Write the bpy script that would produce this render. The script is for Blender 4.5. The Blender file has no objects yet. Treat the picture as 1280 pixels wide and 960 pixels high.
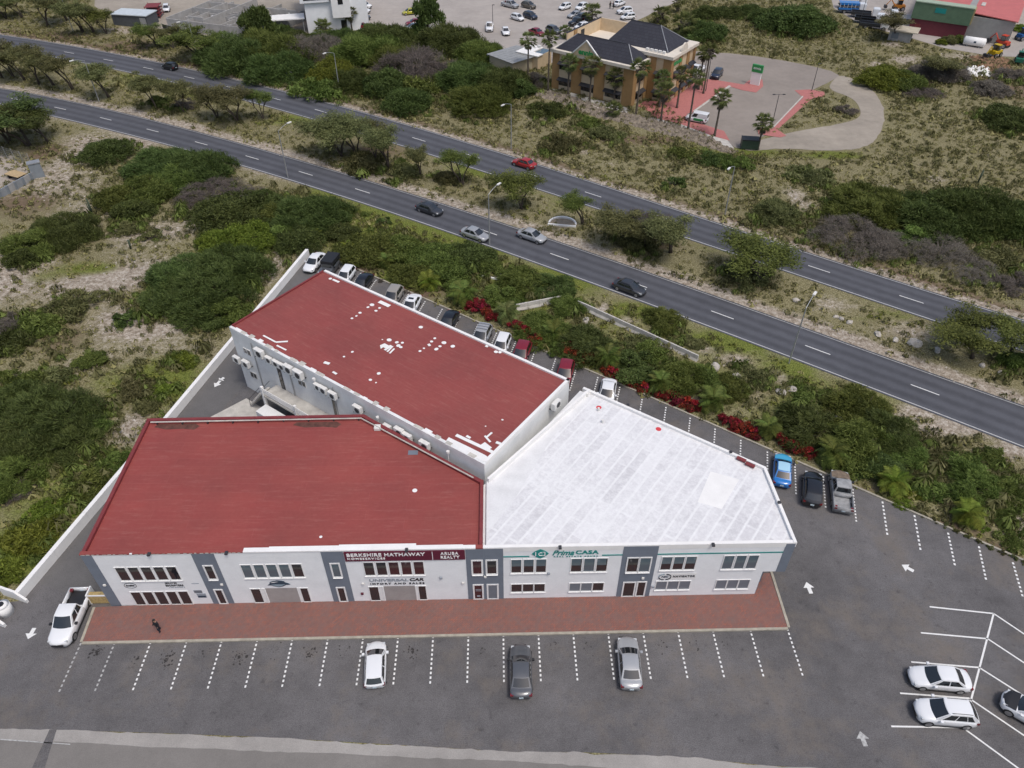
import bpy, bmesh, math, random
import numpy as np
from mathutils import Vector, Matrix
R = math.radians
scene = bpy.context.scene
COL = scene.collection

# ------------------------------------------------------------------ camera
FPX, TILT, CAMH = 940.0, R(41.1), 57.0
cd = bpy.data.cameras.new('camera'); cam = bpy.data.objects.new('camera', cd); COL.objects.link(cam)
cam.location = (0, 0, CAMH); cam.rotation_euler = (math.pi/2 - TILT, 0, 0)
cd.sensor_fit = 'HORIZONTAL'; cd.sensor_width = 36.0; cd.lens = 36.0*FPX/1280.0
cd.clip_start = 0.5; cd.clip_end = 6000
scene.camera = cam
# ------------------------------------------------------------------ sky, sun, exposure
SUN = Vector((0.27, -0.33, 0.90)).normalized()
w = bpy.data.worlds.new('World'); scene.world = w; w.use_nodes = True
nt = w.node_tree; bg = nt.nodes['Background']
sky = nt.nodes.new('ShaderNodeTexSky'); sky.sky_type = 'NISHITA'; sky.sun_disc = False
sky.sun_elevation = math.asin(SUN.z); sky.sun_rotation = math.atan2(SUN.x, SUN.y)
sky.air_density = 1.0; sky.dust_density = 4.0; sky.ozone_density = 1.0
nt.links.new(sky.outputs[0], bg.inputs[0]); bg.inputs[1].default_value = 0.145
sl = bpy.data.lights.new('sun', 'SUN'); sl.energy = 1.55; sl.angle = R(12); sl.color = (1.0, 0.975, 0.94)
so = bpy.data.objects.new('sun', sl); COL.objects.link(so)
so.rotation_euler = SUN.to_track_quat('Z', 'Y').to_euler(); so.location = (0, 0, 120)
vs = scene.view_settings; vs.view_transform = 'Standard'; vs.look = 'None'; vs.gamma = 1.0; vs.exposure = -0.04

# ------------------------------------------------------------------ survey helper: photo point on a level of height z -> place
def at(u, v, z=0.0):
    x = (u-640)/FPX; y = (480-v)/FPX
    d = (x, math.cos(TILT)+y*math.sin(TILT), -math.sin(TILT)+y*math.cos(TILT))
    t = (z-CAMH)/d[2]
    return Vector((d[0]*t, d[1]*t, z))
def pxm(u, v):                      # pixels per metre there
    p = at(u, v); return FPX/(p.y*math.cos(TILT)+CAMH*math.sin(TILT))
GA = R(-35.6)                       # the street grid: everything behind the front range follows it
GX = Vector((math.cos(GA), math.sin(GA), 0)); GY = Vector((-math.sin(GA), math.cos(GA), 0))
rnd = random.Random(7)

# ------------------------------------------------------------------ materials
MATS = {}
def newmat(name):
    m = bpy.data.materials.new(name); m.use_nodes = True
    return m, m.node_tree, m.node_tree.nodes['Principled BSDF']
def N(t, typ, **kw):
    n = t.nodes.new(typ)
    for k, v in kw.items(): setattr(n, k, v)
    return n
def ramp(t, fac, stops):
    r = N(t, 'ShaderNodeValToRGB')
    e = r.color_ramp.elements
    while len(e) < len(stops): e.new(0.5)
    for i, (p, c) in enumerate(stops):
        e[i].position = p; e[i].color = (*c, 1) if len(c) == 3 else c
    t.links.new(fac, r.inputs[0]); return r.outputs[0]
def noise(t, vec, scale, detail=4, rough=.55):
    n = N(t, 'ShaderNodeTexNoise'); n.inputs['Scale'].default_value = scale
    n.inputs['Detail'].default_value = detail; n.inputs['Roughness'].default_value = rough
    if vec is not None: t.links.new(vec, n.inputs['Vector'])
    return n.outputs['Fac']
def mixc(t, fac, a, b, blend='MIX'):
    m = N(t, 'ShaderNodeMix'); m.data_type = 'RGBA'; m.blend_type = blend
    for sock, val in ((m.inputs[0], fac), (m.inputs[6], a), (m.inputs[7], b)):
        if hasattr(val, 'is_linked'): t.links.new(val, sock)
        elif isinstance(val, (int, float)): sock.default_value = val
        else: sock.default_value = (*val, 1)
    return m.outputs[2]
def math_n(t, op, a, b=None, clamp=False):
    m = N(t, 'ShaderNodeMath'); m.operation = op; m.use_clamp = clamp
    for i, val in enumerate((a, b)):
        if val is None: continue
        if hasattr(val, 'is_linked'): t.links.new(val, m.inputs[i])
        else: m.inputs[i].default_value = val
    return m.outputs[0]
def pos(t): return N(t, 'ShaderNodeNewGeometry').outputs['Position']
def pm(name, col, rough=.7, var=.12, scale=1.2, metal=0., coat=0., bump=0., bscale=20, spec=.5):
    if name in MATS: return MATS[name]
    m, t, b = newmat(name)
    if var > 0:
        p = pos(t)
        f = noise(t, p, scale); f2 = noise(t, p, scale*9)
        f = math_n(t, 'ADD', math_n(t, 'MULTIPLY', f, .65), math_n(t, 'MULTIPLY', f2, .35))
        lo = tuple(max(0, c*(1-var*1.6)) for c in col); hi = tuple(min(1, c*(1+var*1.2)) for c in col)
        t.links.new(ramp(t, f, [(.3, lo), (.7, hi)]), b.inputs['Base Color'])
    else: b.inputs['Base Color'].default_value = (*col, 1)
    b.inputs['Roughness'].default_value = rough; b.inputs['Metallic'].default_value = metal
    b.inputs['Coat Weight'].default_value = coat; b.inputs['Coat Roughness'].default_value = .05
    b.inputs['Specular IOR Level'].default_value = spec
    if bump:
        bn = N(t, 'ShaderNodeBump'); bn.inputs['Strength'].default_value = bump; bn.inputs['Distance'].default_value = .05
        t.links.new(noise(t, pos(t), bscale), bn.inputs['Height']); t.links.new(bn.outputs[0], b.inputs['Normal'])
    MATS[name] = m; return m
def leafmat(name, dark, light, trans=.25):
    if name in MATS: return MATS[name]
    m, t, b = newmat(name)
    a = N(t, 'ShaderNodeAttribute'); a.attribute_name = 'tone'
    oi = N(t, 'ShaderNodeObjectInfo')
    c = mixc(t, a.outputs['Fac'], dark, light)
    hv = N(t, 'ShaderNodeHueSaturation')
    t.links.new(math_n(t, 'ADD', math_n(t, 'MULTIPLY', oi.outputs['Random'], .05), .475), hv.inputs['Hue'])
    t.links.new(math_n(t, 'ADD', math_n(t, 'MULTIPLY', oi.outputs['Random'], .4), .8), hv.inputs['Value'])
    t.links.new(c, hv.inputs['Color'])
    b.inputs['Roughness'].default_value = .65; b.inputs['Specular IOR Level'].default_value = .25
    t.links.new(hv.outputs[0], b.inputs['Base Color'])
    tr = N(t, 'ShaderNodeBsdfTranslucent'); t.links.new(hv.outputs[0], tr.inputs[0])
    mx = N(t, 'ShaderNodeMixShader'); mx.inputs[0].default_value = trans
    out = t.nodes['Material Output']
    t.links.new(b.outputs[0], mx.inputs[1]); t.links.new(tr.outputs[0], mx.inputs[2]); t.links.new(mx.outputs[0], out.inputs[0])
    MATS[name] = m; return m

def ground_material():
    m, t, b = newmat('scrubland'); p = pos(t)
    def attr(n):
        a = N(t, 'ShaderNodeAttribute'); a.attribute_name = n; return a.outputs['Fac']
    nA = noise(t, p, .35, 6, .65); nB = noise(t, p, 1.6, 5, .7); nC = noise(t, p, 6.0, 3, .7); nD = noise(t, p, .09, 3)
    nn = math_n(t, 'ADD', math_n(t, 'ADD', math_n(t, 'MULTIPLY', nA, .45), math_n(t, 'MULTIPLY', nB, .4)), math_n(t, 'MULTIPLY', nC, .25))
    def thr(a, k=3.2):   # attribute against noise -> broken-edged patch
        s = math_n(t, 'SUBTRACT', math_n(t, 'ADD', a, nn), 1.03)
        return math_n(t, 'MULTIPLY', math_n(t, 'ADD', s, .12), k, True)
    dry = ramp(t, nC, [(.34, (.085, .078, .038)), (.50, (.205, .185, .098)), (.66, (.34, .305, .19))])
    sand = ramp(t, nB, [(.30, (.17, .135, .10)), (.48, (.34, .29, .23)), (.66, (.56, .51, .44))])
    speck = ramp(t, nC, [(.36, (.45, .42, .38)), (.5, (1, 1, 1))])
    sand = mixc(t, .8, sand, speck, 'MULTIPLY')
    green = ramp(t, nC, [(.34, (.055, .070, .016)), (.5, (.140, .165, .036)), (.66, (.225, .245, .070))])
    dirt = ramp(t, nB, [(.3, (.10, .07, .045)), (.7, (.22, .165, .115))])
    c = mixc(t, thr(attr('dirt')), dry, dirt)
    c = mixc(t, thr(attr('sand')), c, sand)
    c = mixc(t, thr(attr('green')), c, green)
    c = mixc(t, .5, c, ramp(t, nD, [(.3, (.78, .76, .74)), (.7, (1, 1, 1))]), 'MULTIPLY')
    t.links.new(c, b.inputs['Base Color']); b.inputs['Roughness'].default_value = .95; b.inputs['Specular IOR Level'].default_value = .1
    bn = N(t, 'ShaderNodeBump'); bn.inputs['Strength'].default_value = .8; bn.inputs['Distance'].default_value = .18
    t.links.new(nn, bn.inputs['Height']); t.links.new(bn.outputs[0], b.inputs['Normal'])
    return m
def asphalt(name, col, patch=.22, speck=.25, tracks=False, stain=0., tint=None):
    if name in MATS: return MATS[name]
    m, t, b = newmat(name); p = pos(t)
    n1 = noise(t, p, .10, 5, .6); n2 = noise(t, p, .7, 6, .7); n3 = noise(t, p, 14, 2, .6)
    lo = tuple(c*(1-patch) for c in col); hi = tuple(c*(1+patch) for c in col)
    c = ramp(t, math_n(t, 'ADD', math_n(t, 'MULTIPLY', n1, .6), math_n(t, 'MULTIPLY', n2, .4)), [(.36, lo), (.64, hi)])
    c = mixc(t, .8, c, ramp(t, n3, [(.3, (1-speck,)*3), (.7, (1+speck*.3,)*3)]), 'MULTIPLY')
    if tint:
        n5 = noise(t, p, .16, 6, .7); c = mixc(t, ramp(t, n5, [(.50, (0, 0, 0)), (.68, (.6,)*3)]), c, tint)
    if stain:
        n6 = noise(t, p, 4.5, 4, .75); c = mixc(t, stain*.6, c, ramp(t, n6, [(.30, (.5,)*3), (.45, (1, 1, 1)), (.70, (1.12,)*3)]), 'MULTIPLY')
        n4 = noise(t, p, 1.1, 6, .75)
        c = mixc(t, stain, c, ramp(t, n4, [(.30, (.45,)*3), (.42, (1, 1, 1))]), 'MULTIPLY')
    if tracks:
        uv = N(t, 'ShaderNodeUVMap'); sx = N(t, 'ShaderNodeSeparateXYZ'); t.links.new(uv.outputs[0], sx.inputs[0])
        s = math_n(t, 'SINE', math_n(t, 'MULTIPLY', sx.outputs[0], math.pi*8))
        f = math_n(t, 'ADD', math_n(t, 'MULTIPLY', s, .35), math_n(t, 'MULTIPLY', n2, .9))
        c = mixc(t, .75, c, ramp(t, f, [(.1, (.72,)*3), (.75, (1.12, 1.12, 1.12))]), 'MULTIPLY')
    t.links.new(c, b.inputs['Base Color']); b.inputs['Roughness'].default_value = .85; b.inputs['Specular IOR Level'].default_value = .3
    bn = N(t, 'ShaderNodeBump'); bn.inputs['Strength'].default_value = .25; bn.inputs['Distance'].default_value = .02
    t.links.new(n3, bn.inputs['Height']); t.links.new(bn.outputs[0], b.inputs['Normal'])
    MATS[name] = m; return m
def tiled(name, c1, c2, mortar, ang, bw, bh, msize=.02, rough=.7, patch=.3, pcol=None, pscale=.35, second=0., scuff=None):
    m, t, b = newmat(name); p = pos(t)
    mp = N(t, 'ShaderNodeMapping'); mp.inputs['Rotation'].default_value = (0, 0, -ang); t.links.new(p, mp.inputs[0])
    br = N(t, 'ShaderNodeTexBrick'); t.links.new(mp.outputs[0], br.inputs['Vector'])
    br.inputs['Color1'].default_value = (*c1, 1); br.inputs['Color2'].default_value = (*c2, 1); br.inputs['Mortar'].default_value = (*mortar, 1)
    br.inputs['Scale'].default_value = 1.0; br.inputs['Mortar Size'].default_value = msize; br.inputs['Mortar Smooth'].default_value = .3
    br.inputs['Brick Width'].default_value = bw; br.inputs['Row Height'].default_value = bh; br.inputs['Bias'].default_value = 0
    br.offset_frequency = 2; br.offset = .37
    bc = br.outputs['Color']
    if second:
        b2 = N(t, 'ShaderNodeTexBrick'); t.links.new(mp.outputs[0], b2.inputs['Vector']); b2.inputs['Scale'].default_value = 1.0; b2.inputs['Mortar Size'].default_value = .05; b2.inputs['Mortar Smooth'].default_value = .6
        b2.inputs['Color1'].default_value = (.88, .87, .88, 1); b2.inputs['Color2'].default_value = (1.06, 1.06, 1.06, 1); b2.inputs['Mortar'].default_value = (1.05, 1.05, 1.05, 1)
        b2.inputs['Brick Width'].default_value = second; b2.inputs['Row Height'].default_value = bh; b2.offset = .61; b2.offset_frequency = 3; b2.squash = 1.7; b2.squash_frequency = 4
        bc = mixc(t, .8, bc, b2.outputs['Color'], 'MULTIPLY')
    n1 = noise(t, p, pscale, 6, .65); n2 = noise(t, p, 3.0, 4, .7)
    f = math_n(t, 'ADD', math_n(t, 'MULTIPLY', n1, .6), math_n(t, 'MULTIPLY', n2, .4))
    c = mixc(t, ramp(t, f, [(.40, (0, 0, 0)), (.62, (patch,)*3)]), bc, pcol or mortar)
    if scuff:
        ms = N(t, 'ShaderNodeMapping'); ms.inputs['Scale'].default_value = (.35, 2.6, 1); t.links.new(mp.outputs[0], ms.inputs[0]); n8 = noise(t, ms.outputs[0], 1.3, 7, .75); c = mixc(t, ramp(t, n8, [(.52, (0, 0, 0)), (.72, (.75,)*3)]), c, scuff); n9 = noise(t, p, .12, 5, .6); c = mixc(t, .7, c, ramp(t, n9, [(.35, (.80, .80, .82)), (.65, (1.06, 1.04, 1.02))]), 'MULTIPLY')
    c = mixc(t, .6, c, ramp(t, n2, [(.3, (.82,)*3), (.7, (1.05,)*3)]), 'MULTIPLY')
    t.links.new(c, b.inputs['Base Color']); b.inputs['Roughness'].default_value = rough
    bn = N(t, 'ShaderNodeBump'); bn.inputs['Strength'].default_value = .3; bn.inputs['Distance'].default_value = .01
    t.links.new(br.outputs['Fac'], bn.inputs['Height']); bn.invert = True
    t.links.new(bn.outputs[0], b.inputs['Normal'])
    MATS[name] = m; return m

M = {}
M['ground'] = ground_material()
M['highway'] = asphalt('highway_asphalt', (.088, .091, .104), .10, .18, tracks=True)
M['lot'] = asphalt('lot_asphalt', (.136, .130, .131), .26, .45, stain=.7, tint=(.17, .145, .12))
M['lane'] = asphalt('lane_asphalt', (.135, .130, .128), .15, .25, stain=.3)
M['street'] = asphalt('street_asphalt', (.205, .192, .178), .15, .2)
M['apron'] = asphalt('apron_concrete', (.33, .312, .29), .18, .2, stain=.25)
M['farlot'] = asphalt('pale_paving', (.37, .335, .305), .14, .12)
M['banklot'] = asphalt('grey_pavers', (.27, .235, .205), .14, .12)
M['track'] = asphalt('dusty_track', (.33, .29, .24), .2, .2)
M['paint'] = pm('road_paint', (.74, .74, .72), .7, .10, 6)
M['edgepaint'] = pm('edge_paint', (.50, .50, .49), .7, .15, 3)
M['paintworn'] = pm('worn_paint', (.42, .42, .41), .8, .35, 5)
M['brick'] = tiled('brick_paving', (.31, .108, .075), (.215, .098, .082), (.13, .09, .08), R(45), .30, .15, .015, .85, .7, (.165, .108, .098), 1.1)
M['redpaver'] = pm('pink_paver', (.42, .155, .14), .85, .15, 3)
M['kerb'] = pm('kerb_concrete', (.36, .33, .27), .9, .2, 2)
M['redroof'] = tiled('red_membrane', (.300, .058, .050), (.278, .054, .048), (.325, .080, .070), 0, 9, 1.0, .02, .75, .6, (.250, .064, .052), .22, scuff=(.345, .115, .095))
M['redroof2'] = tiled('red_membrane_b', (.285, .060, .054), (.265, .056, .050), (.31, .082, .074), GA, 9, 1.0, .02, .75, .6, (.240, .066, .056), .22, scuff=(.335, .12, .10))
M['whiteroof'] = tiled('white_membrane', (.63, .625, .635), (.74, .735, .74), (.78, .78, .78), R(54.4), 7.7, 1.02, .13, .6, .9, (.77, .77, .77), .2, second=3.1)
M['redtrim'] = pm('red_trim', (.20, .034, .036), .6, .15, 2)
M['white'] = pm('white_paint', (.80, .79, .77), .7, .05, 1)
M['wall'] = pm('white_render', (.79, .80, .81), .85, .05, .8, bump=.1)
M['wallB'] = pm('rear_render', (.74, .745, .735), .85, .09, .7, bump=.1)
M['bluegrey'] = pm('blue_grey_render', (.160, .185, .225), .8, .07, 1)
M['glass'] = pm('dark_glass', (.022, .022, .026), .06, 0, coat=.3, spec=.8)
M['glassb'] = pm('blue_glass', (.085, .125, .150), .08, 0, coat=.4, spec=.8)
M['glassm'] = pm('maroon_glass', (.045, .012, .018), .08, 0, coat=.3, spec=.8)
M['blind'] = pm('grey_blind', (.16, .185, .215), .3, .05, 2)
M['frame'] = pm('white_frame', (.78, .78, .77), .5, .03)
M['maroon'] = pm('maroon_sign', (.11, .010, .030), .5, .05)
M['teal'] = pm('teal_sign', (.010, .235, .215), .5, .04)
M['lettw'] = pm('white_letters', (.82, .82, .82), .5, 0)
M['lettk'] = pm('black_letters', (.02, .022, .028), .5, 0)
M['lettg'] = pm('grey_letters', (.30, .33, .37), .5, 0)
M['navy'] = pm('navy_logo', (.03, .055, .085), .5, .05)
M['logogrey'] = pm('steel_logo', (.25, .32, .37), .5, .1)
M['greensign'] = pm('green_sign', (.03, .26, .075), .5, .05)
M['metal'] = pm('galvanised', (.40, .41, .42), .45, .1, metal=.5)
M['darkmetal'] = pm('dark_metal', (.04, .04, .045), .5, .1)
M['ac'] = pm('ac_casing', (.70, .69, .66), .6, .08, 3)
M['tan'] = pm('ochre_render', (.34, .205, .085), .85, .08, 1)
M['cream'] = pm('cream_render', (.60, .47, .31), .85, .08, 1)
M['creamw'] = pm('cream_trim', (.66, .60, .51), .8, .06, 1)
M['tile'] = tiled('slate_tiles', (.022, .023, .034), (.033, .034, .046), (.012, .012, .018), GA, .9, .55, .04, .7, .3, (.03, .03, .04), .5)
M['concrete'] = pm('bare_concrete', (.33, .325, .315), .9, .15, 1.5)
M['block'] = pm('concrete_block', (.38, .37, .355), .9, .16, .9, bump=.4, bscale=4)
M['palecon'] = pm('pale_concrete', (.50, .475, .43), .9, .18, 1.2)
M['bark'] = pm('bark', (.062, .048, .037), .95, .3, 4)
M['twig'] = pm('dry_twig', (.17, .145, .125), .95, .25, 4)
M['palmtrunk'] = pm('palm_bark', (.105, .085, .066), .95, .3, 5)
M['cactus'] = pm('cactus_skin', (.055, .075, .045), .8, .2, 3)
M['rock'] = pm('limestone', (.45, .415, .365), .95, .25, 2, bump=.5, bscale=3)
M['rubble'] = pm('rubble', (.43, .39, .335), .95, .3, .8)
M['riprap'] = pm('riprap', (.215, .18, .14), .95, .6, 1.6)
M['tyre'] = pm('tyre', (.016, .016, .017), .8, 0)
M['rim'] = pm('alloy_rim', (.38, .38, .39), .35, 0, metal=.7)
M['chead'] = pm('headlamp', (.55, .57, .58), .1, 0, coat=1)
M['ctail'] = pm('tail_lamp', (.16, .008, .010), .2, 0, coat=1)
M['trim'] = pm('black_trim', (.018, .018, .020), .5, 0)
M['plate'] = pm('number_plate', (.42, .50, .55), .5, 0)
M['carglass'] = pm('car_glass', (.016, .019, .021), .04, 0, coat=.5, spec=.9)
LEAF = {
 'dark': leafmat('leaf_dark', (.038, .056, .012), (.138, .180, .050), .28),
 'mid': leafmat('leaf_mid', (.058, .082, .014), (.195, .240, .058), .28),
 'bright': leafmat('leaf_bright', (.085, .115, .012), (.235, .285, .045), .3),
 'olive': leafmat('leaf_olive', (.078, .084, .028), (.225, .225, .090), .28),
 'grey': leafmat('leaf_dry', (.110, .094, .080), (.250, .215, .185), .3),
 'red': leafmat('bougainvillea', (.11, .038, .020), (.50, .032, .040)),
 'palm': leafmat('palm_leaf', (.052, .080, .014), (.170, .205, .045)),
 'fan': leafmat('fan_palm_leaf', (.068, .088, .024), (.205, .232, .078)),
 'straw': leafmat('straw_grass', (.140, .138, .042), (.33, .315, .125), .15),
 'grass': leafmat('green_grass', (.085, .105, .016), (.235, .255, .055), .2)}

# ------------------------------------------------------------------ mesh helpers
def link(o, parent=None):
    COL.objects.link(o)
    if parent is not None: o.parent = parent
    return o
def tag(o, label=None, cat=None, group=None, kind=None):
    if label: o['label'] = label
    if cat: o['category'] = cat
    if group: o['group'] = group
    if kind: o['kind'] = kind
    return o
def empty(name, loc=(0, 0, 0), rz=0., label=None, cat=None, group=None):
    o = bpy.data.objects.new(name, None); link(o); o.location = loc; o.rotation_euler = (0, 0, rz)
    o.empty_display_size = .3
    return tag(o, label, cat, group)
def npmesh(name, V, F, tone=None, smooth=False):
    V = np.asarray(V, np.float32); F = np.asarray(F, np.int32)
    me = bpy.data.meshes.new(name); k = F.shape[1]
    me.vertices.add(len(V)); me.vertices.foreach_set('co', V.ravel())
    me.loops.add(F.size); me.loops.foreach_set('vertex_index', F.ravel())
    me.polygons.add(len(F)); me.polygons.foreach_set('loop_start', np.arange(0, F.size, k, dtype=np.int32))
    if smooth: me.polygons.foreach_set('use_smooth', np.ones(len(F), bool))
    me.update(calc_edges=True)
    if tone is not None:
        a = me.attributes.new('tone', 'FLOAT', 'FACE'); a.data.foreach_set('value', np.asarray(tone, np.float32))
    return me
class MB:
    """collects shapes; build() links them as one mesh object"""
    def __init__(s): s.v = []; s.f = []; s.mi = []; s.cur = 0
    def add(s, vs, fs):
        n = len(s.v); s.v += [tuple(p) for p in vs]; s.f += [tuple(i+n for i in f) for f in fs]; s.mi += [s.cur]*len(fs); return s
    def box(s, x0, x1, y0, y1, z0, z1, M4=None):
        vs = [Vector((x, y, z)) for z in (z0, z1) for y in (y0, y1) for x in (x0, x1)]
        if M4 is not None: vs = [M4 @ p for p in vs]
        return s.add(vs, [(0, 2, 3, 1), (4, 5, 7, 6), (0, 1, 5, 4), (2, 6, 7, 3), (0, 4, 6, 2), (1, 3, 7, 5)])
    def prism(s, pts, z0, z1):         # pts: counter-clockwise outline
        n = len(pts)
        a = sum(pts[i][0]*pts[(i+1) % n][1]-pts[(i+1) % n][0]*pts[i][1] for i in range(n))
        if a < 0: pts = pts[::-1]
        vs = [(p[0], p[1], z0) for p in pts]+[(p[0], p[1], z1) for p in pts]
        fs = [tuple(range(n))[::-1], tuple(range(n, 2*n))]+[(i, (i+1) % n, n+(i+1) % n, n+i) for i in range(n)]
        return s.add(vs, fs)
    def wallseg(s, a, b, th, z0, z1, off=0.):   # upright slab from a to b, thickness th to the left of a->b
        a = Vector((a[0], a[1])); b = Vector((b[0], b[1])); d = (b-a).normalized(); n = Vector((-d.y, d.x))
        q = [a+n*off, b+n*off, b+n*(off+th), a+n*(off+th)]
        return s.prism([(p.x, p.y) for p in q], z0, z1)
    def tube(s, path, rad, seg=6, cap=True):
        path = [Vector(p) for p in path]; vs = []; n = len(path)
        for i, p in enumerate(path):
            d = (path[min(i+1, n-1)]-path[max(i-1, 0)]).normalized()
            u = d.orthogonal().normalized() if i == 0 else (u-d*u.dot(d)).normalized()
            v = d.cross(u); r = rad[i] if isinstance(rad, (list, tuple)) else rad
            vs += [p+(u*math.cos(2*math.pi*k/seg)+v*math.sin(2*math.pi*k/seg))*r for k in range(seg)]
        fs = [(i*seg+k, i*seg+(k+1) % seg, (i+1)*seg+(k+1) % seg, (i+1)*seg+k) for i in range(n-1) for k in range(seg)]
        if cap: fs += [tuple(range(seg))[::-1], tuple(range((n-1)*seg, n*seg))]
        return s.add(vs, fs)
    def cyl(s, c, r, z0, z1, seg=16, r1=None):
        r1 = r if r1 is None else r1
        vs = [(c[0]+rr*math.cos(2*math.pi*k/seg), c[1]+rr*math.sin(2*math.pi*k/seg), z) for z, rr in ((z0, r), (z1, r1)) for k in range(seg)]
        fs = [(k, (k+1) % seg, seg+(k+1) % seg, seg+k) for k in range(seg)]+[tuple(range(seg))[::-1], tuple(range(seg, 2*seg))]
        return s.add(vs, fs)
    def mesh(s, name, mats, smooth=False):
        me = bpy.data.meshes.new(name); me.from_pydata(s.v, [], s.f)
        for m in (mats if isinstance(mats, (list, tuple)) else [mats]): me.materials.append(m)
        if any(s.mi): me.polygons.foreach_set('material_index', s.mi)
        if smooth: me.polygons.foreach_set('use_smooth', [True]*len(s.f))
        me.update(); return me
    def build(s, name, mats, parent=None, smooth=False, bevel=0.):
        me = s.mesh(name, mats, smooth)
        if bevel:
            bm = bmesh.new(); bm.from_mesh(me)
            bmesh.ops.bevel(bm, geom=list(bm.edges), offset=bevel, segments=2, affect='EDGES', clamp_overlap=True)
            bm.to_mesh(me); bm.free()
        return link(bpy.data.objects.new(name, me), parent)
def sheet(name, pts, z, mat, parent=None, kind=None):
    mb = MB(); n = len(pts)
    a = sum(pts[i][0]*pts[(i+1) % n][1]-pts[(i+1) % n][0]*pts[i][1] for i in range(n))
    if a < 0: pts = pts[::-1]
    mb.add([(p[0], p[1], z) for p in pts], [tuple(range(n))])
    o = mb.build(name, mat, parent)
    bm = bmesh.new(); bm.from_mesh(o.data); bmesh.ops.triangulate(bm, faces=bm.faces[:]); bm.to_mesh(o.data); bm.free()
    if kind: o['kind'] = kind
    return o
def inst(name, me, parent=None, loc=(0, 0, 0), rot=(0, 0, 0), scale=(1, 1, 1), mat=None):
    o = bpy.data.objects.new(name, me); link(o, parent)
    o.location = loc; o.rotation_euler = rot; o.scale = scale
    if mat is not None:
        o.material_slots[0].link = 'OBJECT'; o.material_slots[0].material = mat
    return o
_tx = {}
def textmesh(s, size, mat, sx=1.0, ext=.012, bold=0., shear=0., spacing=1.):
    c = bpy.data.curves.new('t', 'FONT'); c.body = s; c.size = size; c.extrude = ext; c.offset = bold; c.shear = shear
    c.space_character = spacing; c.resolution_u = 3; c.align_x = 'LEFT'
    o = bpy.data.objects.new('t', c); COL.objects.link(o)
    dg = bpy.context.evaluated_depsgraph_get(); dg.update()
    me = bpy.data.meshes.new_from_object(o.evaluated_get(dg)); bpy.data.objects.remove(o); bpy.data.curves.remove(c)
    me.materials.clear(); me.materials.append(mat)
    n = len(me.vertices); a = np.zeros(n*3, np.float32); me.vertices.foreach_get('co', a); a = a.reshape(-1, 3)
    a[:, 0] -= a[:, 0].min(); a[:, 0] *= sx; me.vertices.foreach_set('co', a.ravel()); me.update()
    return me, a[:, 0].max(), a[:, 1].max()
def text_fit(name, s, x0, x1, z0, z1, y, mat, parent, bold=0., shear=0., spacing=1.):
    """raised letters on a wall whose plane is local xz, facing -y"""
    me, wd, ht = textmesh(s, 1.0, mat, 1.0, .02, bold, shear, spacing)
    n = len(me.vertices); a = np.zeros(n*3, np.float32); me.vertices.foreach_get('co', a); a = a.reshape(-1, 3)
    lo = a.min(0); hi = a.max(0)
    b = np.zeros_like(a)
    b[:, 0] = x0+(a[:, 0]-lo[0])/(hi[0]-lo[0])*(x1-x0); b[:, 2] = z0+(a[:, 1]-lo[1])/(hi[1]-lo[1])*(z1-z0); b[:, 1] = y-(a[:, 2]-lo[2])/(hi[2]-lo[2])*.03
    me.vertices.foreach_set('co', b.ravel()); me.update(); me.name = name
    return link(bpy.data.objects.new(name, me), parent)
ORD = ['leftmost', 'second', 'third', 'fourth', 'fifth', 'sixth', 'seventh', 'eighth', 'ninth', 'tenth', 'eleventh', 'twelfth', 'thirteenth', 'fourteenth', 'fifteenth',
       'sixteenth', 'seventeenth', 'eighteenth', 'nineteenth', 'twentieth', 'twenty-first', 'twenty-second', 'twenty-third', 'twenty-fourth', 'twenty-fifth', 'twenty-sixth',
       'twenty-seventh', 'twenty-eighth', 'twenty-ninth', 'thirtieth', 'thirty-first', 'thirty-second', 'thirty-third', 'thirty-fourth', 'thirty-fifth', 'thirty-sixth']
ORD += [t+'-'+o for t in ('thirty', 'forty', 'fifty') for o in ('first', 'second', 'third', 'fourth', 'fifth', 'sixth', 'seventh', 'eighth', 'ninth')][6:]
ORD.insert(39, 'fortieth'); ORD.insert(49, 'fiftieth')
def nth(i): return ORD[i]+(' from the left' if i else '')

# ------------------------------------------------------------------ plan outlines (all in metres, from the survey)
def smooth_line(px, n=90):
    P = np.array([tuple(at(u, v))[:2] for u, v in px]); d = np.r_[0, np.cumsum(np.linalg.norm(np.diff(P, axis=0), axis=1))]
    # low-order fit keeps the carriageway edge fair
    k = 5; t = d/d[-1]; cx = np.polyfit(t, P[:, 0], k); cy = np.polyfit(t, P[:, 1], k)
    s = np.linspace(0, 1, n); Q = np.c_[np.polyval(cx, s), np.polyval(cy, s)]
    a = Q[0]+(Q[0]-Q[2])/np.linalg.norm(Q[0]-Q[2])*np.linspace(300, 10, 12)[:, None]
    b = Q[-1]+(Q[-1]-Q[-3])/np.linalg.norm(Q[-1]-Q[-3])*np.linspace(10, 300, 12)[:, None]
    return np.vstack([a, Q, b])
HW1S = smooth_line([(0, 131), (45, 141), (87, 151), (220, 185), (320, 213), (407, 240), (520, 277.5), (640, 319), (772, 367), (870, 403.5), (960, 438), (1070, 479), (1280, 561)])
HW1N = smooth_line([(0, 110), (100, 128.5), (190, 150), (320, 184), (415, 212.5), (515, 242), (640, 281), (740, 316.5), (840, 352), (960, 392.5), (1080, 435), (1200, 479), (1280, 507)])
HW2N = smooth_line([(0, 43), (80, 55.5), (160, 70), (260, 91), (354, 113.5), (395, 124), (460, 142), (530, 162), (640, 194.5), (715, 217.5), (777, 239), (870, 270), (960, 300), (1120, 349), (1280, 400)])
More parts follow.
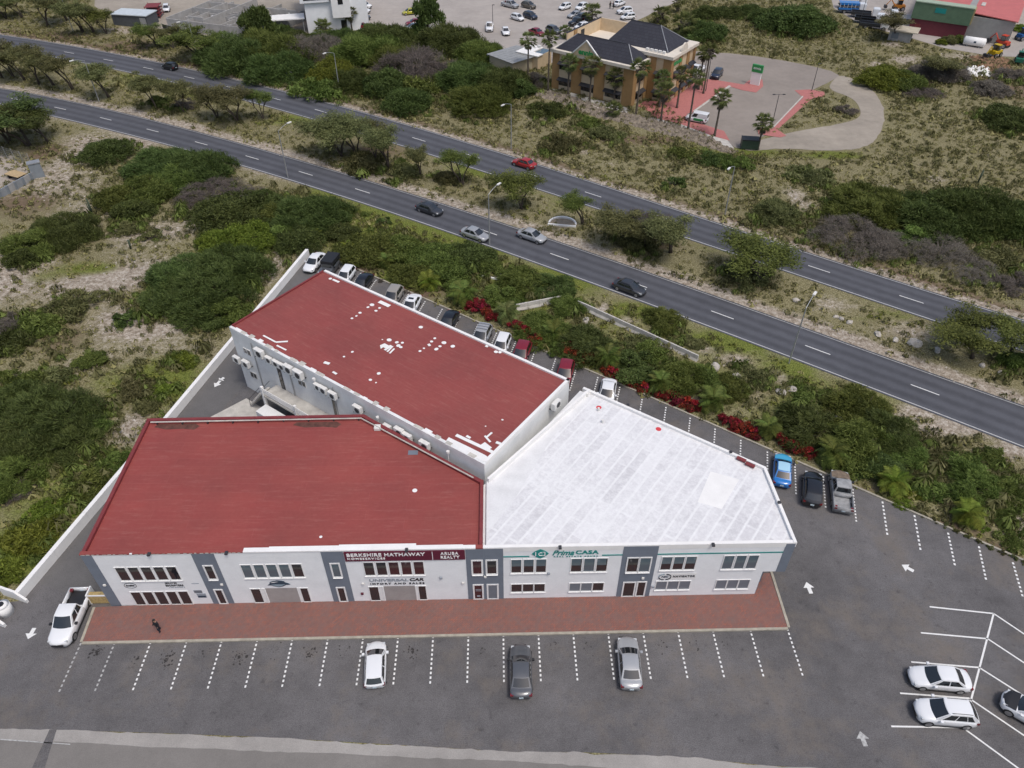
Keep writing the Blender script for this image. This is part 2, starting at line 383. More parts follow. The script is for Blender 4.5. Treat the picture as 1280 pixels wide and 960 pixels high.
HW2S = smooth_line([(0, 60), (160, 91), (260, 114), (342, 135.5), (395, 151), (537, 195), (625, 222), (712, 250), (870, 302), (985, 341), (1080, 373.5), (1195, 412), (1280, 440)])
def xy(*px, z=0.): return [tuple(at(u, v, z))[:2] for u, v in px]
KA = at(388, 312).xy; KB = at(1280, 702.5).xy; kd = (KB-KA).normalized()     # the kerb behind the lot
LOT = [tuple(KA-kd*3.0), tuple(KB+kd*22), ((KB+kd*22).x, 19.5)]+xy((1280, 975), (960, 957), (860, 947), (725, 940), (640, 940), (530, 933), (320, 921), (160, 915), (0, 911))+[(-75, 27.0), (-75, 36.5), (-44.2, 36.5)]+[tuple(at(17, 742, 1.1).xy)]+[tuple(at(205, 521, 1.1).xy)]+[tuple(at(382, 311, 1.1).xy)]
APRON = xy((0, 911), (160, 915), (320, 921), (530, 933), (640, 940), (725, 940), (860, 947), (960, 957), (1280, 975))+[((KB+kd*22).x, 19.5), ((KB+kd*22).x, 13)]+xy((1280, 1000), (640, 951), (320, 938), (0, 925))+[(-75, 25.4), (-75, 27.0)]
STREET = xy((0, 925), (320, 938), (640, 951), (1280, 1000))+[((KB+kd*22).x, 13), ((KB+kd*22).x, 2), (-75, 2), (-75, 25.4)]
FARLOT = xy((432, -40), (436, 20), (445, 38), (530, 40), (590, 52), (640, 72), (700, 80), (760, 40), (800, 24), (850, 0), (870, -40))
BANKLOT = xy((838, 62), (870, 64), (930, 68), (1000, 79), (1052, 92), (1040, 101), (1014, 113), (1010, 118), (992, 142), (962, 166), (940, 178), (925, 188), (905, 176), (880, 158), (850, 140), (836, 128))
YARD = xy((1035, -20), (1042, 10), (1075, 30), (1110, 40), (1140, 48), (1180, 60), (1240, 70), (1300, 72), (1400, 40), (1400, -20))
LOOP = xy((1040, 101), (1052, 92), (1090, 110), (1106, 135), (1103, 165), (1084, 186), (1030, 189), (985, 185), (925, 190), (940, 178), (962, 172), (1000, 163), (1050, 155), (1075, 148), (1076, 136), (1066, 122), (1035, 112))
CONSTR = xy((120, -20), (118, 8), (160, 30), (205, 38), (290, 70), (330, 60), (380, 42), (430, 30), (430, -20))
def ragged(poly, step=.7, amp=.16, seed=3, lim=None):
    rr_ = random.Random(seed); out = []
    for i in range(len(poly)):
        a, b = Vector(poly[i]), Vector(poly[(i+1) % len(poly)]); n = max(1, int((b-a).length/step)); d = (b-a).normalized() if (b-a).length else Vector((1, 0)); nn = Vector((-d.y, d.x)); w = 0.
        for k in range(n):
            w = .6*w+rr_.gauss(0, amp) if k else 0.; p = a+(b-a)*(k/n)+nn*w; out.append((p.x, p.y))
    return out
def chaikin(poly, it=2):
    for _ in range(it):
        q = []
        for i in range(len(poly)):
            a, b = poly[i], poly[(i+1) % len(poly)]; q += [(a[0]*.75+b[0]*.25, a[1]*.75+b[1]*.25), (a[0]*.25+b[0]*.75, a[1]*.25+b[1]*.75)]
        poly = q
    return poly
LOOP = chaikin(LOOP); BANKLOT = chaikin(BANKLOT, 1)
def inside(poly, X, Y):
    r = np.zeros(X.shape, bool); n = len(poly)
    for i in range(n):
        x0, y0 = poly[i]; x1, y1 = poly[(i+1) % n]
        if y0 == y1: continue
        c = ((y0 > Y) != (y1 > Y)) & (X < (x1-x0)*(Y-y0)/(y1-y0)+x0); r ^= c
    return r
def dist_line(L, X, Y):
    best = np.full(X.shape, 1e9)
    for (x0, y0), (x1, y1) in zip(L[:-1], L[1:]):
        dx, dy = x1-x0, y1-y0; t = np.clip(((X-x0)*dx+(Y-y0)*dy)/(dx*dx+dy*dy), 0, 1)
        best = np.minimum(best, np.hypot(X-x0-t*dx, Y-y0-t*dy))
    return best
H1P = [tuple(p) for p in np.vstack([HW1S, HW1N[::-1]])]; H2P = [tuple(p) for p in np.vstack([HW2S, HW2N[::-1]])]
MEDP = [tuple(p) for p in np.vstack([HW1N, HW2S[::-1]])]
FARP = [tuple(p) for p in np.vstack([HW2N, [(900, -100), (900, 900), (-900, 900)]])]

# ------------------------------------------------------------------ ground cover
def world_ell(u, v, ru, rv):
    c = at(u, v); return c.x, c.y, abs(at(u+ru, v).x-c.x), abs(at(u, v-rv).y-at(u, v+rv).y)/2
COVER = [  # kind, u, v, ru, rv, weight   (bare sand, dirt and lush grass as they lie)
 ('sand', 95, 190, 35, 22, .5), ('sand', 170, 180, 22, 12, .5), ('sand', 60, 235, 60, 20, .30), ('sand', 15, 345, 35, 35, .55), ('sand', 100, 360, 60, 18, .5),
 ('sand', 160, 345, 40, 18, .5), ('sand', 150, 405, 70, 24, .45), ('sand', 110, 455, 60, 20, .35), ('sand', 190, 290, 60, 14, .38), ('sand', 205, 405, 35, 16, .45),
 ('sand', 120, 265, 50, 18, .35), ('sand', 165, 530, 16, 30, .45), ('sand', 60, 660, 40, 18, .4), ('sand', 340, 335, 16, 22, .45), ('sand', 220, 440, 40, 18, .3),
 ('dirt', 60, 190, 30, 12, .5), ('dirt', 30, 250, 60, 20, .4), ('dirt', 110, 275, 60, 30, .25), ('dirt', 90, 420, 60, 30, .3),
 ('green', 110, 335, 40, 9, .45), ('green', 45, 345, 30, 10, .3), ('green', 170, 470, 70, 25, .35), ('green', 60, 600, 90, 50, .35), ('green', 30, 690, 60, 40, .6), ('green', 130, 590, 40, 40, .45),
 ('green', 200, 360, 20, 20, .4), ('green', 220, 470, 40, 40, .35), ('green', 15, 292, 20, 6, .3),
 ('green', 450, 280, 70, 30, .5), ('green', 560, 300, 80, 20, .65), ('green', 500, 330, 80, 30, .5), ('green', 690, 350, 70, 16, .6), ('green', 790, 392, 50, 12, .6), ('green', 900, 430, 60, 14, .5),
 ('green', 985, 465, 30, 14, .6), ('green', 640, 375, 60, 20, .5), ('green', 760, 440, 60, 20, .35), ('green', 880, 480, 60, 20, .35), ('green', 1050, 520, 90, 30, .5), ('green', 1130, 570, 70, 24, .35),
 ('green', 400, 240, 50, 10, .4), ('green', 1120, 620, 40, 10, .4), ('sand', 755, 385, 12, 8, .6), ('sand', 785, 400, 26, 8, .55), ('sand', 880, 435, 24, 9, .55), ('sand', 920, 450, 22, 9, .6), ('sand', 975, 470, 20, 14, .55),
 ('sand', 1130, 515, 40, 10, .5), ('sand', 1180, 535, 50, 12, .55), ('sand', 1260, 565, 40, 12, .5), ('sand', 1160, 590, 20, 8, .45), ('sand', 1265, 655, 20, 12, .5), ('sand', 735, 400, 14, 8, .4),
 ('sand', 870, 500, 30, 12, .4), ('sand', 940, 490, 16, 16, .45), ('sand', 530, 330, 14, 6, .3), ('dirt', 455, 335, 26, 10, .7), ('dirt', 520, 365, 40, 9, .7), ('dirt', 1150, 660, 80, 14, .6), ('dirt', 1230, 690, 50, 12, .6), ('dirt', 1090, 612, 40, 8, .5),
 ('green', 180, 100, 60, 10, .35), ('green', 250, 118, 30, 6, .5), ('green', 360, 150, 40, 8, .4), ('green', 600, 215, 60, 8, .3), ('green', 700, 260, 40, 8, .25), ('green', 1080, 395, 50, 10, .3), ('sand', 1040, 380, 40, 12, .3), ('sand', 1140, 415, 40, 12, .35),
 ('sand', 705, 280, 16, 5, .4), ('dirt', 470, 190, 50, 10, .4), ('dirt', 800, 305, 50, 10, .4),
 ('green', 945, 192, 50, 8, .6), ('green', 1043, 194, 40, 6, .85), ('green', 860, 185, 60, 8, .35), ('green', 770, 220, 60, 8, .3), ('sand', 730, 190, 16, 5, .5), ('sand', 660, 150, 40, 5, .3), ('sand', 760, 205, 20, 4, .4),
 ('sand', 1005, 255, 22, 14, .45), ('sand', 990, 240, 20, 10, .4), ('sand', 1130, 75, 20, 6, .6), ('sand', 1150, 90, 16, 4, .6), ('sand', 1095, 80, 12, 4, .6), ('sand', 1115, 55, 16, 5, .5), ('sand', 1200, 70, 50, 6, .5), ('dirt', 1230, 85, 40, 12, .6), ('dirt', 1265, 105, 40, 20, .5),
 ('dirt', 1150, 100, 40, 10, .5), ('sand', 1170, 225, 20, 7, .35), ('sand', 1110, 232, 14, 4, .4), ('sand', 1250, 190, 40, 14, .22), ('sand', 1150, 205, 40, 12, .2), ('green', 1240, 185, 50, 10, .2),
 ('dirt', 60, 45, 60, 6, .5), ('dirt', 160, 58, 40, 8, .6), ('sand', 90, 28, 60, 4, .3), ('sand', 150, 38, 40, 5, .5), ('dirt', 230, 80, 40, 6, .4), ('sand', 300, 48, 30, 6, .5), ('sand', 455, 98, 12, 8, .5), ('dirt', 545, 110, 14, 10, .8), ('dirt', 565, 76, 12, 6, .8), ('dirt', 500, 52, 30, 4, .5), ('green', 500, 95, 90, 30, .3),
 ('sand', 880, 25, 60, 8, .25), ('dirt', 800, 175, 60, 6, .5)]
GXs = np.r_[-2500, -1200, -600, -350, -220, np.arange(-160, 190, .9), 230, 350, 600, 1200, 2500]
GYs = np.r_[-2500, -1000, -300, -80, -20, np.arange(0, 262, .9), 300, 380, 600, 1200, 3000]
XX, YY = np.meshgrid(GXs, GYs)
hash_rng = np.random.default_rng(5)
def vnoise(X, Y, s, seed):
    r = np.random.default_rng(seed).random((256, 256)); x = X/s; y = Y/s
    i = np.floor(x).astype(int); j = np.floor(y).astype(int); fx = x-i; fy = y-j
    fx = fx*fx*(3-2*fx); fy = fy*fy*(3-2*fy); g = lambda a, b: r[a % 256, b % 256]
    return (g(i, j)*(1-fx)+g(i+1, j)*fx)*(1-fy)+(g(i, j+1)*(1-fx)+g(i+1, j+1)*fx)*fy
in1 = inside(H1P, XX, YY); in2 = inside(H2P, XX, YY); inl = inside(LOT, XX, YY) | inside(APRON, XX, YY) | inside(STREET, XX, YY)
d1n = dist_line(HW1N, XX, YY); d1s = dist_line(HW1S, XX, YY); d2n = dist_line(HW2N, XX, YY); d2s = dist_line(HW2S, XX, YY)
med = inside(MEDP, XX, YY); far = inside(FARP, XX, YY)
paved = in1 | in2 | inl
for pg in (FARLOT, BANKLOT, YARD, LOOP, CONSTR): paved |= inside(pg, XX, YY)
near = ~(med | far)
leftf = near & (XX < -30+(YY-94)*.235)
A = {'sand': np.where(leftf, .33, .22), 'green': np.where(near & ~leftf, .36, np.where(leftf, .22, .2)), 'dirt': np.full(XX.shape, .26)}
A['sand'] = np.where(far & (YY < 400), .16, A['sand'])
A['sand'] = np.maximum(A['sand'], np.where(med | in1, 1.05*np.exp(-(d1n/2.6)**2), 0))
A['sand'] = np.maximum(A['sand'], np.where(far | in2, .85*np.exp(-(d2n/2.2)**2), 0))
A['sand'] = np.maximum(A['sand'], np.where(near, .55*np.exp(-(d1s/1.3)**2), 0))
A['dirt'] = np.maximum(A['dirt'], np.where(far, .8*np.exp(-(d2n/4.)**2), 0))
A['green'] = np.maximum(A['green'], np.where(near & ~leftf, .42*np.exp(-((d1s-2.5)/2.2)**2), 0))
A['green'] = np.maximum(A['green'], np.where(med, .42*np.exp(-((d2s-1.2)/1.2)**2), 0))
for k, u, v, ru, rv, wt in COVER:
    cx, cy, rx, ry = world_ell(u, v, ru, rv)
    g = np.exp(-(((XX-cx)/rx)**2+((YY-cy)/ry)**2)*1.1)
    for kk in A: A[kk] = np.maximum(A[kk]*(1-.8*g*min(1, wt*1.4)) if kk != k else A[kk], 0)
    A[k] = A[k]+wt*g
for kk in A: A[kk] = np.clip(A[kk]+(vnoise(XX, YY, 7, {'sand': 3, 'green': 5, 'dirt': 6}[kk])-.5)*.22, 0, 1.2)
ZZ = np.where(paved, 0, (vnoise(XX, YY, 5, 3)-.5)*.35+(vnoise(XX, YY, 1.9, 4)-.5)*.18)
edge = np.minimum.reduce([d1n, d1s, d2n, d2s]); ZZ *= np.clip(edge/2.5, 0, 1)
# settle terrain just under neighbouring paving
pz = paved.copy()
for it_ in range(2):
    if it_ == 1: pz1 = pz.copy()
    q = pz.copy(); q[1:] |= pz[:-1]; q[:-1] |= pz[1:]; q[:, 1:] |= pz[:, :-1]; q[:, :-1] |= pz[:, 1:]; pz = q
ZZ = np.where(pz, 0, ZZ)-.03
ny, nx = XX.shape; idx = np.arange(nx*ny).reshape(ny, nx)
Fq = np.stack([idx[:-1, :-1], idx[:-1, 1:], idx[1:, 1:], idx[1:, :-1]], -1).reshape(-1, 4)
gme = npmesh('ground', np.stack([XX, YY, ZZ], -1).reshape(-1, 3), Fq, smooth=True)
for kk in A:
    a = gme.attributes.new(kk, 'FLOAT', 'POINT'); a.data.foreach_set('value', A[kk].astype(np.float32).ravel())
gme.materials.append(M['ground']); ground = link(bpy.data.objects.new('ground', gme)); ground['kind'] = 'structure'
def gi(x, y):
    return np.clip(np.searchsorted(GYs, y), 0, ny-1), np.clip(np.searchsorted(GXs, x), 0, nx-1)
def gz(x, y): return float(ZZ[gi(x, y)])

# ------------------------------------------------------------------ highways
def ribbon(name, Ls, Ln, z, mat, n=6):
    m = len(Ls); V = []; UV = []
    for i in range(m):
        for k in range(n+1):
            p = Ls[i]*(1-k/n)+Ln[i]*(k/n); V.append((p[0], p[1], z)); UV.append((k/n, i/m))
    F = [(i*(n+1)+k+1, i*(n+1)+k, (i+1)*(n+1)+k, (i+1)*(n+1)+k+1) for i in range(m-1) for k in range(n)]
    me = npmesh(name, V, np.array(F)[:, ::-1]); uv = me.uv_layers.new(name='UVMap')
    li = np.zeros(len(me.loops), np.int32); me.loops.foreach_get('vertex_index', li)
    uv.data.foreach_set('uv', np.array(UV, np.float32)[li].ravel()); me.materials.append(mat)
    return me
def edge_line(name, L, off, wd, z, mat, parent):
    T = np.gradient(L, axis=0); T /= np.linalg.norm(T, axis=1)[:, None]; Nn = np.c_[-T[:, 1], T[:, 0]]
    return link(bpy.data.objects.new(name, ribbon(name, L+Nn*off, L+Nn*(off+wd), z, mat, 1)), parent)
def resamp(L, n=160):
    d = np.r_[0, np.cumsum(np.linalg.norm(np.diff(L, axis=0), axis=1))]; s = np.linspace(0, d[-1], n)
    return np.c_[np.interp(s, d, L[:, 0]), np.interp(s, d, L[:, 1])]
def make_highway(LS, LN, dash0, label):
    S_, N_ = resamp(LS), resamp(LN)
    o = link(bpy.data.objects.new('highway', ribbon('highway', S_, N_, .010, M['highway']))); o['kind'] = 'structure'; o['label'] = label
    edge_line('edge_line', S_, .25, .13, .014, M['edgepaint'], o); edge_line('edge_line', N_, -.36, .10, .014, M['edgepaint' if 'far' in label else 'paintworn'], o)
    C = resamp((S_+N_)/2, 3000); j = int(np.argmin(np.hypot(*(C-np.array(at(*dash0).xy)).T)))
    d = np.r_[0, np.cumsum(np.linalg.norm(np.diff(C, axis=0), axis=1))]; d0 = d[j]
    for k in range(-14, 18):
        s0 = d0+12.4*k; s1 = s0+3.1
        if s0 < 0 or s1 > d[-1]: continue
        a = np.array([np.interp(s0, d, C[:, 0]), np.interp(s0, d, C[:, 1])]); b = np.array([np.interp(s1, d, C[:, 0]), np.interp(s1, d, C[:, 1])])
        if not (-135 < a[0] < 80 and a[1] > 45): continue
        t = (b-a)/np.linalg.norm(b-a); nn = np.array([-t[1], t[0]])*.062
        sheet('lane_dash', [tuple(a-nn), tuple(b-nn), tuple(b+nn), tuple(a+nn)], .015, M['paint'], o)
    return o
make_highway(HW1S, HW1N, (124, 147), 'near carriageway of the two-lane highway')
make_highway(HW2S, HW2N, (907, 298), 'far carriageway of the two-lane highway')

# ------------------------------------------------------------------ car park, street, pavements
lot = sheet('parking_lot', LOT, .006, M['lot'], kind='structure')
sheet('concrete_apron', ragged([(x, y-(1.2 if k_ > len(APRON)//2 else 0)) for k_, (x, y) in enumerate(APRON)], .5, .035), .010, M['apron'], kind='structure')
sheet('street', ragged(STREET, .6, .03), .0145, M['street'], kind='structure')
sheet('far_parking_lot', FARLOT, .006, M['farlot'], kind='structure')
banklot = sheet('paved_forecourt', BANKLOT, .006, M['banklot'], kind='structure')
sheet('works_yard', YARD, .006, M['farlot'], kind='structure')
sheet('dirt_track', ragged(LOOP, 1., .14), .010, M['track'], kind='structure')
sheet('building_site_ground', CONSTR, .004, M['track'], kind='structure')
lane = sheet('service_lane', xy((382, 311), (205, 521), (35, 718), z=1.1)+[(-34.9, 36.2), (-34.9, 52.4), (-30.9, 65.0), (-23.0, 76.2)], .011, M['lane'], kind='structure')
sheet('street_patch', xy((62, 912), (71, 912), (56, 960), (40, 960)), .0185, M['lot'], lot)
sheet('street_edge_mark', xy((0, 923.5), (88, 930), (88, 931), (0, 925)), .0185, M['paintworn'], lot)
FD = Vector((math.cos(R(1.17)), math.sin(R(1.17)), 0)); FN = Vector((-FD.y, FD.x, 0)); FO = Vector((-34.53, 36.25, 0))
def fpt(s, d, z=0.): return FO+FD*s+FN*d+Vector((0, 0, z))
# brick pavement with its kerb
a, b = at(104, 803), at(984, 785)
PV = [tuple(at(120, 760).xy), tuple(a.xy), tuple(b.xy), tuple(at(962, 717).xy)]
pv = MB().prism([PV[0], PV[1], PV[2], PV[3]], -.05, .115).build('brick_pavement', M['brick']); pv['kind'] = 'structure'
kb = MB()
kb.wallseg(PV[1], PV[2], .22, -.05, .15, -.22); kb.wallseg(PV[2], (PV[3][0]+.0, PV[3][1]+6), .22, -.05, .15, -.222); kb.wallseg(PV[0], PV[1], .22, -.05, .149, -.221)
kerb = kb.build('kerb', M['kerb']); kerb['kind'] = 'structure'
bk = MB(); bk.wallseg(KB+kd*22, KA-kd*3, .2, -.05, .16, -.2); kerb2 = bk.build('kerb', M['kerb']); kerb2['kind'] = 'structure'
def dashes(parent, a, b, n, wd=.13, fill=.55, name='stall_marking', mat='paint'):
    a = Vector(a).to_2d() if len(a) > 2 else Vector(a); b = Vector(b).to_2d() if len(b) > 2 else Vector(b)
    d = (b-a); t = d.normalized(); nn = Vector((-t.y, t.x))*wd; mb = MB()
    for i in range(n):
        p = a+d*(i/n); q = a+d*((i+fill)/n)
        mb.add([(p.x-nn.x, p.y-nn.y, .0125), (q.x-nn.x, q.y-nn.y, .0125), (q.x+nn.x, q.y+nn.y, .0125), (p.x+nn.x, p.y+nn.y, .0125)], [(0, 1, 2, 3)])
    return mb.build(name, M[mat], parent)
# stall lines in front of the pavement, square to it
tops = [101.2, 143.7, 188.7, 233.7, 277.5, 365.7-43.8, 365.7, 410, 454, 497.7, 541.5, 585.5, 629.2, 673, 716.5, 760, 803.7, 847.2, 890.7, 937.5, 984]
for i, u in enumerate(tops):
    p0 = at(u, 804-(u-101)*.0208); p1 = p0-FN*4.35
    dashes(lot, p0, p1, 11, .068, .52, mat='paint' if i > 1 else 'paintworn')
    if i < len(tops)-1:
        c = at((u+tops[i+1])/2, 803.2-(u-101)*.0208); bx = MB().box(-.27, .27, -.10, .12, -.02, .09)
        o = bx.build('kerb_outlet', M['palecon'], kerb); o.matrix_world = Matrix.Translation(c)@Matrix.Rotation(R(1.17), 4, 'Z')
# stalls along the rear kerb
GKY = Vector((-kd.y, kd.x))
def kpt(u, v): 
    p = at(u, v).xy; return KA+kd*((p-KA).dot(kd))
SD = Vector((math.cos(R(-104.2)), math.sin(R(-104.2))))      # the bays lie aslant to the kerb
for k in range(-20, 4):
    q = Vector((26.7, 54.78))+Vector((2.385, -1.707))*k; q = KA+kd*((q-KA).dot(kd))
    dashes(lot, q+SD*.3, q+SD*4.7, 11, .075, .5)
for (u0, v0), (u1, v1) in [((1103, 627), (1109.5, 671)), ((1143, 644), (1151, 690)), ((1185, 666), (1194, 709)), ((1223.5, 683), (1233, 727)), ((1266, 703), (1279, 748))]:
    dashes(lot, at(u0, v0), at(u1, v1), 9, .085, .52)
def stripe(pa, pb, wd=.13, mat='paint'):
    a, b = at(*pa).xy, at(*pb).xy; t = (b-a).normalized(); nn = Vector((-t.y, t.x))*wd/2
    sheet('stall_marking', [tuple(a-nn), tuple(b-nn), tuple(b+nn), tuple(a+nn)], .0128, M[mat], lot)
SP = [(1242, 767), (1234.5, 798.5), (1224, 834.5), (1213, 874)]
stripe(SP[0], (1213, 878), .14)
for pa, pb in [((1162, 758.5), SP[0]), ((1151, 791), SP[1]), ((1139, 827.5), SP[2]), ((1125, 866.5), (1212, 873)), ((1114, 908), (1205, 909.5)), (SP[0], (1330, 826)), (SP[1], (1340, 868)), (SP[2], (1340, 908)), (SP[3], (1340, 960)), ((1204, 910), (1275, 962))]:
    stripe(pa, pb, .13)
def arrow(u0, v0, u1, v1, mat='paint', wd=.17):
    a, b = at(u0, v0).xy, at(u1, v1).xy; t = (b-a).normalized(); n = Vector((-t.y, t.x)); L = (b-a).length; h = min(1.0, L*.5)
    pts = [a+n*wd, b-t*h+n*wd, b-t*h+n*.48, b, b-t*h-n*.48, b-t*h-n*wd, a-n*wd]
    sheet('direction_arrow', [tuple(p) for p in pts], .0128, M[mat], lot)
arrow(1014, 742, 1008, 727.5); arrow(1142, 714, 1127, 706); arrow(1082, 933, 1075, 914, 'paintworn'); arrow(43, 785, 35, 799)
arrow(276, 475, 268, 484); arrow(280, 472, 274, 476)
# oil drips in the bays
oil = pm('oil_stain', (.030, .026, .024), .6, .3, 5)
for i_ in range(16):
    uu = 122+[0, 1, 2, 3, 4, 5, 6, 7, 9, 11, 13, 14, 15, 16, 17, 18][i_]*43.9; q = at(uu+rnd.uniform(-5, 5), 814+rnd.uniform(0, 12)-(uu-101)*.0208); mb = MB()
    for k in range(rnd.randrange(8, 16) if i_ > 8 or i_ % 2 else rnd.randrange(26, 50)):
        c = (q.x+rnd.gauss(0, .26), q.y+rnd.gauss(0, .34)); r_ = abs(rnd.gauss(0, .045))+.012; n_ = 7
        mb.add([(c[0]+r_*rnd.uniform(.6, 1.3)*math.cos(2*math.pi*j_/n_), c[1]+r_*rnd.uniform(.6, 1.3)*math.sin(2*math.pi*j_/n_), .0122+.00001*k) for j_ in range(n_)], [tuple(range(n_))])
    mb.build('oil_stain', oil, lot)
# pale concrete in the rear yard
sheet('yard_slab', xy((258, 524), (308, 498), (345, 520), (370, 530)), .0165, M['palecon'], lane)
# pink pavement round the ochre building
for pts in ([(836, 128), (850, 112), (872, 100), (884, 99), (900, 101), (930, 106), (934, 102), (944, 97), (953, 100), (954, 108), (945, 116), (928, 113), (911, 108), (868, 139), (858, 143), (880, 156), (905, 164), (912, 176), (890, 170), (850, 155), (820, 148), (790, 138), (806, 126)],
            [(993, 113), (1012, 112), (1030, 115), (1031, 120), (1014, 124), (984, 151), (972, 162), (983, 170), (975, 172), (948, 168), (946, 160), (965, 161), (1004, 122)]):
    o = sheet('pink_pavement', xy(*pts), .05, M['redpaver'], banklot)
for pts in ([(914, 108), (868, 140), (866, 139), (911, 107)], [(1004, 121), (967, 160), (965, 160), (1003, 120)]):
    sheet('pale_kerb', xy(*pts), .058, M['palecon'], banklot)
sheet('front_path', xy((686, 112), (700, 112), (788, 136), (842, 147), (905, 170), (918, 186), (908, 184), (880, 168), (830, 155), (770, 142), (690, 119)), .03, M['palecon'], kind='structure')

# ------------------------------------------------------------------ the commercial block: front range (two owners' roofs) and rear range
HT = 7.35
def wframe(o, d, rz):          # matrix of a wall: local x along it, -y outwards, z up
    return Matrix.Translation(o)@Matrix.Rotation(rz, 4, 'Z')
fr_l = empty('commercial_building', tuple(FO), R(1.17), 'white two-storey front range under the large flat red roof', 'building')
fr_r = empty('commercial_building', tuple(FO), R(1.17), 'white two-storey front range under the patchy white flat roof', 'building')
inv = Matrix.Rotation(-R(1.17), 4, 'Z')@Matrix.Translation(-FO)
def loc(p): q = inv@Vector((p[0], p[1], 0)); return (q.x, q.y)
SPLIT = 32.2
bl = loc(at(188, 523, HT).xy); bmid = loc(at(455, 518, HT).xy); jn = loc(at(607, 601, HT).xy); wn = loc(at(730, 484, HT).xy); wne = loc(at(957, 584, HT).xy)
bl = (.05, bl[1])
RE = 57.55
# left wing
def window(parent, x0, x1, z0, z1, glass='glass', n=1, gap=.2, y=0., sill=True, fw=.05, name='window', depth=.10):
    """n panes in white frames let into the wall; each light is a window of its own"""
    wdt = (x1-x0-gap*(n-1))/n
    for i in range(n):
        a = x0+i*(wdt+gap); b = a+wdt; g = glass[i % len(glass)] if isinstance(glass, (list, tuple)) else glass
        mb = MB()
        for q in ((a-fw, a+fw*.4, z0-fw, z1+fw), (b-fw*.4, b+fw, z0-fw, z1+fw), (a+fw*.4, b-fw*.4, z1-fw*.4, z1+fw), (a+fw*.4, b-fw*.4, z0-fw, z0+fw*.4)):
            mb.box(q[0], q[1], y-.05, y+.02, q[2], q[3])
        f = mb.build(name, M['frame'], parent)
        MB().box(a+.01, b-.01, y-.018, y+.01, z0+.01, z1-.01).build('pane', M[g], f)
        if sill: MB().box(a-.07, b+.07, y-.12, y+.01, z0-.14, z0-fw-.002).build('sill', M['frame'], f)
def front_wall(parent, x0, x1, z1=HT-.12, name='wall', y1=None):
    pass
# -- walls: solid volumes
L_out = [(0.06, 0), (SPLIT, 0), (SPLIT, jn[1]), (jn[0], jn[1]), (bmid[0], bmid[1]), (bl[0], bl[1])]
L_out[3] = (SPLIT, jn[1]); L_out = [L_out[0], L_out[1], (SPLIT, jn[1]), bmid, bl]
MB().prism(L_out, -.05, HT-.55).build('wall', M['wall'], fr_l)
R_low = [(SPLIT+.002, 0), (55.68, 0), (55.68, 2.4), (56.6, wne[1]-1.0), (wne[0]-.2, wne[1]-.05), (wn[0]-.1, wn[1]-.1), (SPLIT+.002, jn[1])]
MB().prism(R_low, -.05, 3.4).build('wall', M['wall'], fr_r)
R_up = [(SPLIT+.002, 0), (RE, 0), (wne[0], wne[1]), (wn[0], wn[1]), (SPLIT+.002, jn[1])]
MB().prism(R_up, 3.4, HT-.55).build('wall', M['wall'], fr_r)
# blue-grey end wall on the right and underside
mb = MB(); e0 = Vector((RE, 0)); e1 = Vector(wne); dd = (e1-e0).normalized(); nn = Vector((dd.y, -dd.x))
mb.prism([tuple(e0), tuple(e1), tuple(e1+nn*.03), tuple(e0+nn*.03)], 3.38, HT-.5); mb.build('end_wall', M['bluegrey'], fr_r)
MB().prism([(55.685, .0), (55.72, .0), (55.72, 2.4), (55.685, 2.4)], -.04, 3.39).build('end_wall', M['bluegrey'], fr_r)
# parapets
def parapet(parent, pts, z0, z1, th, mat, name='parapet', closed=False):
    for i in range(len(pts)-(0 if closed else 1)):
        m = MB().wallseg(pts[i], pts[(i+1) % len(pts)], th, z0, z1+.0015*i); m.build(name, M[mat], parent)
parapet(fr_l, [(0.06, -.0), (SPLIT, -.0)], HT-.55, HT-.12, .25, 'wall')
parapet(fr_l, [(0.0, -.04), (SPLIT, -.04)], HT-.12, HT, .34, 'redroof', 'coping')
# white coating running over the front edge on the right two thirds of the red roof
for x0, x1, wd in ((4.0, 4.2, .1), (13.0, 15.0, .42), (15.0, 20.6, .5), (20.6, 26.8, .58), (26.8, 30.6, .4), (30.6, 31.6, .34)):
    MB().box(x0, x1-.002, -.055, -.055+wd, HT-.13, HT+.012).build('coping_patch', M['white'], fr_l)
for k in range(30):
    x0 = .1+k*.43; MB().box(x0, x0+rnd.uniform(.15, .42), -.05, -.02, HT-.13, HT-.02+rnd.uniform(-.05, .02)).build('coping_patch', M['palecon'], fr_l)
parapet(fr_l, [(SPLIT-.02, 0.3), (SPLIT-.02, jn[1]+.1)], HT-.55, HT+.04, .28, 'redtrim')
parapet(fr_l, [bl, (0.06, .3)], HT-.55, HT-.02, .30, 'redtrim')
parapet(fr_l, [(SPLIT, jn[1]), bmid, bl], HT-.55, HT+.02, .34, 'redtrim')
# roof membranes
def roofsheet(parent, pts, z, mat, name='roof'):
    return sheet(name, pts, z, M[mat], parent)
roofsheet(fr_l, [(0.3, .25), (SPLIT-.25, .25), (SPLIT-.25, jn[1]-.2), (bmid[0], bmid[1]-.3), (bl[0]+.28, bl[1]-.3)], HT-.30, 'redroof')
roofsheet(fr_r, [(SPLIT+.25, .22), (RE-.1, .22), (wne[0]-.25, wne[1]-.1), (wn[0], wn[1]-.35), (SPLIT+.25, jn[1]+.2)], HT-.22, 'whiteroof')
parapet(fr_r, [(SPLIT+.003, -.03), (RE+.06, -.03)], HT-.55, HT, .30, 'white', 'parapet')
parapet(fr_r, [(RE+.05, .0), (wne[0]+.03, wne[1]), (wn[0], wn[1])], HT-.55, HT+.05, .26, 'white', 'parapet')
parapet(fr_r, [(wn[0]+.4, wn[1]-.5), (SPLIT+.3, jn[1]+.1)], HT-.5, HT+.25, .22, 'white', 'parapet')
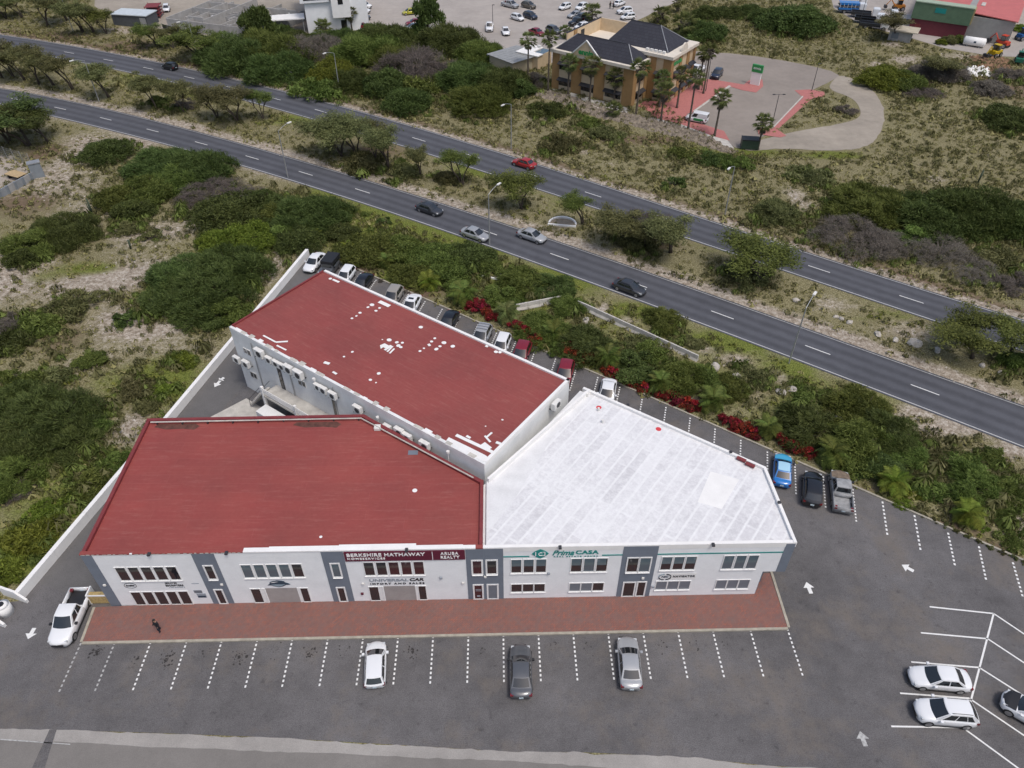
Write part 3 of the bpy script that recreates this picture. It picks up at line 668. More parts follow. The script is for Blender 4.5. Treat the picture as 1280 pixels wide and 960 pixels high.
for f0, f1 in ((.03, .30), (.36, .44), (.5, .53), (.58, .62), (.68, .72), (.80, .84), (.90, .95)):
    pa = Vector((SPLIT+.3, jn[1]+.1)); pb = Vector((wn[0]+.4, wn[1]-.5)); d = pb-pa; n = Vector((d.y, -d.x)).normalized()
    q = [pa+d*f0+n*.012, pa+d*f1+n*.012, pa+d*f1+n*.10, pa+d*f0+n*.10]
    MB().prism([tuple(p) for p in q], HT-.21, HT+.12).build('parapet_patch', M['redtrim'], fr_r)
# gutter pipe along the north side of the red roof
gp = [(bl[0]+.5, bl[1]-.55, HT+.02), (bmid[0]-.2, bmid[1]-.55, HT+.02), (SPLIT-.9, jn[1]+.35, HT+.02)]
MB().tube(gp, .07, 6).build('gutter_pipe', M['palecon'], fr_l)
for k in range(9):
    f = k/8; px = bl[0]+1+(bmid[0]-bl[0]-1.5)*f
    MB().box(px, px+.10, bmid[1]-.60 if f > .5 else bl[1]-.60, bmid[1]-.35 if f > .5 else bl[1]-.35, HT-.29, HT-.03).build('pipe_bracket', M['darkmetal'], fr_l)
# stains at the north edge
for x0, x1, mt in ((.9, 5.2, 'st1'), (14.0, 18.6, 'st1')):
    pm('st1', (.115, .048, .036), .8, .4, 2)
    yy = bl[1]-.9; pts = [(x0, yy), (x0+1.2, yy-.35), (x0+2.8, yy-.28), (x1-.4, yy-.42), (x1, yy+.05), (x1-.5, yy+.4), (x0+.3, yy+.4)]
    roofsheet(fr_l, pts, HT-.296, 'redroof', 'roof_stain').data.materials[0] = MATS['st1']
# white patches, vents
def disc(parent, p, r, z, mat, name='roof_patch', seg=12, sx=1.):
    pts = [(p[0]+r*sx*math.cos(2*math.pi*k/seg), p[1]+r*math.sin(2*math.pi*k/seg)) for k in range(seg)]
    return sheet(name, pts, z, mat, parent)
def rp(u, v, z=HT-.29): return loc(at(u, v, z).xy)
disc(fr_l, rp(518.5, 613), .22, HT-.294, M['white']); disc(fr_l, rp(401, 671), .13, HT-.294, M['white'])
q = rp(517, 566); MB().box(q[0]-.5, q[0]+.4, q[1]-.25, q[1]+.3, HT-.299, HT-.27).build('grey_mat', M['bluegrey'], fr_l)
q = rp(472, 536); MB().box(q[0]-.3, q[0]+.35, q[1]-.3, q[1]+.3, HT-.299, HT+.05).build('vent_box', M['ac'], fr_l, bevel=.04)
for u, v in ((748.5, 510), (823, 537)): disc(fr_r, rp(u, v), .27, HT-.212, pm('red_cap', (.62, .05, .06), .6, 0), 'roof_cap')
for u, v in ((753, 529), (734, 496), (748, 514)):
    q = rp(u, v); MB().cyl(q, .12, HT-.215, HT+.15, 10).build('vent_pipe', M['ac'], fr_r)
q = [rp(880, 634), rp(873, 627), rp(889, 592), rp(924, 601), rp(908, 637)]
roofsheet(fr_r, [rp(872, 628), rp(888, 590), rp(924, 600), rp(902, 637)], HT-.214, 'white', 'roof_patch')
roofsheet(fr_r, [rp(608, 668), rp(609, 612), rp(725, 489), rp(742, 496), rp(690, 548), rp(640, 630)], HT-.2165, 'white', 'roof_patch').data.materials[0] = pm('chalky_white', (.70, .70, .70), .7, .08, .8)
for u, v in ((700, 681), (891, 677.5), (283, 690), (186, 692), (508.5, 684)):
    q = rp(u, v, HT+.1); MB().box(q[0]-.12, q[0]+.12, -.32, .02, HT-.02, HT+.14).build('floodlight', M['darkmetal'], fr_l if u < 600 else fr_r, bevel=.02)
for u, v in ((785, 506), (913.5, 565), (974, 628)):
    q = rp(u, v, HT+.1); MB().box(q[0]-.12, q[0]+.12, q[1]-.12, q[1]+.12, HT-.02, HT+.2).build('floodlight', M['darkmetal'], fr_r, bevel=.02)
for u, v in ((927, 573), (938, 580)):
    q = rp(u, v, HT+.1); mm = MB().box(-.42, .42, -.16, .16, HT-.1, HT+.07).build('parapet_patch', M['redtrim'], fr_r); mm.location = (q[0], q[1], 0); mm.rotation_euler = (0, 0, GA-R(1.17))
# ---- facade: pilasters
for x0, x1, pr in ((0.05, .93, fr_l), (8.82, 10.61, fr_l), (19.15, 20.93, fr_l), (43.58, 46.44, fr_r)):
    MB().box(x0, x1, -.035, .01, -.04, HT-.14).build('pilaster', M['bluegrey'], pr)
MB().box(30.77, SPLIT, -.035, .01, -.04, HT-.14).build('pilaster', M['bluegrey'], fr_l); MB().box(SPLIT+.002, 33.82, -.035, .01, -.04, HT-.14).build('pilaster', M['bluegrey'], fr_r)
MB().box(56.78, RE-.002, -.035, .01, 3.38, HT-.14).build('pilaster', M['bluegrey'], fr_r); MB().box(55.69, 56.5, 1.2, 1.24, -.04, 3.39).build('pilaster', M['bluegrey'], fr_r)
# ---- windows: upper row and lower row, light by light
window(fr_l, 2.17, 7.12, 3.72, 5.53, ['glass', 'glass', 'glass', 'glass', 'glass'], 5, .2)
window(fr_l, 2.28, 7.08, .13, 2.04, 'glass', 5, .17, sill=False)
for x0 in (9.42, 19.72): window(fr_l, x0, x0+.66, 3.77, 5.60, 'glass' if x0 < 15 else 'glassb', fw=.09, y=-.035); window(fr_l, x0, x0+.60, .15, 2.2, 'glass', fw=.09, y=-.035, sill=False, name='door')
window(fr_l, 12.37, 17.31, 3.82, 5.60, ['glassb', 'glassb', 'glassb', 'glassb', 'glass'], 5, .21)
window(fr_l, 22.36, 27.27, 3.86, 5.66, ['glass', 'glass', 'glassm', 'glassm', 'glassm'], 5, .2)
for x0 in (12.41, 22.39):
    window(fr_l, x0, x0+.80, .16, 2.2, 'glass', sill=False); window(fr_l, x0+4.18, x0+4.82, .16, 2.2, 'glass', sill=False)
    # shop opening: a recessed entry with a grey back wall
    f = MB().box(x0+.92, x0+1.06, -.04, .02, .1, 2.24).box(x0+3.92, x0+4.06, -.04, .02, .1, 2.24).build('shopfront', M['frame'], fr_l)
    MB().box(x0+1.26, x0+3.9, -.012, .008, .12, 2.24).build('pane', pm('shop_shutter', (.34, .32, .31), .35, .12, 1), f)
    MB().box(x0+1.1, x0+1.22, -.05, .01, .12, 2.24).build('door_frame', M['frame'], f)
    MB().box(x0-.1, x0+4.95, -.10, .01, .02, .11).build('threshold', M['frame'], f)
window(fr_l, 31.27, 32.05, 3.82, 5.68, 'glassm', fw=.10, y=-.035); window(fr_l, 31.30, 32.02, .16, 2.24, 'glassm', fw=.10, y=-.035, sill=False, name='door')
window(fr_r, 32.45, 33.28, 3.82, 5.68, 'glass', fw=.10, y=-.035); window(fr_r, 32.48, 33.30, .16, 2.24, 'blind', fw=.10, y=-.035, sill=False, name='door')
MB().box(31.42, 31.92, -.062, -.05, 1.55, 1.62).box(31.42, 31.92, -.062, -.05, 1.35, 1.42).box(31.52, 31.82, -.062, -.05, .5, .7).build('door_lettering', M['lettg'], fr_l)
window(fr_r, 34.47, 37.36, 3.87, 5.70, ['glass'], 3, .18); window(fr_r, 39.42, 42.42, 3.87, 5.70, ['glass', 'glassb', 'glass'], 3, .16)
window(fr_r, 34.47, 37.34, 1.07, 2.22, 'glass', 3, .07); window(fr_r, 39.44, 42.36, 1.05, 2.22, ['blind', 'blind', 'glass'], 3, .07)
window(fr_r, 44.07, 46.0, 3.76, 5.70, ['glass', 'glassb'], 2, .10, y=-.035, fw=.08)
window(fr_r, 44.08, 45.04, .18, 2.22, 'glass', sill=False, fw=.09, y=-.035, name='door'); window(fr_r, 45.27, 45.95, .18, 2.26, 'glass', sill=False, fw=.09, y=-.035, name='door')
window(fr_r, 46.90, 49.77, 3.92, 5.72, 'glass', 3, .15); window(fr_r, 52.04, 54.90, 3.90, 5.74, ['glassb'], 3, .17)
window(fr_r, 46.84, 49.77, 1.05, 2.27, 'blind', 3, .07); window(fr_r, 52.0, 54.86, 1.02, 2.30, 'blind', 3, .07)
# pale sky reflection laid as colour over the upper part of some right-hand panes
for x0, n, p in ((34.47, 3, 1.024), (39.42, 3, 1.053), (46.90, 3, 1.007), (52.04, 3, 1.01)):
    for i in range(n): MB().box(x0+i*p+.03, x0+i*p+.80, -.0205, -.0185, 4.75, 5.68).build('sky_reflection', M['glassb'], fr_r)
# small wall lamps and boxes
for x, z, pr, mt in ((.6, 3.2, fr_l, 'ac'), (10.25, 3.0, fr_l, 'ac'), (22.0, 2.75, fr_l, 'ac'), (28.6, 3.4, fr_l, 'lettg'), (30.4, 2.6, fr_l, 'ac'), (32.3, 3.45, fr_r, 'ac'), (37.6, 3.75, fr_r, 'lettg'), (45.6, 2.85, fr_r, 'ac'), (21.75, 1.3, fr_l, 'maroon'), (46.62, 1.55, fr_r, 'lettg')):
    MB().box(x-.11, x+.11, -.16, -.03, z-.1, z+.12).build('wall_lamp', M[mt], pr, bevel=.02)
# ---- signs
sg = MB().box(21.0, 30.72, -.10, .0, 5.92, 7.12).build('sign_board', M['maroon'], fr_l)
text_fit('sign_letters', 'BERKSHIRE HATHAWAY', 21.2, 27.5, 6.56, 6.98, -.10, M['lettw'], sg, .02, 0, 1.08)
text_fit('sign_letters', 'HOMESERVICES', 21.2, 24.25, 6.16, 6.40, -.10, M['lettw'], sg, .01, 0, 1.25)
MB().box(28.07, 28.12, -.125, -.1, 6.0, 7.05).build('divider', M['lettw'], sg)
text_fit('sign_letters', 'ARUBA', 28.75, 30.2, 6.62, 6.98, -.10, M['lettw'], sg, .015, 0, 1.15)
text_fit('sign_letters', 'REALTY', 28.75, 30.28, 6.12, 6.48, -.10, M['lettw'], sg, .015, 0, 1.1)
text_fit('sign_letters', 'UNIVERSAL', 22.55, 25.85, 2.95, 3.32, -.01, M['lettg'], fr_l, .035, .1); text_fit('sign_letters', 'CAR', 25.95, 27.12, 2.95, 3.35, -.01, M['lettk'], fr_l, .03, .2)
text_fit('sign_letters', 'IMPORT AND SALES', 22.6, 27.15, 2.50, 2.74, -.01, M['lettk'], fr_l, .02, 0, 1.35)
text_fit('sign_letters', 'JERAYES', 5.55, 6.55, 3.10, 3.34, -.01, M['lettk'], fr_l, .02, 0, 1.2); text_fit('sign_letters', 'ESCRIPTERS', 5.55, 7.0, 2.78, 3.02, -.01, M['lettk'], fr_l, .02, 0, 1.15)
for k in range(11): MB().box(5.75+k*.122, 5.75+k*.122+(.08 if k % 3 else .05), -.02, 0, 2.55, 2.67).build('sign_line', M['lettg'], fr_l)
o = MB(); o.tube([(2.62+.5*math.cos(k*math.pi/9), -.02, 2.98+.36*math.sin(k*math.pi/9)) for k in range(19)], .02, 4, False); o.build('round_logo', M['lettk'], fr_l)
for k in range(7): MB().box(2.28+k*.098, 2.28+k*.098+.075, -.03, 0, 2.88-.02*(k == 3), 3.02+.06*(k in (0, 4))).build('logo_mark', M['lettk'], fr_l)
MB().box(7.75, 8.35, -.02, 0, 3.08, 3.16).build('sign_line', M['lettg'], fr_l)
n_ = MB().box(7.75, 8.5, -.03, .0, 1.05, 1.65).build('notice_board', M['lettg'], fr_l); MB().box(7.8, 8.45, -.04, -.03, 1.1, 1.35).build('picture', M['navy'], n_)
MB().box(7.62, 8.3, -.02, 0, 1.72, 2.12).build('notice_board', M['blind'], fr_l)
# car-shaped emblem
def plate2d(name, pts, y0, y1, mat, parent):
    n = len(pts); mb = MB(); vs = [(p[0], y0, p[1]) for p in pts]+[(p[0], y1, p[1]) for p in pts]
    return mb.add(vs, [tuple(range(n)), tuple(range(n, 2*n))[::-1]]+[(i, n+i, n+(i+1) % n, (i+1) % n) for i in range(n)]).build(name, mat, parent)
em = plate2d('car_emblem', [(14.0, 2.72), (14.18, 2.86), (14.25, 3.12), (14.55, 3.28), (14.9, 3.36), (15.25, 3.3), (15.45, 3.22), (15.52, 3.05), (15.78, 2.9), (15.9, 2.76), (15.55, 2.74), (15.25, 2.52), (14.9, 2.44), (14.55, 2.56), (14.3, 2.7)], -.05, 0, M['navy'], fr_l)
plate2d('emblem_panel', [(14.3, 3.08), (14.6, 3.1), (14.95, 3.22), (14.6, 3.2)], -.06, -.05, M['lettw'], em)
plate2d('emblem_panel', [(14.28, 2.82), (15.5, 2.82), (15.2, 2.62), (14.9, 2.52), (14.6, 2.64)], -.06, -.05, M['logogrey'], em)
# teal band, diamond and lettering
for x0, x1 in ((33.83, 35.95), (41.9, 43.57), (46.45, 56.78)): MB().box(x0, x1, -.03, 0, 6.02, 6.15).build('teal_band', M['teal'], fr_r)
dm = plate2d('diamond_emblem', [(36.15, 6.46), (36.5, 6.86), (36.84, 7.08), (37.18, 6.86), (37.52, 6.46), (37.18, 6.06), (36.84, 5.84), (36.5, 6.06)], -.06, 0, M['teal'], fr_r)
for x0, x1, z0, z1 in ((36.42, 36.5, 6.2, 6.72), (37.17, 37.25, 6.2, 6.72), (37.02, 37.18, 6.2, 6.27), (37.02, 37.18, 6.66, 6.72)): MB().box(x0, x1, -.07, -.06, z0, z1).build('emblem_line', M['lettw'], dm)
text_fit('emblem_letters', 'C', 36.68, 37.0, 6.22, 6.68, -.062, M['lettw'], dm, .01)
text_fit('sign_letters', 'Prima', 37.82, 39.6, 6.18, 6.86, -.01, M['teal'], fr_r, .02, .35); text_fit('sign_letters', 'CASA', 39.72, 41.6, 6.28, 6.80, -.01, M['teal'], fr_r, .035, 0, 1.1)
text_fit('sign_letters', 'REAL ESTATE ARUBA', 37.95, 41.6, 5.93, 6.07, -.01, M['teal'], fr_r, .015, 0, 1.5)
# round emblem and lettering on the right
bd = MB().box(46.95, 50.1, -.015, 0, 2.45, 3.38).build('sign_board', M['frame'], fr_r)
for a0, a1, mt in ((.1, 1.4, 'lettk'), (1.7, 3.0, 'logogrey'), (3.3, 4.6, 'lettk'), (4.9, 6.1, 'lettk')):
    MB().tube([(47.47+.52*math.cos(a0+(a1-a0)*k/6), -.04, 2.92+.40*math.sin(a0+(a1-a0)*k/6)) for k in range(7)], .045, 4).build('emblem_arc', M[mt], bd)
text_fit('emblem_letters', 'NIC', 47.2, 47.75, 2.8, 3.05, -.016, M['navy'], bd, .02); text_fit('sign_letters', 'NAVIGATOR', 48.15, 50.02, 2.82, 3.10, -.016, M['lettk'], bd, .025, 0, 1.2)
# timber gate at the left end
gt = empty('side_gate', tuple(fpt(-1.1, .25)), R(1.17), 'low white-framed gate with ochre board beside the left end wall', 'gate')
MB().box(-.72, -.6, -.1, .9, 0, 1.35).build('post', M['frame'], gt); MB().box(1.05, 1.15, -.1, .1, 0, 1.35).build('post', M['frame'], gt)
MB().box(-.62, 1.06, -.06, 0, 1.15, 1.3).build('rail', M['frame'], gt); MB().box(-.6, 1.05, -.03, .45, .1, 1.12).build('board', pm('ochre_board', (.42, .31, .13), .8, .3, 6), gt)
fh = empty('dark_canopy', tuple(fpt(-.9, 5.0)), R(1.17), 'dark grey lean-to along the left end wall behind the white pickup', 'canopy')
MB().box(-.75, .9, -2.6, 2.6, 1.6, 1.68).build('sheet', M['darkmetal'], fh); MB().box(-.72, -.64, -2.55, -2.45, 0, 1.6).build('post', M['darkmetal'], fh); MB().box(-.72, -.64, 2.45, 2.55, 0, 1.6).build('post', M['darkmetal'], fh)

# ---- rear range
H2 = 8.6
SW = Vector((-30.4, 64.89, 0)); RL, RW = 34.42, 13.95
rr = empty('commercial_building', tuple(SW), GA, 'white rear range under a flat red roof, along the back row of parked cars', 'building')
MB().box(.02, RL-.02, .02, RW-.02, -.05, H2-.5).build('wall', M['wallB'], rr)
for pts, mt in (([(0, 0), (RL, 0)], 'wallB'), ([(RL, .3), (RL, RW)], 'white'), ([(RL, RW), (0, RW)], 'white'), ([(0, RW), (0, .3)], 'redtrim')):
    parapet(rr, pts, H2-.5, H2 if mt != 'wallB' else H2-.06, .3 if mt != 'redtrim' else .2, mt)
roofsheet(rr, [(.2, .28), (RL-.28, .28), (RL-.28, RW-.28), (.2, RW-.28)], H2-.18, 'redroof2')
irr = Matrix.Rotation(-GA, 4, 'Z')@Matrix.Translation(-SW)
def rq(u, v, z=H2-.18): q = irr@at(u, v, z); return (q.x, q.y)
zp = H2-.174; ZPK = [0.]
for u, v, r in [(465, 381, .3), (460, 384, .22), (474.5, 385, .2), (470, 388.5, .2), (450, 391, .2), (445.5, 395, .18), (440, 398, .18), (526, 409, .28), (486.5, 425, .3), (503, 428.5, .2), (498, 432, .3), (496, 428, .25), (501, 434, .22), (478, 424.5, .1),
                 (543.5, 423, .2), (539.5, 427, .2), (555, 428.5, .3), (550, 433, .2), (545.5, 436.5, .3), (536, 431, .18), (525, 439, .2), (530, 435.5, .15), (566, 433, .3), (440.5, 440, .2), (430, 446, .15), (473.5, 467, .25), (463, 475, .2), (470, 478.5, .12), (413, 348.5, .25), (620, 440, .25), (625, 440.5, .25), (628, 525, .12), (607, 533, .1)]:
    ZPK[0] += .0008; disc(rr, rq(u, v), r*.82, zp+ZPK[0], M['white'], seg=9, sx=rnd.uniform(.85, 1.25))
def strip(u0, v0, u1, v1, wd, mat='white', parent=rr, z=zp):
    a, b = Vector(rq(u0, v0)), Vector(rq(u1, v1)); t = (b-a).normalized(); n = Vector((-t.y, t.x))*wd/2
    ZPK[0] += .0008; sheet('roof_patch', [tuple(a-n), tuple(b-n), tuple(b+n), tuple(a+n)], z+ZPK[0], M[mat], parent)
for q in [(416, 349.5, 424, 353, .3), (474, 377, 487, 383, .5), (405, 453, 412, 455, .35), (481, 438, 489, 432, .3), (484, 440, 491, 433, .2), (487, 442, 493, 436, .2), (607.5, 434, 611, 430.5, .3), (329, 419.5, 345, 428, .2), (345, 428, 360, 427, .25), (346, 432, 358, 438, .2), (535, 432, 538, 431, .4),
          (570, 544, 619, 567, .35), (583, 545, 588, 548, .25), (603, 555, 612, 562, .6), (608, 547, 615, 541, .2), (606, 545, 613, 553, .2), (620, 553, 628, 556, .3), (416, 465, 421, 468, .25)]: strip(*q)
sheet('roof_patch', [rq(475, 432), rq(481, 429.5), rq(489, 434), rq(485, 437), rq(479, 434.5), rq(476, 436.5)], zp+.045, M['white'], rr)
sheet('roof_patch', [rq(558, 551), rq(561, 547), rq(586, 559), rq(606, 569), rq(612, 573), rq(606, 580), rq(590, 573), rq(557, 556)], zp+.048, M['white'], rr)
# ragged pale edge along the south parapet
for k in range(26):
    x0 = .6+k*1.28+rnd.uniform(-.2, .2)
    if rnd.random() < .7: MB().box(x0, x0+rnd.uniform(.4, 1.1), .05, .32+rnd.uniform(0, .25), H2-.12, H2-.03).build('coping_patch', M['palecon'] if k % 3 else M['white'], rr)
# windows and doors in the yard wall
def wq(u, v, off=0.):           # point of the yard wall plane (local y = -off) -> (x, z)
    d = Vector(((u-640)/FPX, math.cos(TILT)+(480-v)/FPX*math.sin(TILT), -math.sin(TILT)+(480-v)/FPX*math.cos(TILT)))
    o = irr@Vector((0, 0, CAMH)); dl = irr.to_3x3()@d; t = (-off-o.y)/dl.y; p = o+dl*t; return p.x, p.z
for (u0, v0), (u1, v1), nm in [((304.5, 435), (308, 441), 'window'), ((309, 437), (312.5, 444), 'window'), ((313, 464), (316.5, 471), 'window'), ((317, 466), (321, 473), 'window'), ((373, 475), (376.5, 481), 'window'), ((377.5, 476), (381, 483), 'window'), ((346, 458), (353, 474), 'door'), ((415, 498), (421, 513), 'door')]:
    a, b = wq(u0, v0), wq(u1, v1); x0, x1 = min(a[0], b[0]), max(a[0], b[0]); z1, z0 = max(a[1], b[1]), min(a[1], b[1])
    if nm == 'door': z0 = 3.4; z1 = max(z1, 5.4)
    x1 = max(x1, x0+.45)
    o = MB().box(x0-.06, x1+.06, -.05, .03, z0-.06, z1+.06).build(nm, M['ac'] if nm == 'window' else M['darkmetal'], rr)
    MB().box(x0, x1, -.06, -.05, z0, z1).build('pane', M['glass'], o)
for x in (3.4, 9.0, 15.6): MB().tube([(x, -.07, .05), (x, -.07, H2-.7)], .06, 6).build('downpipe', M['metal'], rr)
# yard-side walkway at first-floor level with rail, stair and the store beneath
WX0, WX1, WD = 6.0, 21.5, 2.0
MB().box(WX0, WX1, -WD, .0, 3.15, 3.35).build('walkway', M['palecon'], rr)
for x in (WX0+.1, WX0+5.2, WX0+10.3, WX1-.12): MB().box(x-.14, x+.14, -WD-.03, -WD+.25, .0, 4.45).build('post', M['white'], rr)
for z in (3.6, 3.8, 4.0, 4.22): MB().box(WX0, WX1, -WD+.04, -WD+.10, z, z+.07).build('rail', M['white'], rr)
MB().box(WX0+.2, WX0+4.4, -WD-1.4, -WD+.0, 0, 2.1).build('stair_block', M['wallB'], rr)
for k in range(9): MB().box(WX0-.4-.28*k-.28, WX0-.4-.28*k, -WD, -.6, 2.95-.33*k, 3.12-.33*k).build('step', M['palecon'], rr)
for y in (-WD, -.6): MB().tube([(WX0-.2, y, 4.2), (WX0-2.9, y, 1.2), (WX0-2.9, y, .1)], .03, 5).build('handrail', M['darkmetal'], rr)
for k in range(3): MB().box(9.5+k*1.05, 10.5+k*1.05, -.09, .01, .05, 2.7).build('roller_door', pm('ochre_door', (.20, .135, .03), .6, .2, 3), rr)
MB().box(7.0, 9.1, -.09, .01, .05, 2.4).build('roller_door', M['ac'], rr)
# air conditioners hung on the yard wall
acm = MB().box(-.45, .45, -.36, 0, 0, .68).mesh('casing', M['ac']); acg = MB().cyl((0, 0), .26, 0, .02, 14).mesh('fan_grille', M['darkmetal']); acb = MB().box(-.4, -.34, -.36, .22, -.08, 0).box(.34, .4, -.36, .22, -.08, 0).mesh('bracket', M['darkmetal'])
def aircon(p, rz, label, sc=1.):
    o = empty('air_conditioner', p, rz, label, 'air conditioner', 'air conditioners on the rear range'); o.scale = (sc,)*3
    inst('casing', acm, o); inst('fan_grille', acg, o, (.1, -.36, .36), (math.pi/2, 0, 0)); inst('bracket', acb, o)
acl = [(296, 448, 1.1), (307.5, 453.5, 1.15), (324.5, 440, 1.35), (335.5, 448, 1.0), (344.5, 452.5, 1.), (352, 456.5, 1.), (361, 460, 1.3), (373, 466, 1.35), (397, 482, 1.), (404, 486, 1.1), (415.5, 492.5, 1.1), (447, 510, 1.15), (484, 533, 1.), (499, 538, 1.15), (509, 545, 1.15), (531, 555, 1.2)]
for i, (u, v, sc) in enumerate(acl):
    x, z = wq(u, v, .4); z = min(max(z-.5, 1.5), H2-1.4)
    aircon(tuple(SW+GX*x-GY*.24+Vector((0, 0, z))), GA, 'white air conditioner on the rear wall under the red roof, '+nth(i), sc)
# one on the east wall above the white roof
p = at(696, 506, HT+.5); lx = irr@p
aircon(tuple(SW+GX*(RL+.25)+GY*(lx.y)+Vector((0, 0, HT+.05))), GA+math.pi/2, 'lone air conditioner on the end wall above the white roof', 1.2)
for (u, v), hh in (((472, 523), 0), ((560, 566), 0), ((392.5, 475), 0)):
    x, z = wq(u, v, .3); o = MB().tube([(x, -.3, z-1.2), (x, -.3, z)], .05, 6); o.cyl((x, -.3), .16, z, z+.22, 10); o.build('vent_stack', M['ac'], rr)

# ------------------------------------------------------------------ perimeter wall, bin bay and tank
pw = empty('perimeter_wall', tuple(at(205, 521)), 0, 'long low white wall between the service lane and the sandy field', 'wall')
wl = [at(382, 311, 1.1).xy, at(205, 521, 1.1).xy, at(17, 740, 1.1).xy]
for i in range(2):
    a, b = wl[i], wl[i+1]; n = int((b-a).length/4.2); base = at(205, 521).xy
    for k in range(n):
        p = a+(b-a)*(k/n)-base; q = a+(b-a)*((k+1)/n-.0008)-base
        MB().wallseg(p, q, .42, -.05, 1.1+rnd.uniform(-.008, .008)).build('panel', M['white'], pw)
we = wl[2]
bay = empty('wing_wall', (we.x, we.y, 0), R(-18), 'pair of sloped white wing walls at the foot of the long white wall', 'wall')
for y0 in (-.1, -2.55):
    mb = MB(); ptsw = [(-1.6, 0), (1.0, 0), (1.0, .4), (.1, 1.2), (-1.6, 1.2)]; n = 5
    mb.add([(x, y0, z) for x, z in ptsw]+[(x, y0+.2, z) for x, z in ptsw], [tuple(range(5)), tuple(range(5, 10))[::-1]]+[(i, 5+i, 5+(i+1) % 5, (i+1) % 5) for i in range(5)])
    mb.build('slab', M['white'], bay)
tk = empty('water_tank', tuple(at(9, 766)), 0, 'white plastic water tank with black lid between the wing walls', 'tank')
MB().cyl((0, 0), .6, 0, 1.15, 20).cyl((0, 0), .58, 1.152, 1.26, 20, .32).build('drum', M['white'], tk, True); MB().cyl((0, 0), .24, 1.262, 1.34, 14).build('lid', M['trim'], tk)

# ------------------------------------------------------------------ ochre office building with palms
TB = Vector((8.4, 160.4, 0)); tb = empty('office_building', tuple(TB), GA, 'ochre and cream two-storey office with dark hipped roofs and green lettering', 'building')
TH_ = 7.8; T2 = 8.9
def tbox(n, x0, x1, y0, y1, z0, z1, m, par=tb): return MB().box(x0, x1, y0, y1, z0, z1).build(n, M[m], par)
W1, D1 = 18.7, 6.2
tbox('wall', 0, W1, 0, D1, -.05, TH_-.6, 'cream')
tbox('wall', 8.2, W1+4.8, D1+.002, 17.2, -.05, T2-.6, 'cream')
for x0, x1 in ((0, 1.6), (4.7, 7.0), (10.1, 12.4), (16.6, W1)): tbox('pier', x0-.02, x1+.02, -.14, 0, -.03, TH_-.62, 'tan')
tbox('pier', W1, W1+.14, -.1, 1.4, -.03, TH_-.62, 'tan'); tbox('pier', W1, W1+.14, 4.8, D1, -.03, TH_-.62, 'tan')
for x0, x1 in ((W1+.2, W1+1.6), (W1+3.2, W1+4.95)): tbox('pier', x0, x1, D1-.14, D1, -.03, T2-.62, 'tan')
for y0, y1 in ((D1-.1, 7.4), (9.8, 11.0), (13.2, 14.4), (16.2, 17.2)): tbox('pier', W1+4.8, W1+4.94, y0, y1, -.03, T2-.62, 'tan')
def awn_window(x, y, rz, z0, wd, par=tb):
    f = MB().box(-wd/2, wd/2, -.05, .04, z0, z0+1.35).build('window', M['glass'], par); f.location = (x, y, 0); f.rotation_euler = (0, 0, rz)
    a = MB(); a.add([(-wd/2-.15, -.06, z0+1.62), (wd/2+.15, -.06, z0+1.62), (wd/2+.15, -.85, z0+1.20), (-wd/2-.15, -.85, z0+1.20), (-wd/2-.15, -.06, z0+1.56), (wd/2+.15, -.06, z0+1.56), (wd/2+.15, -.85, z0+1.10), (-wd/2-.15, -.85, z0+1.10)],
        [(0, 3, 2, 1), (4, 5, 6, 7), (3, 7, 6, 2), (0, 4, 7, 3), (1, 2, 6, 5)]); a.build('awning', M['darkmetal'], f)
    for k in (-1, 0, 1): MB().box(k*wd/3-.02, k*wd/3+.02, -.07, -.05, z0, z0+1.35).build('mullion', M['trim'], f)
for x in (3.15, 8.55, 14.5):
    for z0 in (.9, 4.1): awn_window(x, 0, 0, z0, 2.9 if x != 14.5 else 3.6)
for z0 in (.9, 4.1): awn_window(W1, 3.1, math.pi/2, z0, 2.8)
for z0 in (.5, 4.1): awn_window(W1+2.4, D1, 0, z0, 1.5)
for y in (8.6, 12.1, 15.3):
    for z0 in (.6, 4.1): awn_window(W1+4.8, y, math.pi/2, z0, 2.2)
def cornice(x0, x1, y0, y1, par=tb):
    tbox('cornice', x0-.45, x1+.45, y0-.45, y1+.45, TH_-.58, TH_, 'creamw', par)
cornice(0, W1, 0, D1); tbox('cornice', 7.9, W1+5.25, D1-.4, 17.6, T2-.56, T2+.02, 'creamw')
def hip(x0, x1, y0, y1, z0, h, ins, name='roof', par=tb, endl=True, endr=True):
    ym = (y0+y1)/2; a = x0+(ins if endl else 0); b = x1-(ins if endr else 0)
    mb = MB(); mb.add([(x0, y0, z0), (x1, y0, z0), (x1, y1, z0), (x0, y1, z0), (a, ym, z0+h), (b, ym, z0+h)], [(0, 1, 5, 4), (1, 2, 5), (2, 3, 4, 5), (3, 0, 4), (0, 3, 2, 1)])
    return mb.build(name, M['tile'], par)
r1 = hip(.3, W1-.3, .3, D1+.6, TH_+.012, 2.6, 3.2)
MB().tube([(3.5, .3+(D1+.3)/2, TH_+2.63), (W1-3.5, .3+(D1+.3)/2, TH_+2.63)], .09, 5).build('ridge', M['darkmetal'], r1)
for sx in ((.35, 3.5), (W1-.35, W1-3.5)): MB().tube([(sx[0], .35, TH_+.04), (sx[1], .3+(D1+.3)/2, TH_+2.63)], .08, 5).build('ridge', M['metal'], r1)
r2 = MB(); x0, x1, y0, y1, z0, h = 8.2, 21.9, 7.6, 16.9, T2+.03, 3.3
ym = (y0+y1)/2
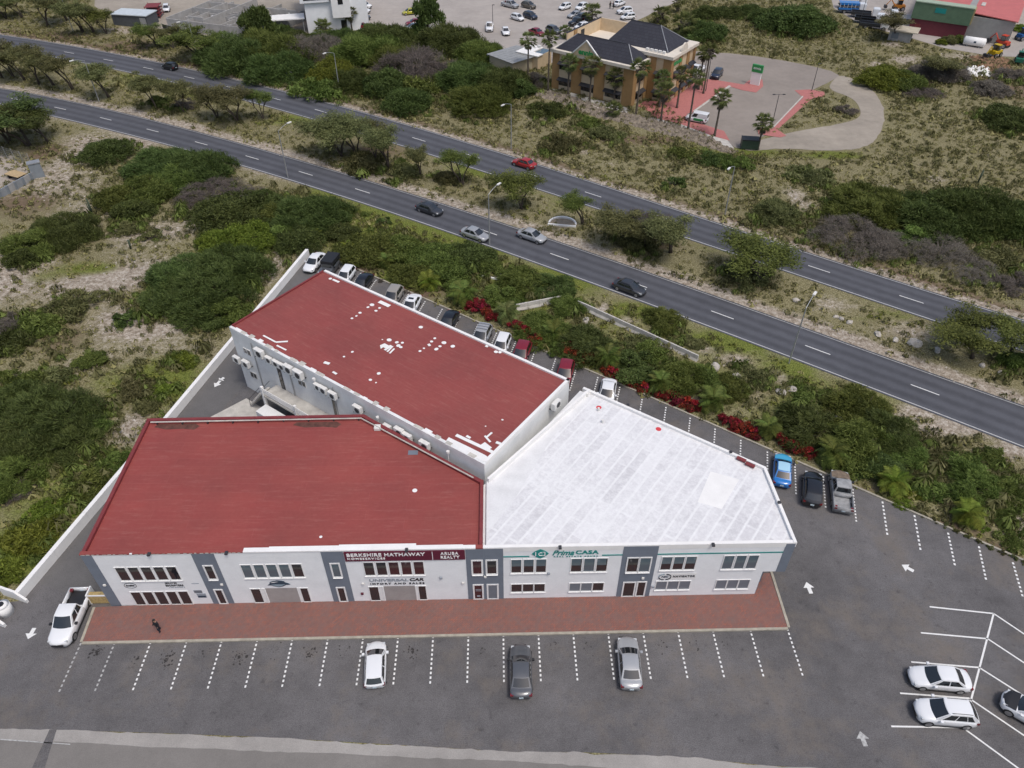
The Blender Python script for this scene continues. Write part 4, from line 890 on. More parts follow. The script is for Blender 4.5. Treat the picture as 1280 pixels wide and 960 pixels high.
r2.add([(x0, y0, z0), (x1, y0, z0), (x1, y1, z0), (x0, y1, z0), (x0+2.6, ym, z0+h), (x1-4.4, ym, z0+h)], [(0, 1, 5, 4), (1, 2, 5), (2, 3, 4, 5), (3, 0, 4), (0, 3, 2, 1)])
r2 = r2.build('roof', M['tile'], tb)
MB().tube([(x1, y0, z0+.04), (x1-4.4, ym, z0+h+.03), (x1, y1, z0+.04)], .09, 5).build('ridge', M['metal'], r2); MB().tube([(x0+2.6, ym, z0+h+.03), (x1-4.4, ym, z0+h+.03)], .09, 5).build('ridge', M['darkmetal'], r2)
for k in range(5): tbox('roof_unit', W1-1.2+k*.9, W1-.6+k*.9, D1+.3, D1+.8, T2+.02, T2+.5, 'ac')
gb = plate2d('gable', [(4.75, TH_-.1), (11.35, TH_-.1), (8.05, TH_+2.9)], -.5, -.25, M['cream'], tb)
for xa, xb in ((4.6, 8.05), (11.5, 8.05)):
    MB().tube([(xa, -.55, TH_-.1), (xb, -.55, TH_+3.05)], .17, 4).build('gable_trim', M['white'], gb)
text_fit('sign_letters', 'ennia', 6.3, 9.8, TH_+.2, TH_+1.25, -.52, M['greensign'], gb, .05)
ar = MB(); ar.add([(W1+5.2, 11.0+1.3*math.cos(k*math.pi/10), T2+.02+1.5*math.sin(k*math.pi/10)) for k in range(11)]+[(W1+4.9, 11.0+1.3*math.cos(k*math.pi/10), T2+.02+1.5*math.sin(k*math.pi/10)) for k in range(11)],
    [tuple(range(11)), tuple(range(11, 22))[::-1]]+[(i, 11+i, 12+i, i+1) for i in range(10)]); ar.build('arched_parapet', M['creamw'], tb)
t_ = text_fit('sign_letters', 'ennia', 0, 3.6, 0, .95, 0, M['greensign'], tb, .05); t_.location = (W1+4.97, 7.0, 6.9); t_.rotation_euler = (0, 0, math.pi/2)
# roof court with its walls
tbox('court_floor', -.9, 8.1, D1+.5, 20.4, TH_-1.6, TH_-1.3, 'creamw'); tbox('court_wall', -1.2, -.9, D1+.5, 20.7, -.05, TH_+1.2, 'cream'); tbox('court_wall', -.9, 8.2, 20.4, 20.7, -.05, TH_+1.2, 'cream')
tbox('court_window', -.9, -.85, 12.2, 13.6, TH_-.9, TH_+.6, 'trim'); tbox('court_pier', -.9, -.7, 9.3, 10.4, TH_-1.3, TH_+1.2, 'tan'); tbox('coping', -1.25, -.86, D1+.5, 20.75, TH_+1.202, TH_+1.3, 'tile')
for x in (1.6, 3.4, 5.0): tbox('roof_unit', x, x+1.1, D1+4.6, D1+5.3, TH_-1.28, TH_-.4, 'ac')
# annex and garden shed beside it
an = empty('annex', tuple(at(646, 82)), GA, 'small cream annex with white roof at the left end of the ochre office', 'building')
MB().box(0, 5.6, 0, 5.5, -.05, 2.9).build('wall', M['cream'], an); MB().box(-.2, 5.8, -.2, 1.8, 2.92, 3.1).box(-.2, 3.2, 1.802, 5.7, 2.92, 3.1).build('roof', M['white'], an); MB().box(3.3, 5.5, 1.9, 5.4, 2.93, 2.96).build('glass_roof', M['glassb'], an); MB().box(2.2, 3.0, 4.6, 5.2, 3.1, 3.6).build('roof_unit', M['ac'], an)
sh = empty('shed', tuple(at(612, 84)), GA-R(12), 'beige shed with grey corrugated roof next to the far car park', 'shed')
MB().box(0, 7.4, 0, 8.4, -.05, 2.7).build('wall', pm('shed_wall', (.42, .37, .27), .8, .1, 1), sh)
rf = MB()
for k in range(14): rf.box(-.4+k*.6, -.4+k*.6+.58, -.4, 8.8, 2.72+.02*(k % 2), 2.80+.02*(k % 2))
rf.build('roof', pm('corrugated', (.36, .36, .35), .5, .15, 1.5, metal=.3), sh); MB().tube([(-.5, -.2, 2.6), (-.5, 8.6, 2.6)], .22, 8).build('gutter', M['metal'], sh)
# ------------------------------------------------------------------ white modern building at the top edge
wb = empty('modern_building', tuple(at(386, 42)), R(14), 'white modern block with dark strip windows at the top edge', 'building')
MB().box(0, 15, 0, 24, -.05, 7.0).build('wall', M['wall'], wb); MB().box(-.9, 6, -.6, 24.2, 7.002, 12.5).build('upper_floor', M['wall'], wb)
MB().box(6.4, 10.8, -1.8, 4, 3.6, 12.6).build('bay', M['white'], wb)
o = MB().box(-.05, 5.2, -.66, -.6, 7.6, 10.6).build('window', M['glass'], wb); MB().box(-.95, -.9, .6, 5.2, 7.6, 10.6).build('window', M['glass'], wb)
for k in range(8): MB().box(-.05, -.0, 3+k*2.4, 4.8+k*2.4, 3.2, 4.8).build('window', M['glass'], wb); MB().box(-.96, -.9, 6+k*2.2, 7.6+k*2.2, 8.2, 10).build('window', M['glass'], wb)
MB().box(8.0, 9.2, -1.86, -1.8, 6.6, 9).build('window', M['glass'], wb); MB().box(8.2, 9.6, -.06, 0, .05, 2.6).build('door', M['glass'], wb)
MB().box(-8.5, -.4, 1.0, 5.5, 3.1, 3.35).build('canopy_roof', M['white'], wb)
for x, y in ((-8.2, 1.3), (-8.2, 5.2), (-1, 1.3)): MB().box(x, x+.2, y, y+.2, 0, 3.1).build('canopy_post', M['metal'], wb)
# ------------------------------------------------------------------ concrete-block building site
cs = empty('unfinished_building', tuple(at(212, 37)), R(-18), 'roofless grey concrete-block shell on the building site', 'building')
def cw(x0, y0, x1, y1, h): MB().wallseg((x0, y0), (x1, y1), .22, -.05, h).build('block_wall', M['block'], cs)
for k, (x0, y0, x1, y1, h) in enumerate([(0, 0, 26, -1, 2.6), (0, 0, 1.5, 22, 2.8), (26, -1, 29, 20, 2.5), (1, 9, 11, 9.4, 3.0), (11, -.4, 12.6, 21, 3.2), (18.6, -.6, 20.5, 20, 2.7), (11.8, 8.8, 20, 8.4, 2.4), (20, 7, 28, 6.6, 2.9), (1.2, 16, 12, 16.4, 2.6), (12.4, 15, 28, 15.2, 2.8), (5, .2, 5.8, 9.2, 2.3), (15, 0, 15.6, 8.4, 2.2), (23, 0, 23.6, 6.6, 2.4), (6, 9.6, 6.9, 16, 3.0), (16, 9, 16.6, 15, 2.6)]): cw(x0, y0, x1, y1, h+k*.003)
for k in range(22):
    x, y = rnd.uniform(1.5, 25), rnd.uniform(.8, 18); L_ = rnd.uniform(2, 5)
    if k % 2: cw(x, y, x+L_, y-.1, 2.0+k*.031)
    else: cw(x, y, x+.1, min(y+L_, 20), 1.9+k*.033)
for k in range(12):
    x, y = rnd.uniform(1.5, 25), rnd.uniform(.8, 17); MB().box(x, x+rnd.uniform(.8, 2.2), y, y+.25, 0, rnd.uniform(1.2, 2.4)).build('pale_slab', M['white'], cs)
for x, y in ((3, 3.5), (9, 6), (14, 12), (22, 10), (4, 12), (13.2, 2.5), (17.2, 4), (25, 3)):
    MB().box(x, x+1.9, y, y+1.3, 0, .9).build('pale_slab', M['palecon'], cs)
fe = empty('site_fence', tuple(at(205, 40)), 0, 'black mesh fence along the roadside of the building site', 'fence')
fa, fb = at(205, 40), at(300, 66)
for k in range(14):
    p = (fb-fa)*(k/14); q = (fb-fa)*((k+.97)/14); MB().wallseg(p.xy, q.xy, .05, 0, 1.9).build('panel', M['darkmetal'], fe); MB().cyl((p.x, p.y), .06, 0, 2.1, 6).build('post', M['metal'], fe)
ct = empty('site_cabin', tuple(at(143, 32)), R(-10), 'dark grey site cabin with pale metal roof', 'cabin')
MB().box(0, 9.5, 0, 5, 0, 2.6).build('wall', pm('cabin_wall', (.075, .082, .09), .6, .15, 2), ct); MB().box(-.2, 9.7, -.2, 5.2, 2.602, 2.8).build('roof', pm('cabin_roof', (.55, .60, .62), .4, .1, 1), ct); MB().box(7.6, 9.2, -.06, 0, 0, 2.2).build('door', M['metal'], ct)
rc = empty('red_rack', tuple(at(184, 24)), R(8), 'maroon steel rack beside the site cabin', 'rack')
for k in range(4): MB().box(0, 3.4, 0, 4, .7*k+.6, .7*k+.72).build('shelf', M['redtrim'], rc)
for x in (0, 3.3):
    for y in (0, 3.9): MB().box(x, x+.12, y, y+.12, 0, 3.0).build('upright', M['redtrim'], rc)
# ------------------------------------------------------------------ warehouse, top right
wh = empty('warehouse', tuple(at(1134, 40)), R(-31.5), 'warehouse with coral metal roof and green over maroon cladding', 'warehouse')
WL, WH_ = 12.6, 7.0
pm('green_clad', (.105, .175, .105), .6, .12, 1); pm('maroon_clad', (.14, .025, .035), .7, .12, 1); pm('coral_roof', (.50, .13, .115), .5, .10, .6); pm('grey_clad', (.30, .295, .28), .6, .10, .8)
MB().box(0, WL, 0, 2.2, -.05, 3.3).build('lower_wall', MATS['maroon_clad'], wh); MB().box(-.25, WL+.2, -.3, 2.4, 3.302, WH_).build('upper_wall', MATS['green_clad'], wh)
MB().box(4.6, 7.0, -.36, -.3, 5.2, 6.3).build('sign', M['teal'], wh); MB().box(-.3, WL+.25, -.4, 2.45, WH_+.002, WH_+.2).build('coping', pm('pale_green', (.33, .40, .30), .6, .1), wh)
MB().box(1.2, 2.4, -.05, .0, 0, 2.2).build('door', M['redtrim'], wh); MB().box(WL+.21, WL+.5, -.3, 2.4, 3.6, WH_).build('downpipe_panel', pm('ochre_panel', (.33, .27, .13), .7, .2), wh)
MB().box(WL+.01, WL+9.5, 1.0, 40, -.05, 5.2).build('side_wall', MATS['grey_clad'], wh); MB().box(0, WL, 2.2, 40, -.05, 6.0).build('side_wall', MATS['grey_clad'], wh)
cr = MB(); cr.add([(-.3, 2.46, 6.6), (WL+10, .6, 5.4), (WL+10, 41, 5.4), (-.3, 41, 6.6), (-.3, 2.46, 6.4), (WL+10, .6, 5.22), (WL+10, 41, 5.22), (-.3, 41, 6.4)], [(0, 1, 2, 3), (4, 7, 6, 5), (0, 4, 5, 1), (1, 5, 6, 2)])
cr = cr.build('roof', MATS['coral_roof'], wh)
for x, y in ((13.5, 9), (11.5, 16)): MB().box(x, x+.9, y, y+3.2, 6.0-.097*(x-10)+.06, 6.0-.097*(x-10)+.34).build('skylight', M['palecon'], cr)
for y0, y1 in ((3.0, 6.0), (12, 14)): MB().box(WL+9.5, WL+9.56, y0, y1, 0, 4.0).build('doorway', M['trim'], wh)
for k in range(6): MB().box(WL+9.5, WL+9.62, 7+k*5.5, 7.2+k*5.5, 0, 5.1).build('rib', M['metal'], wh)
lt = empty('lean_to', tuple(at(1109, 50)), R(-30), 'small shed with flat tan roof beside the maroon wall', 'shed')
MB().box(0, 5, 0, 4, 0, 2.3).build('wall', M['concrete'], lt); MB().box(-.6, 6.2, -.6, 4.6, 2.31, 2.5).build('roof', pm('tan_roof', (.45, .40, .31), .8, .15, 1), lt); MB().box(.6, 2.2, -.05, 0, .6, 1.9).build('window', M['blind'], lt)
gtk = empty('gas_tank', tuple(at(1216, 58)), R(-31.5), 'white horizontal gas tank by the grey warehouse wall', 'tank')
MB().tube([(-2.4, 0, 1.1), (-2.2, 0, 1.1), (2.2, 0, 1.1), (2.4, 0, 1.1)], [.45, .95, .95, .45], 14).build('drum', M['white'], gtk, True)
for x in (-1.4, 1.2): MB().box(x, x+.25, -.6, .6, 0, .5).build('cradle', M['concrete'], gtk)
MB().box(-.1, .4, -.97, -.9, 1.0, 1.4).build('badge', M['navy'], gtk)

# ------------------------------------------------------------------ fenced yard at the left edge
fy = empty('meter_kiosk', tuple(at(49, 221)), R(32), 'grey metal cabinet at the corner of the fenced concrete yard', 'cabinet')
MB().box(-.9, .9, -.6, .6, 0, 2.5).build('casing', pm('kiosk_grey', (.22, .245, .27), .5, .08), fy, bevel=.03); MB().box(-1.0, 1.0, -.7, .7, 2.52, 2.66).build('cap', M['metal'], fy)
sheet('fenced_yard', xy((-40, 262), (-40, 190), (8, 192), (40, 205), (48, 222), (20, 236), (0, 247)), .006, pm('yard_concrete', (.36, .315, .265), .9, .15, .8), kind='structure')
yw = empty('yard_wall', tuple(at(0, 250)), 0, 'low grey block wall along the fenced concrete yard', 'wall')
a, b = at(-40, 270), at(50, 221); o0 = at(0, 250)
for k in range(9):
    p = a+(b-a)*(k/9)-o0; q = a+(b-a)*((k+.985)/9)-o0; MB().wallseg(p.xy, q.xy, .22, -.05, 1.25).build('panel', M['concrete'] if k % 2 else pm('wall_grey', (.25, .265, .28), .8, .1), yw); MB().box(p.x-.18, p.x+.18, p.y-.18, p.y+.18, -.05, 1.32).build('pier', MATS['kiosk_grey'], yw)
cf = empty('mesh_fence', tuple(at(0, 195)), 0, 'chain-link fence with pale posts behind the concrete yard', 'fence')
a, b = at(-30, 186), at(40, 207); o0 = at(0, 195)
for k in range(8):
    p = a+(b-a)*(k/7)-o0; MB().cyl((p.x, p.y), .05, 0, 2.2, 6).build('post', M['metal'], cf)
    if k < 7:
        q = a+(b-a)*((k+1)/7)-o0; mw = MB()
        for z in (.05, .45, .85, 1.25, 1.65, 2.05): mw.tube([(p.x, p.y, z), (q.x, q.y, z)], .012, 4)
        for j in range(1, 8): r_ = p+(q-p)*(j/8); mw.tube([(r_.x, r_.y, .05), (r_.x, r_.y, 2.05)], .012, 4)
        mw.build('mesh_panel', M['metal'], cf)
tbl = empty('workbench', tuple(at(22, 223)), R(-25), 'plywood bench standing in the fenced yard', 'bench')
MB().box(-1.6, 1.6, -.9, .9, .8, .88).build('top', pm('plywood', (.45, .33, .18), .8, .15, 3), tbl)
for x in (-1.2, 1.2): MB().box(x-.06, x+.06, -.7, .7, 0, .8).build('leg', M['darkmetal'], tbl)

# ------------------------------------------------------------------ jersey barriers and culvert hoods
jb = MB(); js = [(-.28, 0), (-.28, .1), (-.12, .35), (-.09, .82), (.09, .82), (.12, .35), (.28, .1), (.28, 0)]
jb.add([(x, y, z) for x in (-1.92, 1.92) for y, z in js], [tuple(range(8)), tuple(range(8, 16))[::-1]]+[(i, 8+i, 8+(i+1) % 8, (i+1) % 8) for i in range(8)]); jbm = jb.mesh('barrier', M['palecon'])
def jersey(path, what, n):
    P = [at(*p) for p in path]; a, b = P[0], P[-1]; d = b-a; L = d.length
    for k in range(n):
        c = a+d*((k+.5)/n); o = inst('barrier', jbm, None, (c.x, c.y, 0), (0, 0, math.atan2(d.y, d.x)+rnd.uniform(-.02, .02)), (L/n/3.9, 1, 1.15))
        tag(o, 'concrete traffic barrier '+what+', '+nth(k), 'barrier', 'concrete barriers beside the car park planting')
jersey([(645, 388), (702, 377)], 'in the short row behind the palms', 4); jersey([(722, 383), (872, 452)], 'in the long row beside the highway', 6)
def hood(u, v, rx, h, label, rz):
    c = at(u, v); o = empty('culvert_mouth', (c.x, c.y, 0), rz, label, 'culvert'); n = 14; mb = MB()
    for k in range(n):
        a0, a1 = math.pi*k/n, math.pi*(k+1)/n; f0, f1 = .35+.65*math.sin(a0), .35+.65*math.sin(a1)
        q = [(r_*math.cos(a), r_*math.sin(a)*.8, z) for a, f in ((a0, f0), (a1, f1)) for r_ in (rx, rx+.28) for z in (-.05, h*f)]
        mb.add(q, [(0, 4, 5, 1), (2, 3, 7, 6), (1, 5, 7, 3)]+([(0, 1, 3, 2)] if k == 0 else [])+([(4, 6, 7, 5)] if k == n-1 else []))
    mb.build('headwall', M['white'], o); sheet('apron', [(rx*1.0*math.cos(a), rx*.8*math.sin(a)) for a in [math.pi*k/12 for k in range(13)]]+[(-rx, -.5), (rx, -.5)], .12, pm('culvert_sand', (.30, .245, .18), .9, .2, 2), o)
    MB().box(-rx-.25, rx+.25, -.75, -.5, -.05, .24).build('sill', M['white'], o)
hood(703, 280, 1.9, .42, 'pale concrete culvert mouth in the highway median', R(-10)); hood(614, 345, 1.2, .5, 'pale culvert mouth in the bushes below the highway', R(-20))

# ------------------------------------------------------------------ lamps
def lamp(base, label, side, h=8.6, arm=2.2):
    p = at(*base); o = empty('street_lamp', (p.x, p.y, 0), 0, label, 'street lamp', 'street lamps along the highway'); d = GY*side
    MB().tube([(0, 0, 0), (0, 0, h*.55), (0, 0, h*.93)], [.10, .085, .06], 8).build('pole', M['metal'], o)
    MB().tube([(0, 0, h*.93)]+[tuple(d*arm*f+Vector((0, 0, h*(.93+.075*math.sin(f*1.5))))) for f in (.2, .5, .8, 1)], .042, 6).build('arm', M['metal'], o)
    e = d*(arm+.25)+Vector((0, 0, h*1.0)); mb = MB().box(-.42, .42, -.15, .15, -.06, .1).build('head', M['ac'], o, bevel=.03); mb.location = e; mb.rotation_euler = (0, 0, math.atan2(d.y, d.x))
for bse, lb, sd in [((360, 222), 'street lamp on the near verge above the sandy field', 1), ((612, 306), 'street lamp beside the near lane behind the silver cars', 1), ((986, 454), 'street lamp beside the near lane at right', 1), ((124, 127), 'street lamp among the median trees at left', -1),
                    ((92, 40), 'street lamp on the far verge at the top left corner', -1), ((248, 75), 'street lamp on the far verge in front of the building site', -1), ((425, 117), 'street lamp on the far verge beside the brown bushes', -1), ((639, 186), 'street lamp on the far verge above the red car', -1), ((906, 269), 'street lamp on the far verge above the long median trees', -1)]: lamp(bse, lb, sd)
def post(base, label, h, name='lamp_post', double=False):
    p = at(*base); o = empty(name, (p.x, p.y, 0), 0, label, 'lamp post'); MB().tube([(0, 0, 0), (0, 0, h)], [.08, .05], 6).build('pole', M['darkmetal'], o)
    if double:
        MB().tube([(-.9, 0, h-.02), (.9, 0, h-.02)], .04, 5).build('arm', M['darkmetal'], o)
        for x in (-.95, .95): MB().box(x-.25, x+.25, -.12, .12, h-.06, h+.06).build('head', M['darkmetal'], o)
    else: MB().box(-.1, .5, -.1, .1, h-.02, h+.1).build('head', M['darkmetal'], o)
post((966, 152), 'twin-headed lamp post on the forecourt island', 5.2, double=True); post((1014.5, 114), 'slim lamp post on the pink island beyond the forecourt', 5.5)
post((1073, 34), 'tall slim pole at the edge of the works yard', 9.0); post((616, 33), 'thin pole between the white cars in the far car park', 5)
for k, (u, v) in enumerate(((877, 113), (882, 114))): post((u, v), ('left' if k == 0 else 'right')+' one of two pale flagpoles before the ochre office', 8.0, 'flagpole')
# totem sign, rubbish container, roadside kiosk
ts = empty('totem_sign', tuple(at(943, 106)), GA, 'free-standing white sign with green head on the forecourt', 'sign')
MB().box(-1.0, 1.0, -.2, .2, 0, 2.6).build('board', M['white'], ts); hd = MB().box(-1.15, 1.15, -.25, .25, 2.602, 4.1).build('head', M['greensign'], ts); text_fit('sign_letters', 'ennia', -.8, .8, 3.2, 3.7, -.255, M['lettw'], hd)
dp = empty('waste_container', tuple(at(936, 185)), R(-8), 'dark green waste container beside the rightmost palm', 'container')
MB().box(-1.5, 1.5, -.9, .9, .15, 1.7).build('body', pm('dark_green', (.025, .045, .032), .5, .2), dp); MB().box(-1.55, 1.55, -.95, .95, 1.702, 1.85).build('lid', M['trim'], dp)
for x in (-1.2, 1.2): MB().cyl((x, -.7), .12, 0, .16, 8).cyl((x, .7), .12, 0, .16, 8).build('castor', M['trim'], dp)
kk = empty('roadside_cabinet', tuple(at(364, 101)), R(-30), 'small pale blue utility cabinet on the far verge', 'cabinet')
MB().box(-.6, .6, -.4, .4, 0, 1.7).build('casing', pm('pale_blue', (.42, .50, .56), .5, .1), kk, bevel=.03); MB().box(-.7, .7, -.5, .5, 1.72, 1.8).build('cap', M['metal'], kk)

# ------------------------------------------------------------------ vehicles
def lerp(a, b, t): return a+(b-a)*t
def gridpatch(mb, fn, nu, nv, flip=False):
    vs = [fn(i/nu, j/nv) for i in range(nu+1) for j in range(nv+1)]
    fs = [(i*(nv+1)+j, (i+1)*(nv+1)+j, (i+1)*(nv+1)+j+1, i*(nv+1)+j+1) for i in range(nu) for j in range(nv)]
    mb.add(vs, [f[::-1] for f in fs] if flip else fs)
SPEC = {  # L, W, roof z, belt z, glasshouse base rear/front, roof rear/front, hood z at nose
 'sedan': dict(L=4.65, W=1.80, zr=1.44, zb=.93, b=(-1.72, 1.02), r=(-.98, .22), nose=.62, tail=.93),
 'hatch': dict(L=4.05, W=1.72, zr=1.50, zb=.95, b=(-1.95, 1.0), r=(-1.58, .22), nose=.66, tail=.93),
 'suv': dict(L=4.5, W=1.86, zr=1.66, zb=1.05, b=(-2.10, 1.05), r=(-1.52, .20), nose=.80, tail=1.02),
 'pickup': dict(L=5.3, W=1.88, zr=1.78, zb=1.10, b=(-.74, 1.22), r=(-.58, .50), nose=.86, tail=1.08),
 'van': dict(L=4.4, W=1.78, zr=1.84, zb=1.02, b=(-2.14, 1.32), r=(-2.08, .60), nose=.74, tail=1.0),
 'jeep': dict(L=4.3, W=1.85, zr=1.92, zb=1.12, b=(-2.08, .62), r=(-2.05, .42), nose=1.0, tail=1.1)}
CARM = {}
def car_parts(kind):
    if kind in CARM: return CARM[kind]
    S = SPEC[kind]; L, W, zr, zb = S['L'], S['W']/2, S['zr'], S['zb']; hl = L/2; br, bf = S['b']; r0, r1 = S['r']; box = kind == 'jeep'
    rear = -hl if kind != 'pickup' else br-.04
    st = [(rear, .82*W, .40, S['tail']-.16), (rear+.09, .94*W, .28, S['tail']-.04), (rear+.4, .985*W, .22, S['tail']+.02)] if kind != 'pickup' else [(rear, .985*W, .25, zb), (rear+.05, W, .22, zb)]
    st += [(-.45, W, .20, zb), (.5, W, .20, zb), (bf-.05, W, .20, zb-.005), (bf+.32, .99*W, .20, lerp(zb, S['nose']+.1, .35)), (hl-.42, .965*W, .21, S['nose']+.14 if not box else zb-.06), (hl-.13, .89*W, .25, S['nose']+.03 if not box else zb-.09), (hl, (.74 if not box else .86)*W, .33, S['nose']-.12)]
    def ring(x, w, z0, zt, cr=.035):
        h = zt-z0; kf = .34*max(0, (x-bf)/(hl-bf))**1.4 if x > bf else (-.20*max(0, (-x-hl+.9)/.9)**1.3 if kind != 'pickup' else 0)
        if box: kf *= .3
        half = [(.80*w, z0), (.965*w, z0+.10), (w, z0+.45*h), (.985*w, zt-.17), (.94*w, zt-.045), (.80*w, zt+.3*cr), (.42*w, zt+.85*cr)]
        X_ = lambda y: x-kf*(y/W)**2
        return [(X_(y), -y, z) for y, z in half]+[(x, 0, zt+cr)]+[(X_(y), y, z) for y, z in half[::-1]]
    body = MB(); vs = []; k = 15
    for s in st: vs += ring(*s)
    n = len(st); fs = [(i*k+j, i*k+(j+1) % k, (i+1)*k+(j+1) % k, (i+1)*k+j) for i in range(n-1) for j in range(k)]
    fs += [tuple(range(k))[::-1], tuple(range((n-1)*k, n*k))]; body.add(vs, fs)
    w0, w1 = .90*W, (.70 if kind in ('sedan', 'hatch') else .73)*W
    if kind in ('van', 'jeep'): w1 = .86*W
    bow = .16 if not box else .02; bowr = .10 if kind in ('sedan', 'hatch', 'suv') else .03
    zs = zb-.03
    def front(t, j, o=0.): yy = 2*j-1; nrm = Vector((zr-zs, 0, bf-r1)).normalized(); return Vector((lerp(bf, r1, t)+bow*(1-yy*yy)*(1-.5*t), yy*lerp(w0, w1, t), lerp(zs, zr, t)))+nrm*o
    def back(t, j, o=0.): yy = 2*j-1; nrm = Vector((-(zr-zs), 0, r0-br)).normalized(); return Vector((lerp(br, r0, t)-bowr*(1-yy*yy)*(1-.5*t), yy*lerp(w0, w1, t), lerp(zs, zr, t)))+nrm*o
    def side(t, i, sg, o=0.): nrm = Vector((0, sg*(zr-zs), (w0-w1))).normalized(); return Vector((lerp(lerp(br, r0, t), lerp(bf, r1, t), i), sg*(lerp(w0, w1, t)+.02*math.sin(math.pi*t)), lerp(zs, zr, t)))+nrm*o
    def roof(i, j, o=0.): yy = 2*j-1; return Vector((lerp(r0-.5*bowr*(1-yy*yy), r1+.5*bow*(1-yy*yy), i), yy*w1, zr+.05*(1-yy**4)*math.sin(math.pi*i)**.6+.02*math.sin(math.pi*i)+o))
    gridpatch(body, front, 3, 8, True); gridpatch(body, back, 3, 8); gridpatch(body, lambda a, b: side(a, b, 1), 3, 8); gridpatch(body, lambda a, b: side(a, b, -1), 3, 8, True); gridpatch(body, roof, 8, 8)
    if kind == 'pickup':
        bx0, bx1 = -hl, br-.06
        body.box(bx0+.06, bx1, -W, -W+.09, .35, zb).box(bx0+.06, bx1, W-.09, W, .35, zb).box(bx0, bx0+.07, -W+.02, W-.02, .4, zb-.01).box(bx0+.08, bx1, -W+.1, W-.1, .38, .62).box(bx1-.07, bx1, -W+.1, W-.1, .5, zb)
    P = [('body', body.mesh('body', M['white'], True), 'paint')]
    def patch(name, fn, nu, nv, mat, flip=False): mb = MB(); gridpatch(mb, fn, nu, nv, flip); P.append((name, mb.mesh(name, M[mat], True), mat))
    patch('windscreen', lambda t, j: front(lerp(.05, .94, t), lerp(.05, .95, j), .012), 3, 8, 'carglass', True)
    patch('rear_window', lambda t, j: back(lerp(.22 if kind != 'pickup' else .25, .90, t), lerp(.08, .92, j), .012), 3, 8, 'carglass')
    sp = [(.07, .47), (.51, .90)] if kind not in ('van',) else [(.62, .90)]
    if kind == 'suv': sp = [(.10, .27), (.29, .57), (.60, .90)]
    if kind == 'pickup': sp = [(.06, .40), (.46, .88)]
    for sg in (1, -1):
        for a, b in sp: patch('side_window', lambda t, i, a=a, b=b, sg=sg: side(lerp(.14, .90, t), lerp(a, b, i), sg, .012), 2, 4, 'carglass', sg < 0)
    for sg in (1, -1):
        P.append(('headlight', MB().box(hl-.56, hl-.24, sg*W*.70-.13, sg*W*.70+.13, S['nose']-.10, S['nose']+.065).mesh('headlight', M['chead']), 'chead'))
        P.append(('tail_light', MB().box(-hl+(.10 if kind != 'pickup' else -.012), -hl+.32, sg*W*.80-.13, sg*W*.80+.13, (S['tail'] if kind != 'pickup' else zb)-.26, (S['tail'] if kind != 'pickup' else zb)-.06).mesh('tail_light', M['ctail']), 'ctail'))
        P.append(('mirror', MB().box(bf-.42, bf-.22, sg*(W+.02)-.02*sg, sg*(W+.20), zb-.02, zb+.13).mesh('mirror', M['trim']), 'mirror'))
    P.append(('grille', MB().box(hl-.03, hl+.012, -.5*W, .5*W, S['nose']-.34, S['nose']-.16).mesh('grille', M['trim']), 'trim'))
    P.append(('number_plate', MB().box(-hl-.02, -hl+.1, -.17, .17, .60, .73).mesh('number_plate', M['plate']), 'plate'))
    P.append(('sill', MB().box(-hl+.5, hl-.5, -W*.97, W*.97, .17, .27).mesh('sill', M['trim']), 'trim'))
    rw = .325 if kind in ('sedan', 'hatch') else .37
    ty = MB(); tyv = []; seg = 20
    for y, r in ((-.10, rw*.9), (-.09, rw), (.09, rw), (.10, rw*.9)): tyv += [(r*math.cos(2*math.pi*q/seg), y, r*math.sin(2*math.pi*q/seg)) for q in range(seg)]
    ty.add(tyv, [(i*seg+q, (i+1)*seg+q, (i+1)*seg+(q+1) % seg, i*seg+(q+1) % seg) for i in range(3) for q in range(seg)]+[tuple(range(seg)), tuple(range(3*seg, 4*seg))[::-1]])
    tym = ty.mesh('tyre', M['tyre'], False); rim = MB()
    for q in range(5):
        a = q*2*math.pi/5; rim.box(-.045, .045, -.105, .105, 0, rw*.66, Matrix.Rotation(a, 4, 'Y'))
    rim.add([(rw*.68*math.cos(2*math.pi*q/16), y, rw*.68*math.sin(2*math.pi*q/16)) for y in (-.102, .102) for q in range(16)], [tuple(range(16)), tuple(range(16, 32))[::-1]])
    rimm = rim.mesh('rim', M['rim'])
    wh_ = [(x, sg*(W-.085)) for x in (hl*.62, -hl*.60) for sg in (1, -1)]
    ex = {}
    def top_z(x):
        for a, b in zip(st[:-1], st[1:]):
            if a[0] <= x <= b[0]: f = (x-a[0])/(b[0]-a[0]); return lerp(a[1], b[1], f), lerp(a[3], b[3], f)
        return st[-1][1], st[-1][3]
    def bon(i, j):
        x = lerp(bf+.10, hl-.09, i); w_, zt = top_z(x); yy = (2*j-1); return Vector((x-.34*max(0, (x-bf)/(hl-bf))**1.4*(yy*.93)**2, yy*w_*.93, zt+.035*(1-1.3*yy*yy)+.02))
    mb = MB(); gridpatch(mb, bon, 8, 8); ex['bonnet'] = mb.mesh('bonnet', M['trim'], True)
    mb = MB(); gridpatch(mb, lambda i, j: roof(lerp(.03, .97, i), lerp(.05, .95, j), .012), 8, 8); ex['roof_panel'] = mb.mesh('roof_panel', M['trim'], True)
    mb = MB(); gridpatch(mb, lambda i, j: roof(lerp(.42, .72, i), lerp(.22, .78, j), .014), 4, 4); ex['sunroof'] = mb.mesh('sunroof', M['carglass'], True)
    mb = MB()
    for yy in (.06, .94): mb.tube([tuple(roof(f, yy, .05)) for f in (.05, .3, .6, .9)], .022, 5)
    ex['roof_rail'] = mb.mesh('roof_rail', M['trim'])
    mb = MB()
